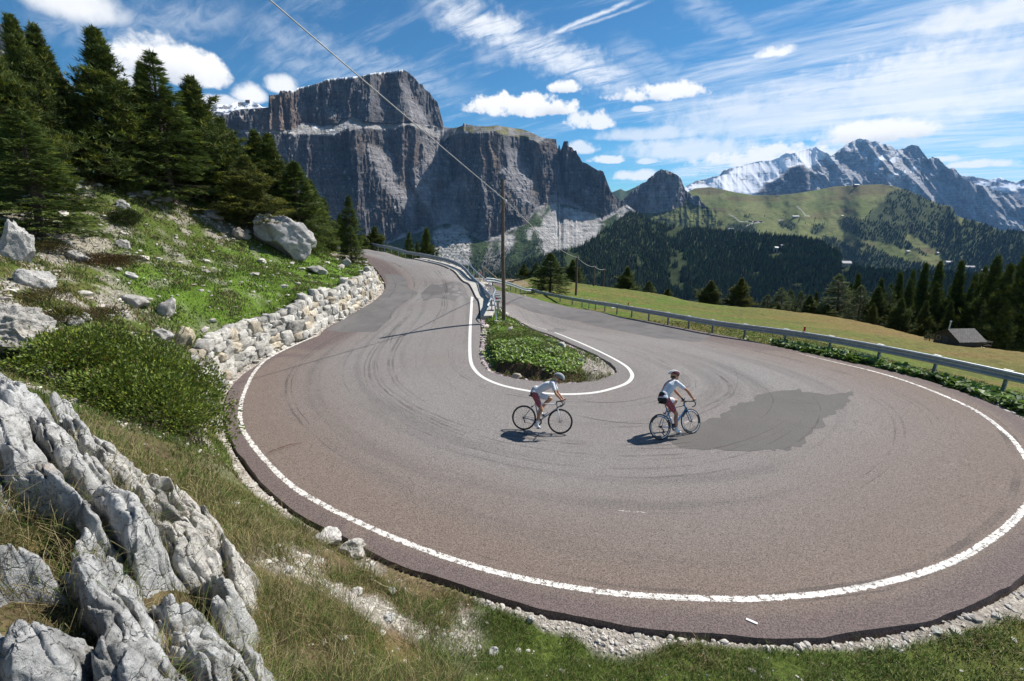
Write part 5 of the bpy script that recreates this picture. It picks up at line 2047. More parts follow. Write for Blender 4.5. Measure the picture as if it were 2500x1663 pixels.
# ---- things at the start of the lower arm
p = atZ(1171, 669, 82)
zg = gnd(p[0], p[1])[0]
sg_ = thing('road_sign', 'small red-rimmed warning triangle beyond the upper barrier', 'road sign', (p[0], p[1], zg))
hs = p[2] - zg
MB().tube([(0, 0, -.2), (0, 0, hs + .3)], .04, 8).build('post', MAT['galv_post'], sg_)
tri = np.array([(math.sin(a_), math.cos(a_)) for a_ in (0, 2.094, 4.189)])
mb = MB()
mb.add(np.array([(q[0] * .62, -.05, hs + q[1] * .62) for q in tri] + [(q[0] * .62, -.03, hs + q[1] * .62) for q in tri]), [[0, 1, 2], [5, 4, 3]]).add(
    np.array([(q[0] * .62, -.05, hs + q[1] * .62) for q in tri] + [(q[0] * .62, -.03, hs + q[1] * .62) for q in tri]), [[0, 3, 4, 1], [1, 4, 5, 2], [2, 5, 3, 0]])
pl_ = mb.build('sign_plate', MAT['red_plastic'], sg_, smooth=False)
mb = MB().add(np.array([(q[0] * .38, -.056, hs + q[1] * .38) for q in tri]), [[0, 1, 2]])
mb.build('sign_face', MAT['white_paint'], pl_, smooth=False)

plain('wood_pale', (.40, .31, .21), .8, 0, .25, 6, .3)


def w3(px, py, Z):
    return atZ(px, py, Z)


b0 = w3(1181, 676, 84)
zg = gnd(b0[0], b0[1])[0]
fr = thing('timber_frame', 'pale timber post with a slanting brace beyond the barrier', 'timber frame', (b0[0], b0[1], zg))
tp_ = w3(1180.5, 649, 84) - np.array([b0[0], b0[1], zg])
MB().tube([(0, 0, -.2), tp_], .11, 6).build('post', MAT['wood_pale'], fr, smooth=False)
br = w3(1214, 680, 84) - np.array([b0[0], b0[1], zg])
MB().tube([tp_ * .93, (br[0], br[1], br[2])], .09, 6).build('brace', MAT['wood_pale'], fr, smooth=False)
b0 = w3(1205, 686, 80)
zg = gnd(b0[0], b0[1])[0]
fr = thing('wooden_fence', 'low rustic fence of posts and rails at the crest behind the sign', 'fence', (b0[0], b0[1], zg))
for px in (1186, 1205, 1218, 1233, 1246):
    q = w3(px, 680, 80)
    zq = gnd(q[0], q[1])[0]
    MB().tube([(q[0] - b0[0], q[1] - b0[1], zq - zg - .1), (q[0] - b0[0], q[1] - b0[1], zq - zg + 1.0)], .09, 6).build('post', MAT['wood_old'], fr, smooth=False)
q0, q1 = w3(1205, 680, 80), w3(1248, 684, 80)
zz0, zz1 = gnd(q0[0], q0[1])[0], gnd(q1[0], q1[1])[0]
for hq in (.4, .85):
    MB().tube([(q0[0] - b0[0], q0[1] - b0[1], zz0 - zg + hq), (q1[0] - b0[0], q1[1] - b0[1], zz1 - zg + hq)], .075, 6).build('rail', MAT['wood_pale'], fr, smooth=False)
q = w3(1243, 688, 78)
zq = gnd(q[0], q[1])[0]
lg = tag(MB().tube([(-.8, 0, .3), (.8, .3, .45)], .26, 10).build('log', MAT['wood_pale'], None, loc=(q[0], q[1], zq)), 'short pale log lying at the end of the rustic fence', 'log')

# ---- the hut
m_, nn, b, o = new_mat('shingle')
co = nn.n('ShaderNodeTexCoord').outputs['Object']
br_ = nn.n('ShaderNodeTexBrick')
nn.put(br_, 'Vector', nn.n('ShaderNodeUVMap', uv_map='uv').outputs[0])
br_.inputs['Scale'].default_value = 1
br_.inputs['Mortar Size'].default_value = .012
br_.inputs['Brick Width'].default_value = .26
br_.inputs['Row Height'].default_value = .22
br_.inputs['Color1'].default_value = (.12, .11, .10, 1)
br_.inputs['Color2'].default_value = (.19, .175, .16, 1)
br_.inputs['Mortar'].default_value = (.03, .03, .03, 1)
nn.put(b, 'Base Color', br_.outputs[0])
b.inputs['Roughness'].default_value = .9
m_, nn, b, o = new_mat('plank_wall')
co = nn.n('ShaderNodeTexCoord').outputs['Object']
w_ = nn.n('ShaderNodeTexWave', wave_type='BANDS', bands_direction='Z')
nn.put(w_, 'Vector', co)
w_.inputs['Scale'].default_value = 1.6
nn.put(b, 'Base Color', nn.mix(nn.mr(w_.outputs[1], .0, .25), (.02, .016, .012, 1), nn.mix(nn.noise(nn.mapping(co, scale=(1, 1, 8)), 3, 5, .6), (.07, .05, .036, 1), (.13, .10, .075, 1))))
b.inputs['Roughness'].default_value = .9


def hut():
    c = hit(2335, 842, 30, 80)
    if c is None:
        c = atZ(2335, 842, 45)
        c[2] = gnd(c[0], c[1])[0]
    ax = math.radians(3)                   # ridge runs away to the right
    rt = thing('wooden_hut', 'small dark wooden hut with a shingle roof below the grove', 'hut', (c[0], c[1], c[2] - .1), rz=ax)
    rt.scale = (.66, .66, .66)
    L, Wd, h, rh = 3.1, 3.2, 1.2, 1.05
    z0 = -.5
    mb = MB()
    t = .12
    # walls as four slabs and two gables, local x = ridge, y = across
    mb.box((0, -Wd / 2, (h + z0) / 2), (L, t, h - z0))
    mb.box((0, Wd / 2, (h + z0) / 2), (L, t, h - z0))
    for sx in (-1, 1):
        x0, x1 = sx * (L / 2 - .003), sx * (L / 2 - t)
        V = [(x0, -Wd / 2 + t / 2, z0), (x0, Wd / 2 - t / 2, z0), (x0, Wd / 2 - t / 2, h), (x0, 0, h + rh - .05), (x0, -Wd / 2 + t / 2, h), (x1, -Wd / 2 + t / 2, z0), (x1, Wd / 2 - t / 2, z0), (x1, Wd / 2 - t / 2, h), (x1, 0, h + rh - .05), (x1, -Wd / 2 + t / 2, h)]
        F4 = [[0, 1, 2, 4], [5, 6, 7, 9], [0, 5, 6, 1], [1, 6, 7, 2], [2, 7, 8, 3], [3, 8, 9, 4], [4, 9, 5, 0]]
        mb.add(V, F4)
        mb.add(V, [[2, 3, 4], [7, 8, 9]])
    mb.build('wall', MAT['plank_wall'], rt, smooth=False)
    ov = .35
    V, F, U = [], [], []
    for sy in (-1, 1):
        yo = sy * (Wd / 2 + ov)
        zo = h - ov * rh / (Wd / 2)
        k = len(V)
        a_ = [(-L / 2 - .3, 0, h + rh), (L / 2 + .3, 0, h + rh), (L / 2 + .3, yo, zo), (-L / 2 - .3, yo, zo)]
        V += a_ + [(p_[0], p_[1], p_[2] + .09) for p_ in a_]
        U += [(0, 0), (L, 0), (L, 2.4), (0, 2.4)] * 2
        F += [[k, k + 1, k + 2, k + 3], [k + 4, k + 7, k + 6, k + 5], [k, k + 4, k + 5, k + 1], [k + 1, k + 5, k + 6, k + 2], [k + 2, k + 6, k + 7, k + 3], [k + 3, k + 7, k + 4, k]]
    rf = link('roof', mk_mesh('roof', V, np.array(F), MAT['shingle'], smooth=False, uv=np.array(U)), rt)
    mb = MB().tube([(-1.3, .3, h + rh - .3), (-1.3, .3, h + rh + .95)], .07, 10).lathe([(0, .12), (.13, 0), (.0, 0)], (-1.3, .3, h + rh + .98), seg=10)
    ch = mb.build('chimney_pipe', MAT['galv_bright'], rf)
    MB().box((-L / 2 - .015, .1, .55), (.05, .8, 1.5)).build('door', MAT['wood_old'], rt, smooth=False)
    w_ = MB().box((-L / 2 - .012, 1.05, .85), (.05, .45, .45)).build('window', MAT['black_plastic'], rt, smooth=False)
    MB().box((-L / 2 - .03, 1.05, 1.1), (.06, .56, .05)).box((-L / 2 - .03, 1.05, .6), (.06, .56, .05)).box((-L / 2 - .032, .8, .85), (.06, .05, .5)).box((-L / 2 - .032, 1.3, .85), (.06, .05, .5)).build('frame', MAT['wood_pale'], w_, smooth=False)
    # small deck with its railing at the far end
    mb = MB().box((L / 2 + .65, -.9, .0), (1.2, 1.7, .08))
    dk = mb.build('deck', MAT['wood_pale'], rt, smooth=False)
    mb = MB()
    for x_, y_ in ((L / 2 + .1, -1.72), (L / 2 + 1.2, -1.72), (L / 2 + 1.2, -.1)):
        mb.box((x_, y_, .3), (.08, .08, 1.5))
    mb.box((L / 2 + .65, -1.72, .95), (1.2, .07, .09)).box((L / 2 + 1.2, -.9, .95), (.07, 1.7, .09)).box((L / 2 + .65, -1.72, .5), (1.2, .05, .08)).box((L / 2 + 1.2, -.9, .5), (.05, 1.7, .08))
    mb.build('railing', MAT['wood_old'], dk, smooth=False)
    return rt


hut()
q = hit(2243, 812, 30, 90)
if q is not None:
    pb = MB().box((0, 0, .55), (.18, .05, 1.25), np.array([[math.cos(.6), 0, -math.sin(.6)], [0, 1, 0], [math.sin(.6), 0, math.cos(.6)]]))
    tag(pb.build('plank', MAT['white_paint'], loc=q, smooth=False), 'pale board propped aslant in the grass left of the hut', 'plank')

# ---- houses far away
plain('house_wall', (.40, .36, .31), .8, noise_amt=.1, scale=.3)
plain('house_wood', (.12, .075, .045), .8, noise_amt=.15, scale=.3)
plain('roof_grey', (.30, .30, .31), .6, noise_amt=.1, scale=.3)
plain('roof_brown', (.14, .09, .07), .8, noise_amt=.1, scale=.3)


def house(layer, px, py, w, d, h, rh, yaw, wallm, roofm, label, name='mountain_house', base=None):
    if isinstance(layer, str):
        layer = LAYERS[layer]
    P, ok = on_layer(layer, np.array([float(px)]), np.array([float(py)]))
    P = P[0]
    rt = thing(name, label, 'house', (P[0], P[1], P[2] - h * .3), rz=math.radians(yaw))
    MB().box((0, 0, h * .65), (w, d, h * 1.3)).build('wall', MAT[wallm], rt, smooth=False)
    z = h * 1.3
    V = [(-w / 2 - 1, -d / 2 - 1, z), (w / 2 + 1, -d / 2 - 1, z), (w / 2 + 1, d / 2 + 1, z), (-w / 2 - 1, d / 2 + 1, z), (-w / 2 - 1, 0, z + rh), (w / 2 + 1, 0, z + rh)]
    mb = MB().add(V, [[0, 1, 5, 4], [2, 3, 4, 5]]).add(V, [[3, 0, 4], [1, 2, 5]])
    mb.build('roof', MAT[roofm], rt, smooth=False)
    nw = max(2, int(w / 6))
    for i in range(nw):
        MB().box((-w / 2 + (i + .5) * w / nw, -d / 2 - .05, h * .85), (w / nw * .4, .2, h * .28)).build('window', MAT['black_plastic'], rt, smooth=False)
    return rt


GH, WS = 'green_hill', 'wooded_slope'
house(GH, 2090, 456, 40, 16, 13, 4, 10, 'house_wood', 'roof_grey', 'summit lift station on the skyline of the green hill')
house(GH, 1899, 479, 26, 12, 5, 3, 0, 'house_wall', 'roof_brown', 'small red-roofed hut on the ridge left of the lift station')
house(GH, 1942, 531, 40, 16, 7, 5, -8, 'house_wall', 'roof_grey', 'white lodge in the middle of the open piste')
house(GH, 1832, 541, 20, 10, 5, 4, 5, 'house_wood', 'roof_brown', 'left brown barn of the hamlet on the meadow')
house(GH, 1845, 542, 18, 10, 5, 4, -4, 'house_wood', 'roof_brown', 'middle brown barn of the hamlet on the meadow')
house(GH, 1858, 542, 16, 10, 5, 4, 8, 'house_wood', 'roof_brown', 'right brown barn of the hamlet on the meadow')
house(GH, 1736, 557, 34, 15, 9, 6, 12, 'house_wood', 'roof_grey', 'large chalet at the upper edge of the wood')
house(GH, 1756, 562, 18, 11, 6, 4, 5, 'house_wall', 'roof_brown', 'small chalet right of the large chalet at the wood edge')
house(GH, 1785, 561, 30, 12, 6, 5, -10, 'house_wall', 'roof_grey', 'long pale house beside the copse at the wood edge')
house(GH, 2057, 529, 12, 9, 5, 3, 0, 'house_wall', 'roof_grey', 'tiny white cabin high beside the piste')
house(GH, 2216, 616, 14, 9, 5, 3, 0, 'house_wall', 'roof_grey', 'tiny white cabin on the right-hand piste')
house(GH, 2288, 620, 14, 9, 5, 3, 20, 'house_wall', 'roof_grey', 'tiny cabin at the upper right piste edge')
house(GH, 2316, 644, 26, 14, 7, 5, -10, 'house_wall', 'roof_grey', 'white house at the foot of the pistes')
house(GH, 2366, 656, 30, 12, 7, 5, -15, 'house_wall', 'roof_grey', 'long white-roofed house between the grove tops')
house(GH, 2407, 665, 30, 12, 7, 5, -15, 'house_wall', 'roof_grey', 'pale-roofed house seen above the rightmost trees')
house(WS, 1893, 615, 11, 8, 12, 3, 15, 'house_wall', 'roof_grey', 'pale roof in a clearing of the dark wood, left of the two')
house(WS, 1908, 609, 7, 6, 12, 2, 0, 'house_wall', 'roof_grey', 'very small pale roof in the dark wood, right of the two')
house(WS, 2066, 650, 19, 12, 8, 5, -12, 'house_wall', 'roof_grey', 'large white-roofed house in the valley meadow')
house('snow_plateau', 605, 250, 26, 12, 12, 4, 0, 'house_wood', 'roof_grey', 'tiny cable-car station on the snowy plateau')
# signpost-like rocks on the skyline of the table are part of the massif
# ================================================================== ROCKS
def ico(sub):
    bm = bmesh.new()
    bmesh.ops.create_icosphere(bm, subdivisions=sub, radius=1.0)
    V = np.array([v.co[:] for v in bm.verts])
    F = np.array([[v.index for v in f.verts] for f in bm.faces])
    bm.free()
    return V, F


ICO = {k: ico(k) for k in (1, 2, 3, 4, 5, 6)}


def rock_mesh(name, size, seed, sub=4, rough=.28, strata=0.0, sdir=(0.3, 0.2, 1), col=(.40, .385, .36), angular=.85, fine=.07):
    V, F = ICO[sub]
    V = V.copy()
    rr_ = np.random.default_rng(seed)
    # planar facets cut the ball into a block
    n_ = rr_.normal(0, 1, (14, 3))
    n_ /= np.linalg.norm(n_, axis=1)[:, None]
    dd = rr_.uniform(.62, .98, 14)
    for a_, d_ in zip(n_, dd):
        over = V @ a_ - d_
        V = V - np.maximum(over, 0)[:, None] * a_ * angular * 1.6
    o_ = rr_.uniform(0, 50, 3)
    r_ = 1 + rough * fbm(V * 1.3 + o_, 3, seed) + rough * .45 * (ridged(V * 2.6 + o_, 4, seed + 3) - .5) + fine * fbm(V * 9 + o_, 3, seed + 5)
    V = V * r_[:, None]
    if strata:
        s_ = np.array(sdir, float)
        s_ /= np.linalg.norm(s_)
        h = V @ s_
        w = strata * (ridged(np.stack([h * 5 + .4 * fbm(V * 2 + o_, 3, seed), V[:, 0] * .6, V[:, 1] * .6], 1), 3, seed + 8) - .5)
        V = V * (1 + w)[:, None]
    V = V * np.array(size) / 2
    c = np.broadcast_to(np.array(col), V.shape).copy()
    c *= (1 + .22 * fbm(V * 2.5 / max(size) * 3 + o_, 4, seed + 11))[:, None]
    return mk_mesh(name, V, F, MAT['limestone'], cols=c)


def rock(px, py, w, h, label, seed, Z=None, sub=4, name='boulder', tilt=(0, 0, 0), depth=None, sink=.25, **kw):
    """px,py = middle of the rock's foot in the photo; w,h its size in photo pixels"""
    p_ = hit(px, py, 2.5, 120)
    if p_ is None:
        print('rock misses', label)
        return
    Z = (p_ - C0) @ _F
    s_ = Z / FPX
    size = (w * s_, (depth or .8) * w * s_, h * s_ * 1.25)
    o_ = link(name, rock_mesh(name, size, seed, sub, **kw), None)
    d_ = (p_[:2]) / np.linalg.norm(p_[:2])
    o_.location = (p_[0] + d_[0] * size[1] * .3, p_[1] + d_[1] * size[1] * .3, p_[2] + size[2] * (.5 - sink))
    o_.rotation_euler = (tilt[0], tilt[1], tilt[2] - math.atan2(d_[0], d_[1]))
    return tag(o_, label, 'rock')


rock(698, 628, 178, 104, 'huge slanting grey boulder under the pines above the bend', 3, sub=5, tilt=(.15, .62, .1), depth=.7, strata=.14, sdir=(.3, .2, 1), col=(.40, .39, .38), sink=.16, rough=.22, angular=.9)
rock(148, 478, 95, 62, 'broad pale boulder at the foot of the left pines', 4, sub=5, strata=.1, col=(.40, .375, .35))
rock(100, 470, 50, 50, 'narrow shaded rock left of the broad pale boulder', 41, strata=.1, col=(.36, .34, .32))
rock(350, 484, 46, 20, 'flat grey rock beside the mossy hummock on the slope crest', 5, col=(.38, .37, .36))
rock(402, 494, 34, 24, 'grey rock at the right end of the slope crest', 6, col=(.34, .33, .32))
rock(298, 510, 34, 20, 'low grey rock just below the slope crest', 7)
rock(55, 645, 62, 100, 'upright pointed rock at the left edge of the slope', 8, sub=5, tilt=(0, .15, 0), depth=.5, strata=.1, col=(.44, .43, .41), sink=.15)
rock(92, 705, 74, 56, 'slanting rock at the foot of the upright pointed rock', 9, sub=5, tilt=(0, .5, 0), col=(.43, .42, .40))
rock(52, 880, 165, 130, 'massive rough boulder at the left edge above the bush', 10, sub=6, strata=.12, depth=.9, col=(.38, .365, .34), rough=.34, sink=.18)
rock(190, 640, 52, 26, 'pale flat rock in the scree, upper left', 11, tilt=(0, .4, 0))
rock(335, 750, 62, 30, 'flat pale slab in the middle of the stony slope', 12, tilt=(0, .35, 0), sub=4)
rock(412, 775, 38, 50, 'rounded upright stone left of the green patch', 13, tilt=(0, .5, 0), col=(.46, .44, .41))
rock(186, 800, 34, 28, 'left of two small blocks in the gravel', 14)
rock(206, 785, 30, 20, 'right of two small blocks in the gravel', 15)
rock(455, 850, 40, 60, 'yellowish leaning stone above the bush', 16, tilt=(0, .5, 0), col=(.52, .45, .33))
rock(392, 830, 60, 26, 'dark fissured slab left of the yellowish leaning stone', 17, tilt=(0, .3, 0), strata=.12, col=(.36, .35, .34))
rock(305, 608, 34, 26, 'small pale block high in the scree', 18)
rock(590, 588, 44, 34, 'smooth brownish rock left of the huge boulder', 19, tilt=(0, .6, 0), col=(.36, .32, .27))
rock(775, 670, 58, 22, 'long low rock poking from the bank near the road', 20, tilt=(0, .5, 0), col=(.34, .33, .31))
rock(845, 650, 26, 20, 'small pale rock below the roadside spruce', 21)
rock(520, 535, 50, 22, 'flat rock under the middle pine', 22)
rock(16, 765, 40, 30, 'small block above the massive rough boulder', 23)
rock(208, 850, 22, 34, 'thin upright splinter above the bush', 24, depth=.5)
rock(320, 680, 30, 18, 'small white block among the brown tussocks', 25, col=(.5, .49, .47))
# foreground stones
rock(795, 1335, 74, 36, 'pale rounded stone at the asphalt edge, largest of the verge', 31, sub=5, col=(.52, .50, .47))
rock(870, 1360, 76, 40, 'low pale slab touching the asphalt edge', 32, sub=5, col=(.48, .46, .42), sink=.45)
rock(953, 1522, 32, 20, 'white stone lying in the grass below the bend', 33, sub=4, col=(.56, .55, .52))
rock(1202, 1603, 30, 22, 'grey-white stone in the grass near the lower edge', 34, sub=4, col=(.5, .49, .47))
rock(1168, 1590, 18, 12, 'small stone just left of the grey-white stone', 35, sub=3)
rock(872, 1455, 28, 18, 'white stone at the rim of the rubble patch', 36, sub=4, col=(.56, .54, .5))
rock(957, 1455, 22, 22, 'upright stone in the grass right of the rubble patch', 37, sub=4, col=(.45, .43, .4))
rock(836, 1570, 32, 14, 'flat stone in the long grass', 38, sub=3)
rock(985, 1450, 16, 20, 'narrow grey stone beside the dry twig', 39, sub=3)
rock(705, 1400, 30, 14, 'white stone on the bare soil under the outcrop', 42, sub=4, col=(.58, .56, .53))
rock(1295, 1520, 22, 12, 'small white stone close to the asphalt edge', 43, sub=3, col=(.55, .54, .5))
rock(1262, 925, 26, 12, 'pale stone in the cut edge of the island', 44, sub=3, col=(.52, .44, .36))
rock(1372, 850, 24, 14, 'white stone on the right shoulder of the island', 45, sub=3, col=(.55, .53, .5))

def cells(X, Y, seed):
    """fracture blocks: id, vector from the block centre, distance to the next crack"""
    ix, iy = np.floor(X).astype(np.int64), np.floor(Y).astype(np.int64)
    f1 = np.full(X.shape, 9.)
    f2 = np.full(X.shape, 9.)
    cx, cy = np.zeros(X.shape), np.zeros(X.shape)
    hid = np.zeros(X.shape)
    for a_ in (-1, 0, 1):
        for b_ in (-1, 0, 1):
            jx, jy = ix + a_, iy + b_
            px_ = jx + .15 + .7 * _hash(jx, jy, 1, seed)
            py_ = jy + .15 + .7 * _hash(jx, jy, 2, seed)
            d = np.hypot(X - px_, Y - py_)
            n_ = d < f1
            f2 = np.where(n_, f1, np.minimum(f2, d))
            cx, cy = np.where(n_, X - px_, cx), np.where(n_, Y - py_, cy)
            hid = np.where(n_, _hash(jx, jy, 3, seed), hid)
            f1 = np.minimum(f1, d)
    return hid, cx, cy, f2 - f1


# ---- the outcrop at the photographer's feet
def outcrop(name, label, polypx, seed, n_=420, amp=.42, groove=1.0, lift=.0, holes=()):
    pts = np.array([atZ(a_, b_, z_) for a_, b_, z_ in polypx])[:, :2]
    lo, hi = pts.min(0) - .25, pts.max(0) + .25
    X, Y = np.meshgrid(np.linspace(lo[0], hi[0], n_), np.linspace(lo[1], hi[1], n_), indexing='ij')
    Q = np.stack([X.ravel(), Y.ravel()], 1)
    ins = in_poly(Q, pts)
    cl_ = np.concatenate([pts, pts[:1]])
    d_, _ = dist_line(Q, cl_)
    d_ = np.where(ins, d_, -d_)
    g0 = gnd(Q[:, 0], Q[:, 1])
    e1 = np.array([.84, -.54])
    e2 = np.array([.54, .84])
    a_ = Q @ e1
    b_ = Q @ e2
    wv = fbm(p3(a_ * 1.1, b_ * 1.1, seed), 3, seed)
    wv2 = fbm(p3(a_ * 3.1, b_ * 3.1, seed + 1), 3, seed + 1)
    bb = b_ + .16 * wv + .03 * wv2
    # rounded ribs between narrow clefts
    ph = bb * 2.9 + .35 * fbm(p3(a_ * .6, b_ * 2, seed + 2), 2, seed + 2)
    fr_ = ph - np.floor(ph)
    lvl = _hash(np.floor(ph).astype(np.int64), (np.floor(a_ * .8 + 5 * _hash(np.floor(ph).astype(np.int64), 3, 1, seed))).astype(np.int64), 2, seed)
    xa = a_ * .8 + 5 * _hash(np.floor(ph).astype(np.int64), 3, 1, seed)
    fa = xa - np.floor(xa)
    rib = np.clip(1 - np.abs(2 * fr_ - 1) ** 3.2, 0, 1) * np.clip(1 - np.abs(2 * fa - 1) ** 7, 0, 1)
    h = amp * (.62 * rib + .40 * lvl * rib + .25 * fbm(p3(a_ * 1.3, b_ * 1.7, 4), 3, seed + 4))
    ph2 = bb * 7 + wv2
    h = h - .075 * groove * (1 - np.abs(2 * (ph2 - np.floor(ph2)) - 1)) ** 4
    # bulging secondary lumps and pits
    wq = p3(a_ * 3.2 + wv, b_ * 4.5 + wv2, 1)
    for sc_, am_, cr_ in ((1.9, .16, .10), (5.0, .062, .035), (13.0, .022, .010)):
        hid, cx, cy, cd = cells(a_ * sc_ * .55 + .25 * wv, b_ * sc_ + .25 * wv2, seed + int(sc_))
        g1_, g2_ = _hash((hid * 9973).astype(np.int64), 5, 5, seed) - .5, _hash((hid * 9973).astype(np.int64), 6, 6, seed) - .5
        h = h + am_ * ((hid - .5) + 1.5 * (g1_ * cx + g2_ * cy)) * (rib ** .5)
        h = h - cr_ * sstep(.10, .0, cd)
    h = h + .045 * (ridged(wq, 4, seed + 5) - .5) + .028 * fbm(p3(a_ * 11, b_ * 14, 2), 4, seed + 6) + .012 * fbm(p3(a_ * 40, b_ * 48, 2), 3, seed + 9)
    pit = vnoise(p3(a_ * 17, b_ * 17, 7), seed + 7)
    h = h - .022 * sstep(.74, .86, pit)
    edge = sstep(-.12, .26, d_ + .12 * wv2 + .05 * wv)
    for hx, hy, hr, hz_ in holes:
        c_ = atZ(hx, hy, hz_)[:2]
        q_ = np.hypot(*(Q - c_).T) / hr + .45 * wv2 + .3 * wv
        edge = edge * sstep(.75, 1.15, q_)
    z = g0 + lift + h * edge - (1 - edge) * .30 - .04
    z = np.round(z / .0001) * .0001
    # horizontal wrinkle so that steep faces are not stretched
    X2 = Q[:, 0] + .035 * fbm(p3(Q[:, 0] * 5, Q[:, 1] * 5, z * 5), 3, seed + 12)
    Y2 = Q[:, 1] + .035 * fbm(p3(Q[:, 0] * 5, Q[:, 1] * 5, z * 5 + 9), 3, seed + 13)
    tone = 1 + .22 * fbm(p3(a_ * 1.5, b_ * 1.5, 3), 4, seed + 20)
    c = np.array([.43, .43, .42])[None] * tone[:, None]
    c = mixc(c, np.array([.52, .49, .44]), sstep(.0, .4, fbm(p3(Q[:, 0] * .8 - 2, Q[:, 1] * .8, 6), 3, seed + 21) + .12 * (Q[:, 0] + 3.2)) * .8)
    lich = sstep(.2, .45, fbm(p3(a_ * 6, b_ * 6, 3), 4, seed + 22))
    c = mixc(c, np.array([.12, .12, .115]), lich * .55)
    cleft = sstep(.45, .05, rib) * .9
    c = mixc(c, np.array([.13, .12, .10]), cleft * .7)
    V = np.stack([X2, Y2, z], 1)
    F = grid_faces(n_, n_)[:, ::-1]
    keepv = edge > .002
    kf = keepv[F].any(1)
    F = F[kf]
    used, inv = np.unique(F, return_inverse=True)
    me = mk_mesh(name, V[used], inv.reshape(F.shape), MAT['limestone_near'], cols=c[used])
    return tag(link(name, me), label, 'rock outcrop')


m_, nn, b, o = new_mat('limestone_near')
a = nn.n('ShaderNodeAttribute', attribute_name='col')
co = nn.n('ShaderNodeTexCoord').outputs['Object']
f1 = nn.noise(co, 9, 8, .72, .4)
f2 = nn.noise(co, 60, 4, .7)
pits = nn.mr(nn.noise(co, 30, 6, .8, .6), .58, .66)
crk = nn.voro(nn.vm('ADD', co, nn.vm('SCALE', nn.noise(co, 4, 4, .6, out=1), s=.35)), 3.2, 'DISTANCE_TO_EDGE')
c = nn.vm('SCALE', a.outputs[0], s=nn.mr(f1, .28, .72, .6, 1.25))
c = nn.mix(nn.m('MULTIPLY', pits, .55), c, (.07, .068, .062, 1))
c = nn.mix(nn.m('MULTIPLY', nn.mr(crk, .02, .0), .18), c, (.09, .085, .075, 1))
c = nn.mix(nn.m('MULTIPLY', nn.mr(nn.noise(co, 2.2, 5, .65), .6, .75), .4), c, (.40, .28, .17, 1))
nn.put(b, 'Base Color', c)
b.inputs['Roughness'].default_value = .92
b.inputs['Specular IOR Level'].default_value = .15
hh = nn.m('ADD', nn.m('ADD', f1, nn.m('MULTIPLY', f2, .25)), nn.m('ADD', nn.m('MULTIPLY', pits, -.35), nn.m('MULTIPLY', nn.mr(crk, 0, .04), .4)))
nn.put(b, 'Normal', nn.bump(hh, 1.0, .035))

outcrop('rock_outcrop', 'large fissured limestone outcrop filling the lower left corner',
        [(-120, 960, 5.6), (30, 965, 5.8), (90, 1000, 5.6), (170, 1000, 5.4), (240, 1060, 5.2), (300, 1120, 5.0), (420, 1115, 5.3), (500, 1150, 5.1), (560, 1230, 4.9), (610, 1310, 4.7), (645, 1390, 4.4), (640, 1480, 4.0), (660, 1580, 3.6),
         (720, 1680, 3.2), (740, 1900, 2.7), (300, 2000, 2.2), (-100, 1900, 2.4), (-400, 1600, 3.0), (-400, 1200, 4.2)], 61, n_=640, amp=.42, lift=.12,
        holes=((390, 1215, .13, 4.7), (440, 1400, .13, 4.2), (480, 1540, .21, 3.6), (60, 1500, .30, 3.2), (130, 1640, .22, 2.8), (30, 1350, .17, 3.7), (15, 1200, .10, 4.4)))

# ---- loose stones: scree that nobody could count
rg = np.random.default_rng(77)


def lod_points(n_, rmin, rmax, amin=-62, amax=62):
    r_ = np.exp(rg.uniform(np.log(rmin), np.log(rmax), n_))
    a_ = np.radians(rg.uniform(amin, amax, n_))
    return np.stack([np.sin(a_) * r_, np.cos(a_) * r_], 1)


def gattr(P, arr):
    a_ = np.arctan2(P[:, 0], P[:, 1])
    i = np.clip(np.rint((a_ - aa[0]) / (aa[1] - aa[0])), 0, NA - 1).astype(int)
    j = np.clip(np.rint(np.interp(np.log(np.maximum(np.hypot(P[:, 0], P[:, 1]), 1.06)), lr, np.arange(NR))), 0, NR - 1).astype(int)
    return arr.reshape(NA, NR, *arr.shape[1:])[i, j]


def in_view(P, z, m_=60):
    x_, y_, Z_ = project(np.stack([P[:, 0], P[:, 1], z], 1))
    return (Z_ > 0) & (x_ > -m_) & (x_ < 2500 + m_) & (y_ > 300) & (y_ < 1663 + m_ * 2)


brightness = gc.sum(1)
P = lod_points(230000, 2.4, 55)
z = gnd(P[:, 0], P[:, 1])
gd_ = gattr(P, gd)
br_ = gattr(P, brightness)
wl_ = gattr(P, gwall)
slp_ = (P[:, 0] < -6) & (P[:, 1] > 7)
prob = sstep(.45, 1.0, br_) * .6 + np.where(slp_, .06, .012)
prob *= np.where(P[:, 0] > 6, .35, 1)
prob *= np.where((P[:, 1] > 15) & (P[:, 0] > 0), .15, 1)
kp = (gd_ > .05) & (rg.random(len(P)) < prob) & in_view(P, z) & (np.hypot(*P.T) < 45)
P, z = P[kp], z[kp]
r_ = np.hypot(*P.T)
sz = r_ * .0026 * np.exp(rg.normal(0, .55, len(P))) * np.where(rg.random(len(P)) < .04, 2.6, 1)
sz = sz * np.where((P[:, 0] < -6) & (P[:, 1] > 7), .85, 1)
sz = np.minimum(np.clip(sz, .012, .34), np.maximum(.03, r_ * .0105))
Vs, Fs, Cs, k = [], [], [], 0
cls = rg.integers(0, 6, len(P))
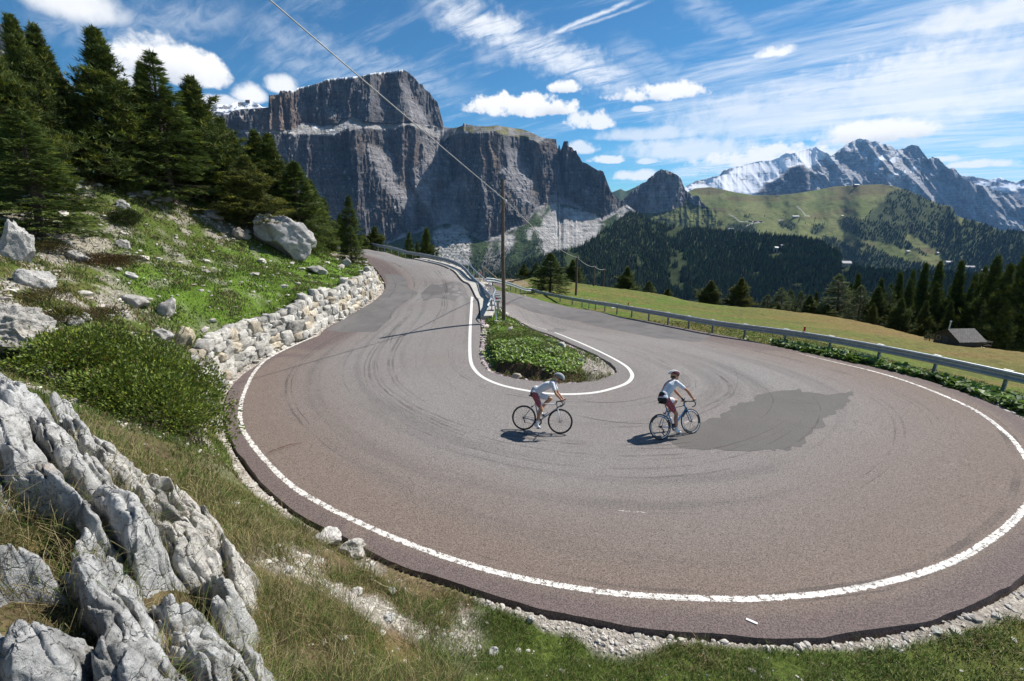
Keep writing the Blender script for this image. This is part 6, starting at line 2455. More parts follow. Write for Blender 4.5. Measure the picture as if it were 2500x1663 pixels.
for c_ in range(6):
    V, F = ICO[1] if c_ < 4 else ICO[2]
    rq = np.random.default_rng(c_)
    V = V * (1 + rq.uniform(-.32, .32, (len(V), 1))) * np.array([1, rq.uniform(.6, .9), rq.uniform(.35, .65)])
    q = cls == c_
    pos = np.stack([P[q, 0], P[q, 1], z[q] + sz[q] * .12], 1)
    V2, F2 = scatter(V, F, pos, rg.uniform(0, 6.28, q.sum()), sz[q], tilt=rg.normal(0, .3, (q.sum(), 2)))
    col = np.array([.50, .47, .42]) * rg.uniform(.7, 1.2, (q.sum(), 1)) * (1 + rg.normal(0, .012, (q.sum(), 3)))
    Vs.append(V2)
    Fs.append(F2 + k)
    Cs.append(np.repeat(col, len(V), 0))
    k += len(V2)
attr_mat('scree', .95, 0, .2, 9, .5, 30, .02, .1)
tag(link('gravel', mk_mesh('gravel', np.concatenate(Vs), np.concatenate(Fs), MAT['scree'], cols=np.concatenate(Cs), smooth=False)), 'loose pale stones and scree on the slope and verges', kind='stuff')

# dry twig on the verge, grass stalk on the road, scrap of white paper
q = hit(925, 1437)
tag(MB().tube([(-.16, .10, .06), (-.05, .03, .09), (.06, -.01, .05), (.17, -.05, .06)], [.012, .014, .012, .006], 7).build('twig', MAT['wood_pale'], loc=q), 'dry pale twig lying on the rubble verge', 'twig')
q = on_road([(695, 1095)])[0]
tag(MB().tube([(-.28, -.22, .03), (-.1, -.07, .05), (.1, .1, .06), (.3, .24, .02)], [.006, .008, .009, .004], 6).build('twig', plain('twig_red', (.14, .06, .035), .8) or MAT['twig_red'], loc=q), 'thin reddish twig lying on the asphalt by the edge line', 'twig')
q = on_road([(1835, 1518)])[0]
tag(MB().box((0, 0, .008), (.15, .035, .012), np.array([[.83, .55, 0], [-.55, .83, 0], [0, 0, 1]])).build('paper_scrap', MAT['white_paint'], loc=q, smooth=False), 'white scrap lying on the asphalt shoulder', 'litter')
# ================================================================== PLANTS
rg = np.random.default_rng(303)
attr_mat('needles', .75, .12, .2, 2.0, spec=.25)
attr_mat('leaves', .55, .25, .2, 3.0, spec=.4)
attr_mat('grass_blades', .7, .28, .15, 2.0, spec=.25)
plain('bark', (.085, .062, .045), .95, 0, .35, 6, .6)
plain('bark_grey', (.14, .125, .11), .95, 0, .35, 6, .6)


def conifer(kind, seed, H=8.0, R=2.0):
    r_ = np.random.default_rng(seed)
    pine = kind in ('pine', 'yellow')
    larch = kind == 'larch'
    zb = H * (.05 if pine else .07)
    nb = {'pine': 230, 'yellow': 190, 'spruce': 210, 'larch': 170}[kind]
    t = np.sort(r_.random(nb) ** (1.05 if pine else .95))
    z = zb + (H - zb) * t * .985
    az_ = np.arange(nb) * 2.39996 + r_.normal(0, .45, nb)
    if pine:
        prof = (1 - t ** 1.35) ** .85 * (.85 + .15 * np.sin(t * 14 + seed)) + .03
        clump = 1 + .55 * fbm(np.stack([np.cos(az_) * 1.3, np.sin(az_) * 1.3, t * 5], 1), 2, seed)
        L = R * prof * r_.uniform(.78, 1.12, nb) * clump
        e0 = np.radians(14 + 46 * t + r_.normal(0, 10, nb))
        cur = np.radians(40)
    else:
        prof = (1 - t) ** (.85 if kind == 'spruce' else .75) + .02
        L = R * prof * r_.uniform(.72, 1.15, nb)
        e0 = np.radians(-16 + 45 * t + r_.normal(0, 7, nb))
        cur = np.radians(22)
    TP, TD, TS = [], [], []
    ml = MB()
    for i in range(nb):
        n_ = max(3, int((26 if pine else 30) * L[i] / R * (1.0 if not larch else .8)) + 3)
        s = r_.uniform(.18, 1, n_) ** (.75 if pine else .7)
        ca, sa = math.cos(az_[i]), math.sin(az_[i])
        el_ = e0[i] + cur * s
        # integrate roughly
        d = L[i] * s
        em = e0[i] + cur * s * .5
        px_, pz_ = d * np.cos(em), d * np.sin(em)
        wid = (.20 if pine else .26) * L[i] * (1 - .55 * s) + .05
        lat = r_.normal(0, 1, n_) * wid
        ver = r_.normal(0, 1, n_) * (.10 if pine else .05)
        if not pine:
            ver = ver - np.abs(lat) * .25
        X = px_ * ca - lat * sa
        Y = px_ * sa + lat * ca
        TP.append(np.stack([X, Y, z[i] + pz_ + ver], 1))
        dl = np.sign(lat) * np.minimum(np.abs(lat) * 1.5, .8)
        if pine:
            D = np.stack([ca * np.cos(el_) - sa * dl * .5, sa * np.cos(el_) + ca * dl * .5, np.sin(el_) + .55], 1)
        else:
            D = np.stack([ca * .8 - sa * dl, sa * .8 + ca * dl, -.10 + .35 * t[i] + 0 * s], 1)
        TD.append(D)
        TS.append(s)
        if L[i] > .45:
            q = np.linspace(0, .8, 4)
            em = e0[i] + cur * q * .5
            ml.tube(np.stack([L[i] * q * np.cos(em) * ca, L[i] * q * np.cos(em) * sa, z[i] + L[i] * q * np.sin(em)], 1), np.linspace(.035, .010, 4) * (1.1 - t[i] * .7), 4, cap=False)
    TP, TD, TS = np.concatenate(TP), np.concatenate(TD), np.concatenate(TS)
    # leader
    nl = 14
    TP = np.concatenate([TP, np.stack([r_.normal(0, .03, nl), r_.normal(0, .03, nl), H - r_.uniform(0, .6, nl)], 1)])
    TD = np.concatenate([TD, np.stack([r_.normal(0, .5, nl), r_.normal(0, .5, nl), np.ones(nl)], 1)])
    TS = np.concatenate([TS, np.ones(nl)])
    TD /= np.linalg.norm(TD, axis=1)[:, None]
    m_ = 11 if pine else 9
    NT_ = len(TP)
    dirs = TD[:, None] + r_.normal(0, .62 if pine else .40, (NT_, m_, 3)) * (np.array([1, 1, .7]) if pine else np.array([1, 1, .35]))
    dirs /= np.linalg.norm(dirs, axis=2)[..., None]
    ln = (.24 if pine else .20) * r_.uniform(.7, 1.25, (NT_, m_, 1))
    if larch:
        ln = ln * .8
    sideD = np.cross(dirs, r_.normal(0, 1, (NT_, m_, 3)))
    sideD /= np.linalg.norm(sideD, axis=2)[..., None]
    w = (.034 if pine else .030) * r_.uniform(.8, 1.3, (NT_, m_, 1))
    base = TP[:, None] + r_.normal(0, .035, (NT_, m_, 3))
    a = base - sideD * w * .5
    b_ = base + sideD * w * .5
    c = base + dirs * ln
    V = np.stack([a, b_, c], 2).reshape(-1, 3)
    F = np.arange(len(V)).reshape(-1, 3)
    tone = r_.uniform(.65, 1.4, NT_) * (1 + .35 * fbm(TP * 1.1, 3, seed + 3))
    cols = {'pine': (.066, .092, .022), 'yellow': (.088, .104, .024), 'spruce': (.076, .112, .024), 'larch': (.090, .125, .036)}[kind]
    C_ = np.array(cols)[None] * tone[:, None]
    tipm = (TS > .75) & (r_.random(NT_) < (.40 if pine else .2))
    C_[tipm] = C_[tipm] * np.array([2.2, 1.8, 1.0])
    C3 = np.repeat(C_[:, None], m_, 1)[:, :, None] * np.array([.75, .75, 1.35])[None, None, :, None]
    C3 = C3.reshape(-1, 3)
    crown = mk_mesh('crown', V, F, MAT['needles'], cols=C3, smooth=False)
    hz_ = np.linspace(-.3, H * .97, 14)
    tr_ = MB().tube(np.stack([.03 * np.sin(hz_ * .9 + seed), .03 * np.cos(hz_ * .7), hz_], 1), np.interp(hz_, [-.3, 0, H * .97], [.17, .13, .012]) * H / 8 * (1.15 if pine else 1), 9)
    trunk = tr_.mesh('trunk', MAT['bark'])
    limbs = ml.mesh('branches', MAT['bark'])
    return crown, trunk, limbs


PROTO = {}
for kd, sd in (('pine', 1), ('pine', 2), ('pine', 3), ('spruce', 4), ('spruce', 5), ('yellow', 6), ('larch', 7), ('larch', 8)):
    PROTO.setdefault(kd, []).append(conifer(kd, sd))
NAMES = {'pine': 'pine_tree', 'yellow': 'pine_tree', 'spruce': 'spruce_tree', 'larch': 'larch_tree'}


def tree(ax_, ay, by, Z, kd, wpx, label, group, var=None):
    bx = ax_ + (1250 - ax_) * (by - ay) / (4706 - ay)
    t = atZ(bx, by, Z)
    zg = gnd(t[0], t[1])[0]
    B_ = np.array([t[0], t[1], zg])
    b_ = B_ - C0
    Yk = (831.5 - ay) / FPX
    h = (Yk * (b_ @ _F) - b_ @ _U) / (_U[2] - Yk * _F[2])
    if h < .3:
        print('tree too low', label, h)
        return
    v = (var if var is not None else int(rg.integers(0, 9))) % len(PROTO[kd])
    crown, trunk, limbs = PROTO[kd][v]
    rt = thing(NAMES[kd], label, 'tree', B_, rz=float(rg.uniform(0, 6.28)), group=group)
    rw = (wpx * (.66 if group == GL else .76) / FPX * Z) / 2.0
    rt.scale = (rw, rw, h / 8.0)
    # the whole stand leans a little downhill
    ln_ = LEAN.get(group, 0)
    rt.rotation_euler = (0, ln_, 0)
    rt.rotation_mode = 'XYZ'
    q_ = (Matrix.Rotation(ln_, 3, 'Y') @ Matrix.Rotation(float(rg.uniform(0, 6.28)), 3, 'Z')).to_euler()
    rt.rotation_euler = q_
    link('crown', crown, rt)
    tk = link('trunk', trunk, rt)
    link('branches', limbs, tk)
    return rt


LEAN = {'trees of the dark grove on the right': rad(-6.5), 'conifers on the left slope': rad(3.0)}
GL, GM, GR = 'conifers on the left slope', 'scattered trees at the meadow crest', 'trees of the dark grove on the right'
LT = [(-75, 40, 460, 19, 'pine', 170, 'dark pine cut off by the left edge of the picture'),
      (6, 41, 450, 21, 'pine', 165, 'tall dense pine in the upper left corner'),
      (62, 61, 430, 23, 'pine', 175, 'tall pine second from the left corner, its top split in clumps'),
      (209, 74, 458, 23.5, 'pine', 225, 'tallest broad stone pine standing free against the blue sky'),
      (326, 155, 475, 28, 'pine', 120, 'pine half hidden behind the thin-topped spruce'),
      (348, 124, 495, 25, 'spruce', 175, 'spruce with a thin pointed top in front of the white cloud'),
      (449, 189, 512, 27.5, 'pine', 205, 'dark conical pine right of the white cloud'),
      (425, 262, 490, 31, 'pine', 110, 'low pine squeezed between the spruce and the dark conical pine'),
      (609, 319, 520, 32, 'pine', 140, 'left one of the twin round-topped pines against the cliff'),
      (643, 330, 535, 31, 'pine', 145, 'right one of the twin round-topped pines against the cliff'),
      (588, 382, 572, 27.0, 'yellow', 165, 'yellowish bushy pine in front of the twin pines'),
      (556, 330, 500, 33, 'pine', 110, 'dark pine filling the gap behind the yellowish pine'),
      (707, 393, 590, 30.5, 'spruce', 135, 'light green spruce directly above the huge boulder'),
      (748, 440, 600, 35, 'spruce', 90, 'narrow spruce at the right shoulder of the light green one'),
      (782, 483, 585, 40, 'pine', 64, 'small rounded pine left of the slender dark spruce'),
      (843, 477, 592, 44, 'spruce', 60, 'slender dark spruce above the road at the cliff foot'),
      (824, 522, 585, 46, 'pine', 40, 'small dark pine leaning on the slender spruce'),
      (850, 551, 648, 35, 'spruce', 54, 'little bright spruce on the bank at the roadside'),
      (911, 554, 600, 58, 'pine', 62, 'round dark pine behind the upper barrier'),
      (885, 572, 604, 56, 'pine', 40, 'low dark bushy pine beside the round one behind the barrier'),
      (20, 268, 558, 16.5, 'spruce', 210, 'open-branched spruce with a bare trunk at the left edge'),
      (258, 408, 484, 23.0, 'yellow', 70, 'young yellow-green pine on the slope crest'),
      (130, 250, 442, 25, 'pine', 160, 'dark pine filling the shade below the split-topped one'),
      (395, 330, 500, 29, 'pine', 120, 'dark pine low between the spruce and the cone-shaped pine'),
      (510, 380, 512, 30, 'pine', 120, 'low spreading pine on the crest beside the grey rocks'),
      (672, 420, 560, 33, 'pine', 90, 'dark pine behind the light green spruce, to its left'),
      (270, 250, 462, 27, 'pine', 150, 'dark pine in the shade right of the tallest one'),
      (800, 560, 608, 40, 'pine', 50, 'low shrubby pine between the huge boulder and the road'),
      (993, 567, 624, 62, 'spruce', 38, 'pointed young spruce behind the upper barrier'),
      (1034, 558, 630, 61, 'pine', 64, 'broad brownish pine right of the pointed young spruce'),
      (165, 230, 450, 25, 'pine', 120, 'dark pine in the gap between the split-topped pine and the tallest one'),
      (385, 215, 495, 27, 'pine', 120, 'shaded pine tucked right behind the thin-topped spruce'),
      (480, 300, 508, 29, 'pine', 130, 'broad shaded pine at the right foot of the cone-shaped pine'),
      (545, 395, 530, 29, 'pine', 110, 'bushy pine pressed against the left side of the yellowish pine'),
      (730, 470, 590, 33, 'spruce', 80, 'short spruce at the right foot of the light green one'),
      (20, 200, 470, 19, 'pine', 150, 'pine in deep shade behind the bare-trunked spruce'),
      (300, 330, 480, 25, 'spruce', 110, 'bushy spruce low on the crest in front of the shaded pines'),
      (525, 290, 515, 31, 'pine', 150, 'wide dark pine between the cone-shaped pine and the twins'),
      (685, 450, 585, 31, 'spruce', 100, 'dark spruce wedged behind the huge boulder'),
      (620, 440, 555, 29, 'pine', 110, 'low dark pine behind the top of the huge boulder'),
      (1014, 592, 628, 66, 'pine', 36, 'stub of a pine between the spruce and the brownish one')]
for r_ in LT:
    tree(*r_, GL)
MT = [(1279, 644, 685, 92, 'pine', 32, 'leftmost small dark pine of the meadow crest'), (1310, 641, 690, 92, 'spruce', 26, 'narrow dark spruce left of the tall meadow spruce'),
      (1345, 617, 722, 60, 'spruce', 72, 'tall bright spruce just behind the lower barrier'), (1399, 635, 696, 88, 'pine', 46, 'round-topped pine behind the nearest meadow pole'),
      (1371, 664, 692, 92, 'pine', 26, 'tiny pine between the tall spruce and the round-topped pine'), (1533, 653, 708, 88, 'pine', 52, 'broad dark pine alone right of the poles'),
      (1586, 686, 714, 88, 'spruce', 34, 'small thin spruce in the middle of the crest'), (1632, 704, 730, 88, 'yellow', 34, 'low bushy pine right of the thin spruce'),
      (1738, 686, 752, 80, 'pine', 60, 'left of two egg-shaped pines on the crest'), (1812, 680, 752, 78, 'yellow', 60, 'right of two egg-shaped pines on the crest, browner')]
for r_ in MT:
    tree(*r_, GM)
RT = [(1881, 720, 756, 78, 'larch', 36, 'pale feathery larch, first tree at the left end of the grove'), (1905, 742, 760, 75, 'pine', 26, 'low bush-like pine under the first larches'),
      (1919, 702, 762, 79, 'larch', 52, 'pale larch, second from the left end of the grove'), (1944, 706, 764, 82, 'larch', 40, 'pale larch, third from the left end of the grove'),
      (1967, 711, 768, 78, 'larch', 36, 'slim larch just left of the small black pine'), (1985, 720, 770, 72, 'pine', 44, 'small black conical pine in front of the larches'),
      (2011, 713, 770, 84, 'pine', 34, 'thin dark pine right of the small black one'), (2025, 742, 778, 70, 'pine', 42, 'low round pine where the meadow edge bends down'),
      (2067, 668, 780, 73, 'larch', 80, 'tallest pale larch in the left half of the grove'), (2095, 692, 784, 76, 'pine', 52, 'dark pine close behind the tallest larch'),
      (2122, 671, 786, 82, 'pine', 56, 'dark ragged pine top right of the tallest larch'), (2115, 697, 790, 67, 'larch', 54, 'greyish larch in front of the ragged pine'),
      (2158, 700, 798, 65, 'pine', 58, 'black spire-shaped pine in the front of the grove'), (2178, 682, 794, 78, 'pine', 54, 'dark pine behind the black spire'),
      (2200, 690, 796, 74, 'larch', 46, 'larch squeezed among dark pines in mid grove'), (2227, 668, 798, 77, 'pine', 60, 'tall dark pine above mid grove'),
      (2212, 729, 808, 61, 'pine', 50, 'short pine at the front edge of mid grove'), (2245, 684, 800, 70, 'pine', 54, 'dark pine to the right of the short front pine'),
      (2263, 664, 796, 80, 'pine', 54, 'tall pine in the back row, left of the pair'), (2292, 646, 806, 73, 'pine', 66, 'left tree of the tall pair above the hut'),
      (2328, 641, 800, 71, 'pine', 66, 'right tree of the tall pair above the hut'), (2310, 690, 812, 66, 'pine', 54, 'pine under the tall pair, straight above the hut roof'),
      (2355, 700, 808, 76, 'pine', 50, 'lower pine in the gap right of the tall pair'), (2382, 641, 812, 68, 'pine', 74, 'pointed tall pine between the pair and the right edge'),
      (2414, 672, 812, 66, 'pine', 60, 'pine at the right shoulder of the pointed tall one'), (2440, 652, 822, 64, 'pine', 66, 'dark pine second behind the corner giant'),
      (2472, 626, 836, 60, 'pine', 90, 'giant dark pine near the right edge, highest of the grove'), (2500, 648, 846, 56, 'pine', 90, 'black pine cut by the right edge of the picture'),
      (2445, 725, 850, 55, 'pine', 60, 'low dark pine in front of the giant'), (2550, 610, 862, 54, 'pine', 100, 'pine just outside the right edge, its limbs reaching in'),
      (2402, 735, 828, 61, 'pine', 54, 'small black pine right above the hut deck'), (2140, 740, 795, 62, 'yellow', 30, 'tiny olive pine at the foot of the black spire'),
      (2340, 735, 815, 62, 'pine', 44, 'small dark pine right behind the hut chimney'), (2275, 735, 812, 62, 'pine', 42, 'small dark pine left of the hut chimney'),
      (2478, 735, 862, 51, 'pine', 56, 'low pine in front of the pine cut by the right edge'), (2180, 745, 800, 64, 'pine', 36, 'stunted pine beside the black spire')]
for r_ in RT:
    tree(*r_, GR)


# ---- shrubs
def leaf_tpl(L=1.0, W=.45):
    V = np.array([(0, 0, 0), (L * .45, W * .5, .06 * L), (L, 0, 0), (L * .45, -W * .5, .06 * L)])
    return V, np.array([[0, 1, 2], [0, 2, 3]])


def leaves(pos, nrm_dir, size, col, rng_, W=.45):
    """one small folded leaf per position"""
    n_ = len(pos)
    D = nrm_dir + rng_.normal(0, .55, (n_, 3))
    D /= np.linalg.norm(D, axis=1)[:, None]
    S_ = np.cross(D, rng_.normal(0, 1, (n_, 3)))
    S_ /= np.linalg.norm(S_, axis=1)[:, None]
    U_ = np.cross(S_, D)
    sz = (size * rng_.uniform(.6, 1.25, n_))[:, None]
    a = pos
    b_ = pos + D * sz * .5 + S_ * sz * W * .5 + U_ * sz * .06
    c = pos + D * sz
    d = pos + D * sz * .5 - S_ * sz * W * .5 + U_ * sz * .06
    V = np.stack([a, b_, c, d], 1).reshape(-1, 3)
    i = np.arange(n_)[:, None] * 4
    F = np.concatenate([i + np.array([[0, 1, 2]]), i + np.array([[0, 2, 3]])])
    return V, F, np.repeat(col, 4, 0)


def shrub(name, label, lobes, n_, size, col, mat='leaves', seed=0, W=.42, cat='shrub', stems=True, anchor=None):
    """lobes: (px, py, Z, rx, rz) ellipsoidal masses resting on the ground"""
    r_ = np.random.default_rng(seed)
    c0 = None
    PS, DS = [], []
    tot = sum(l[3] ** 2 for l in lobes)
    cen = []
    for (px, py, Z, rx, rz_) in lobes:
        t = atZ(px, py, Z)
        zg = gnd(t[0], t[1])[0]
        c = np.array([t[0], t[1], zg + rz_ * .45])
        cen.append(c)
        k = int(n_ * rx ** 2 / tot)
        d = r_.normal(0, 1, (k, 3))
        d /= np.linalg.norm(d, axis=1)[:, None]
        d[:, 2] = np.where(d[:, 2] < -.3, -d[:, 2], d[:, 2])
        rad_ = 1 - .55 * r_.random(k) ** 2.2
        lump = 1 + .48 * fbm(d * 2.6 + r_.uniform(0, 9), 3, seed + 1)
        p_ = c + d * (rad_ * lump)[:, None] * np.array([rx, rx * .9, rz_])
        # sprays: pull leaves onto shoots
        sh = r_.normal(0, 1, (max(8, k // 26), 3))
        ok = p_[:, 2] > gnd(p_[:, 0], p_[:, 1]) + .01
        PS.append(p_[ok])
        DS.append((d * np.array([1, 1, .8]) + np.array([0, 0, .45]))[ok])
    P_, D_ = np.concatenate(PS), np.concatenate(DS)
    # long shoots poking out
    ns = max(6, len(P_) // 260)
    idx = r_.integers(0, len(P_), ns)
    sp, sd_ = [], []
    mbs = MB()
    o0 = cen[0] - (0, 0, 0)
    for i in idx:
        d = D_[i] / np.linalg.norm(D_[i])
        L_ = size * r_.uniform(3, 7)
        q = np.linspace(0, 1, 9)[:, None]
        line_ = P_[i] + d * L_ * q + np.array([0, 0, -.12]) * L_ * q ** 2
        sp.append(line_ + r_.normal(0, size * .15, line_.shape))
        sd_.append(np.repeat(d[None], 9, 0))
        mbs.tube(line_[::4] - o0, .0035 * max(1, size / .06), 3, cap=False)
    P_, D_ = np.concatenate([P_] + sp), np.concatenate([D_] + sd_)
    tone = r_.uniform(.6, 1.45, len(P_)) * (1 + .3 * fbm(P_ * 2.2, 3, seed + 5))
    C_ = np.array(col)[None] * tone[:, None]
    y_ = r_.random(len(P_)) < .22
    C_[y_] *= np.array([1.75, 1.5, .8])
    d_ = r_.random(len(P_)) < .04
    C_[d_] = np.array([.16, .10, .04])
    V, F, CC = leaves(P_ - o0, D_, size, C_, r_, W)
    rt = thing(name, label, cat, o0)
    link('foliage', mk_mesh('foliage', V, F, MAT[mat], cols=CC, smooth=False), rt)
    if stems:
        for c in cen:
            for q in range(7):
                a_ = r_.uniform(0, 6.28)
                e_ = c + np.array([math.cos(a_) * .4, math.sin(a_) * .4, .25])
                zg = gnd(c[0], c[1])[0]
                mbs.tube(np.array([[c[0] + .05 * math.cos(a_), c[1] + .05 * math.sin(a_), zg - .05], (c + e_) / 2, e_]) - o0, [.014, .010, .005], 5, cap=False)
        mbs.build('stems', MAT['bark'], rt)
    return rt


LG = (.085, .125, .022)
shrub('leafy_shrub', 'large leafy green shrub behind the limestone outcrop', [(190, 940, 9.2, 1.1, .55), (260, 925, 9.8, 1.0, .75), (340, 950, 9.5, 1.15, .85), (440, 975, 9.9, .95, .95), (375, 1050, 8.6, .9, .75), (480, 1035, 9.6, .7, .8), (285, 1010, 8.7, .9, .6), (110, 915, 9.4, .8, .35), (420, 1000, 9.2, .5, 1.1)],
      46000, .078, (.115, .165, .028), seed=11)
shrub('leafy_shrub', 'small willow shrub on the slope crest beside the yellow-green pine', [(305, 470, 23.5, .7, .5), (318, 478, 23, .6, .4)], 1800, .10, (.085, .13, .03), seed=12)
shrub('leafy_shrub', 'thin grey-green shrub under the tallest pine', [(222, 455, 22.5, .45, .75)], 700, .10, (.06, .085, .04), seed=13)
shrub('dwarf_pine', 'dark dwarf pine bush in the middle of the grassy slope', [(305, 545, 20.5, .55, .42), (322, 538, 20.8, .4, .4)], 5200, .11, (.04, .06, .018), 'needles', 14, W=.16, cat='shrub')
shrub('juniper_cushion', 'rounded mossy green hummock between the crest rocks', [(378, 478, 24.6, .8, .42)], 3800, .07, (.06, .08, .028), seed=15)
shrub('heather_clump', 'dark brown heather clump, larger one on the stony slope', [(232, 668, 17, .95, .22), (262, 678, 17, .8, .2)], 4200, .085, (.075, .05, .022), 'needles', 16, W=.2)
shrub('heather_clump', 'brown-green heather clump right of the larger brown one', [(298, 648, 17.8, .75, .26)], 2400, .085, (.07, .062, .025), 'needles', 17, W=.2)
shrub('heather_clump', 'reddish-brown heather clump high at the left edge', [(112, 620, 15.6, .7, .3)], 2400, .08, (.065, .062, .02), 'needles', 18, W=.2)
shrub('heather_clump', 'olive heather clump above the massive rough boulder', [(110, 738, 12.2, .6, .22)], 2000, .07, (.075, .07, .022), 'needles', 19, W=.2)
shrub('heather_clump', 'brown tussock below the scree, left of the leaning stone', [(260, 815, 13, .5, .2)], 1700, .08, (.085, .07, .03), 'needles', 20, W=.2)
shrub('heather_clump', 'green tussock in the gravel above the large shrub', [(170, 840, 11.8, .42, .22)], 1500, .09, (.075, .085, .02), 'needles', 21, W=.2)
shrub('leafy_shrub', 'bushy young growth at the foot of the huge boulder', [(750, 615, 29, 1.0, .55), (775, 622, 30, .8, .45)], 3600, .11, (.075, .11, .025), seed=22)
shrub('leafy_shrub', 'low greenery behind the upper barrier left of the pointed spruce', [(960, 628, 54, .9, .4), (975, 632, 54, .8, .4)], 900, .2, (.07, .11, .025), seed=23)
shrub('leafy_shrub', 'small round bush beside the left gable of the hut', [(2272, 832, 44, .55, .5)], 700, .13, (.045, .06, .02), seed=24)


# ---- broad-leaved plants beside the barrier and on the island
def coltsfoot(name, label, P_, h, rmin, rmax, seed, col, dens=1.0):
    r_ = np.random.default_rng(seed)
    n_ = len(P_)
    th = np.linspace(0, 2 * np.pi, 8, endpoint=False)
    ring = np.stack([np.cos(th), np.sin(th), .10 * np.cos(2 * th)], 1)
    ring[0] *= .55
    V0 = np.concatenate([[[0, 0, -.16]], ring])
    F0 = np.array([[0, 1 + i, 1 + (i + 1) % 8] for i in range(8)])
    R_ = r_.uniform(rmin, rmax, n_)
    z = gnd(P_[:, 0], P_[:, 1]) + r_.uniform(.02, 1, n_) ** .7 * h
    tx = r_.normal(0, .5, (n_, 2))
    # tilt the leaf plane
    c, s = np.cos(r_.uniform(0, 6.28, n_)), np.sin(r_.uniform(0, 6.28, n_))
    X = V0[None, :, 0] * c[:, None] - V0[None, :, 1] * s[:, None]
    Y = V0[None, :, 0] * s[:, None] + V0[None, :, 1] * c[:, None]
    Z_ = V0[None, :, 2] + X * tx[:, :1] + Y * tx[:, 1:]
    V = np.stack([X, Y, Z_], -1) * R_[:, None, None] + np.stack([P_[:, 0], P_[:, 1], z], 1)[:, None]
    F = (F0[None] + (np.arange(n_) * 9)[:, None, None]).reshape(-1, 3)
    C_ = np.array(col)[None] * r_.uniform(.6, 1.3, (n_, 1))
    pale = r_.random(n_) < .22
    C_[pale] = np.array([.26, .31, .20]) * r_.uniform(.8, 1.2, (pale.sum(), 1))
    return tag(link(name, mk_mesh(name, V.reshape(-1, 3), F, MAT['leaves'], cols=np.repeat(C_, 9, 0), smooth=True)), label, kind='stuff')


TR, NR_ = frame_of(RAIL_R)
if (np.array([5., 15.]) - RAIL_R[len(RAIL_R) // 2]) @ NR_[len(RAIL_R) // 2] < 0:
    NR_ = -NR_
Zr = project(np.stack([RAIL_R[:, 0], RAIL_R[:, 1], 0 * RAIL_R[:, 0]], 1))
ok = np.nonzero((Zr[0] > 1835) & (Zr[2] > 0) | (RAIL_R[:, 1] < 14))[0]
sel = rg.choice(ok, 9000)
dR, _ = dist_line(RAIL_R[ok][::5], Os[::6])
dfull, _ = dist_line(RAIL_R, Os[::6])
u_ = rg.uniform(-.12, 1.0, len(sel))
P_ = RAIL_R[sel] + NR_[sel] * (dfull[sel] * u_ * .92)[:, None] + rg.normal(0, .06, (len(sel), 2))
ins = in_poly(P_, poly)
P_ = P_[~ins]
cl_n = fbm(p3(P_[:, 0] * 1.1, P_[:, 1] * 1.1), 3, 55)
P_ = P_[cl_n > -.28]
coltsfoot('ground_cover', 'broad pale-backed leaves growing between asphalt and barrier', P_, .24, .05, .105, 5, (.16, .26, .045))
isl_poly = on_road([(1176, 800), (1174, 860), (1207, 896), (1269, 908), (1341, 922), (1405, 918), (1432, 893), (1395, 860), (1341, 828), (1290, 805), (1240, 790), (1225, 785)])[:, :2]
lo, hi = isl_poly.min(0), isl_poly.max(0)
P_ = rg.uniform(lo, hi, (15000, 2))
P_ = P_[in_poly(P_, isl_poly)]
w_ = fbm(p3(P_[:, 0] * .9, P_[:, 1] * .9), 3, 57) + sstep(19.5, 15.5, P_[:, 1]) * .5
P_ = P_[rg.random(len(P_)) < sstep(.0, .5, w_)]
coltsfoot('ground_cover', 'low leafy plants covering the tip of the island', P_, .10, .022, .05, 6, (.24, .36, .06))


# ---- grass
def grass(name, label, P_, hgt, wid, lean, cols, seed, lift=0.0):
    r_ = np.random.default_rng(seed)
    n_ = len(P_)
    z = gnd(P_[:, 0], P_[:, 1]) - .01 + lift
    a_ = r_.uniform(0, 6.28, n_)
    h = hgt * r_.uniform(.5, 1.3, n_)
    ln = lean * r_.uniform(.2, 1.3, n_)
    D = np.stack([np.cos(a_), np.sin(a_)], 1)
    vd = P_ / np.linalg.norm(P_, axis=1)[:, None]
    Sd = np.stack([vd[:, 1], -vd[:, 0]], 1) + r_.normal(0, .5, (n_, 2))
    Sd /= np.linalg.norm(Sd, axis=1)[:, None]
    w = (wid * r_.uniform(.7, 1.3, n_))[:, None]
    b0 = np.concatenate([P_, z[:, None]], 1)
    S3 = np.concatenate([Sd, 0 * z[:, None]], 1)
    mid = b0 + np.concatenate([D * (h * ln * .35)[:, None], (h * .6)[:, None]], 1)
    tip = b0 + np.concatenate([D * (h * ln)[:, None], (h * (1 - .28 * np.minimum(ln, 1.5)))[:, None]], 1)
    V = np.stack([b0 - S3 * w * .5, b0 + S3 * w * .5, mid + S3 * w * .42, mid - S3 * w * .42, tip], 1).reshape(-1, 3)
    i = (np.arange(n_) * 5)[:, None]
    Fq = i + np.array([[0, 1, 2, 3]])
    Ft = i + np.array([[3, 2, 4]])
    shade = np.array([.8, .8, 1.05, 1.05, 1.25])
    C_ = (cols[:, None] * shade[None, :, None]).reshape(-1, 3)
    return tag(link(name, mk_mesh(name, V, [Fq, Ft], MAT['grass_blades'], cols=C_, smooth=False)), label, kind='stuff')


def cover(P_):
    """how grassy the ground is, 0..1"""
    br_ = gattr(P_, brightness)
    gd_ = gattr(P_, gd)
    wl_ = gattr(P_, gwall)
    return sstep(1.0, .42, br_) * (gd_ > .10) * ~(wl_ & (gd_ < 1.1))


PAL = np.array([[.075, .125, .022], [.095, .14, .028], [.12, .15, .04], [.21, .18, .085], [.30, .24, .13], [.055, .09, .025], [.13, .095, .045]])


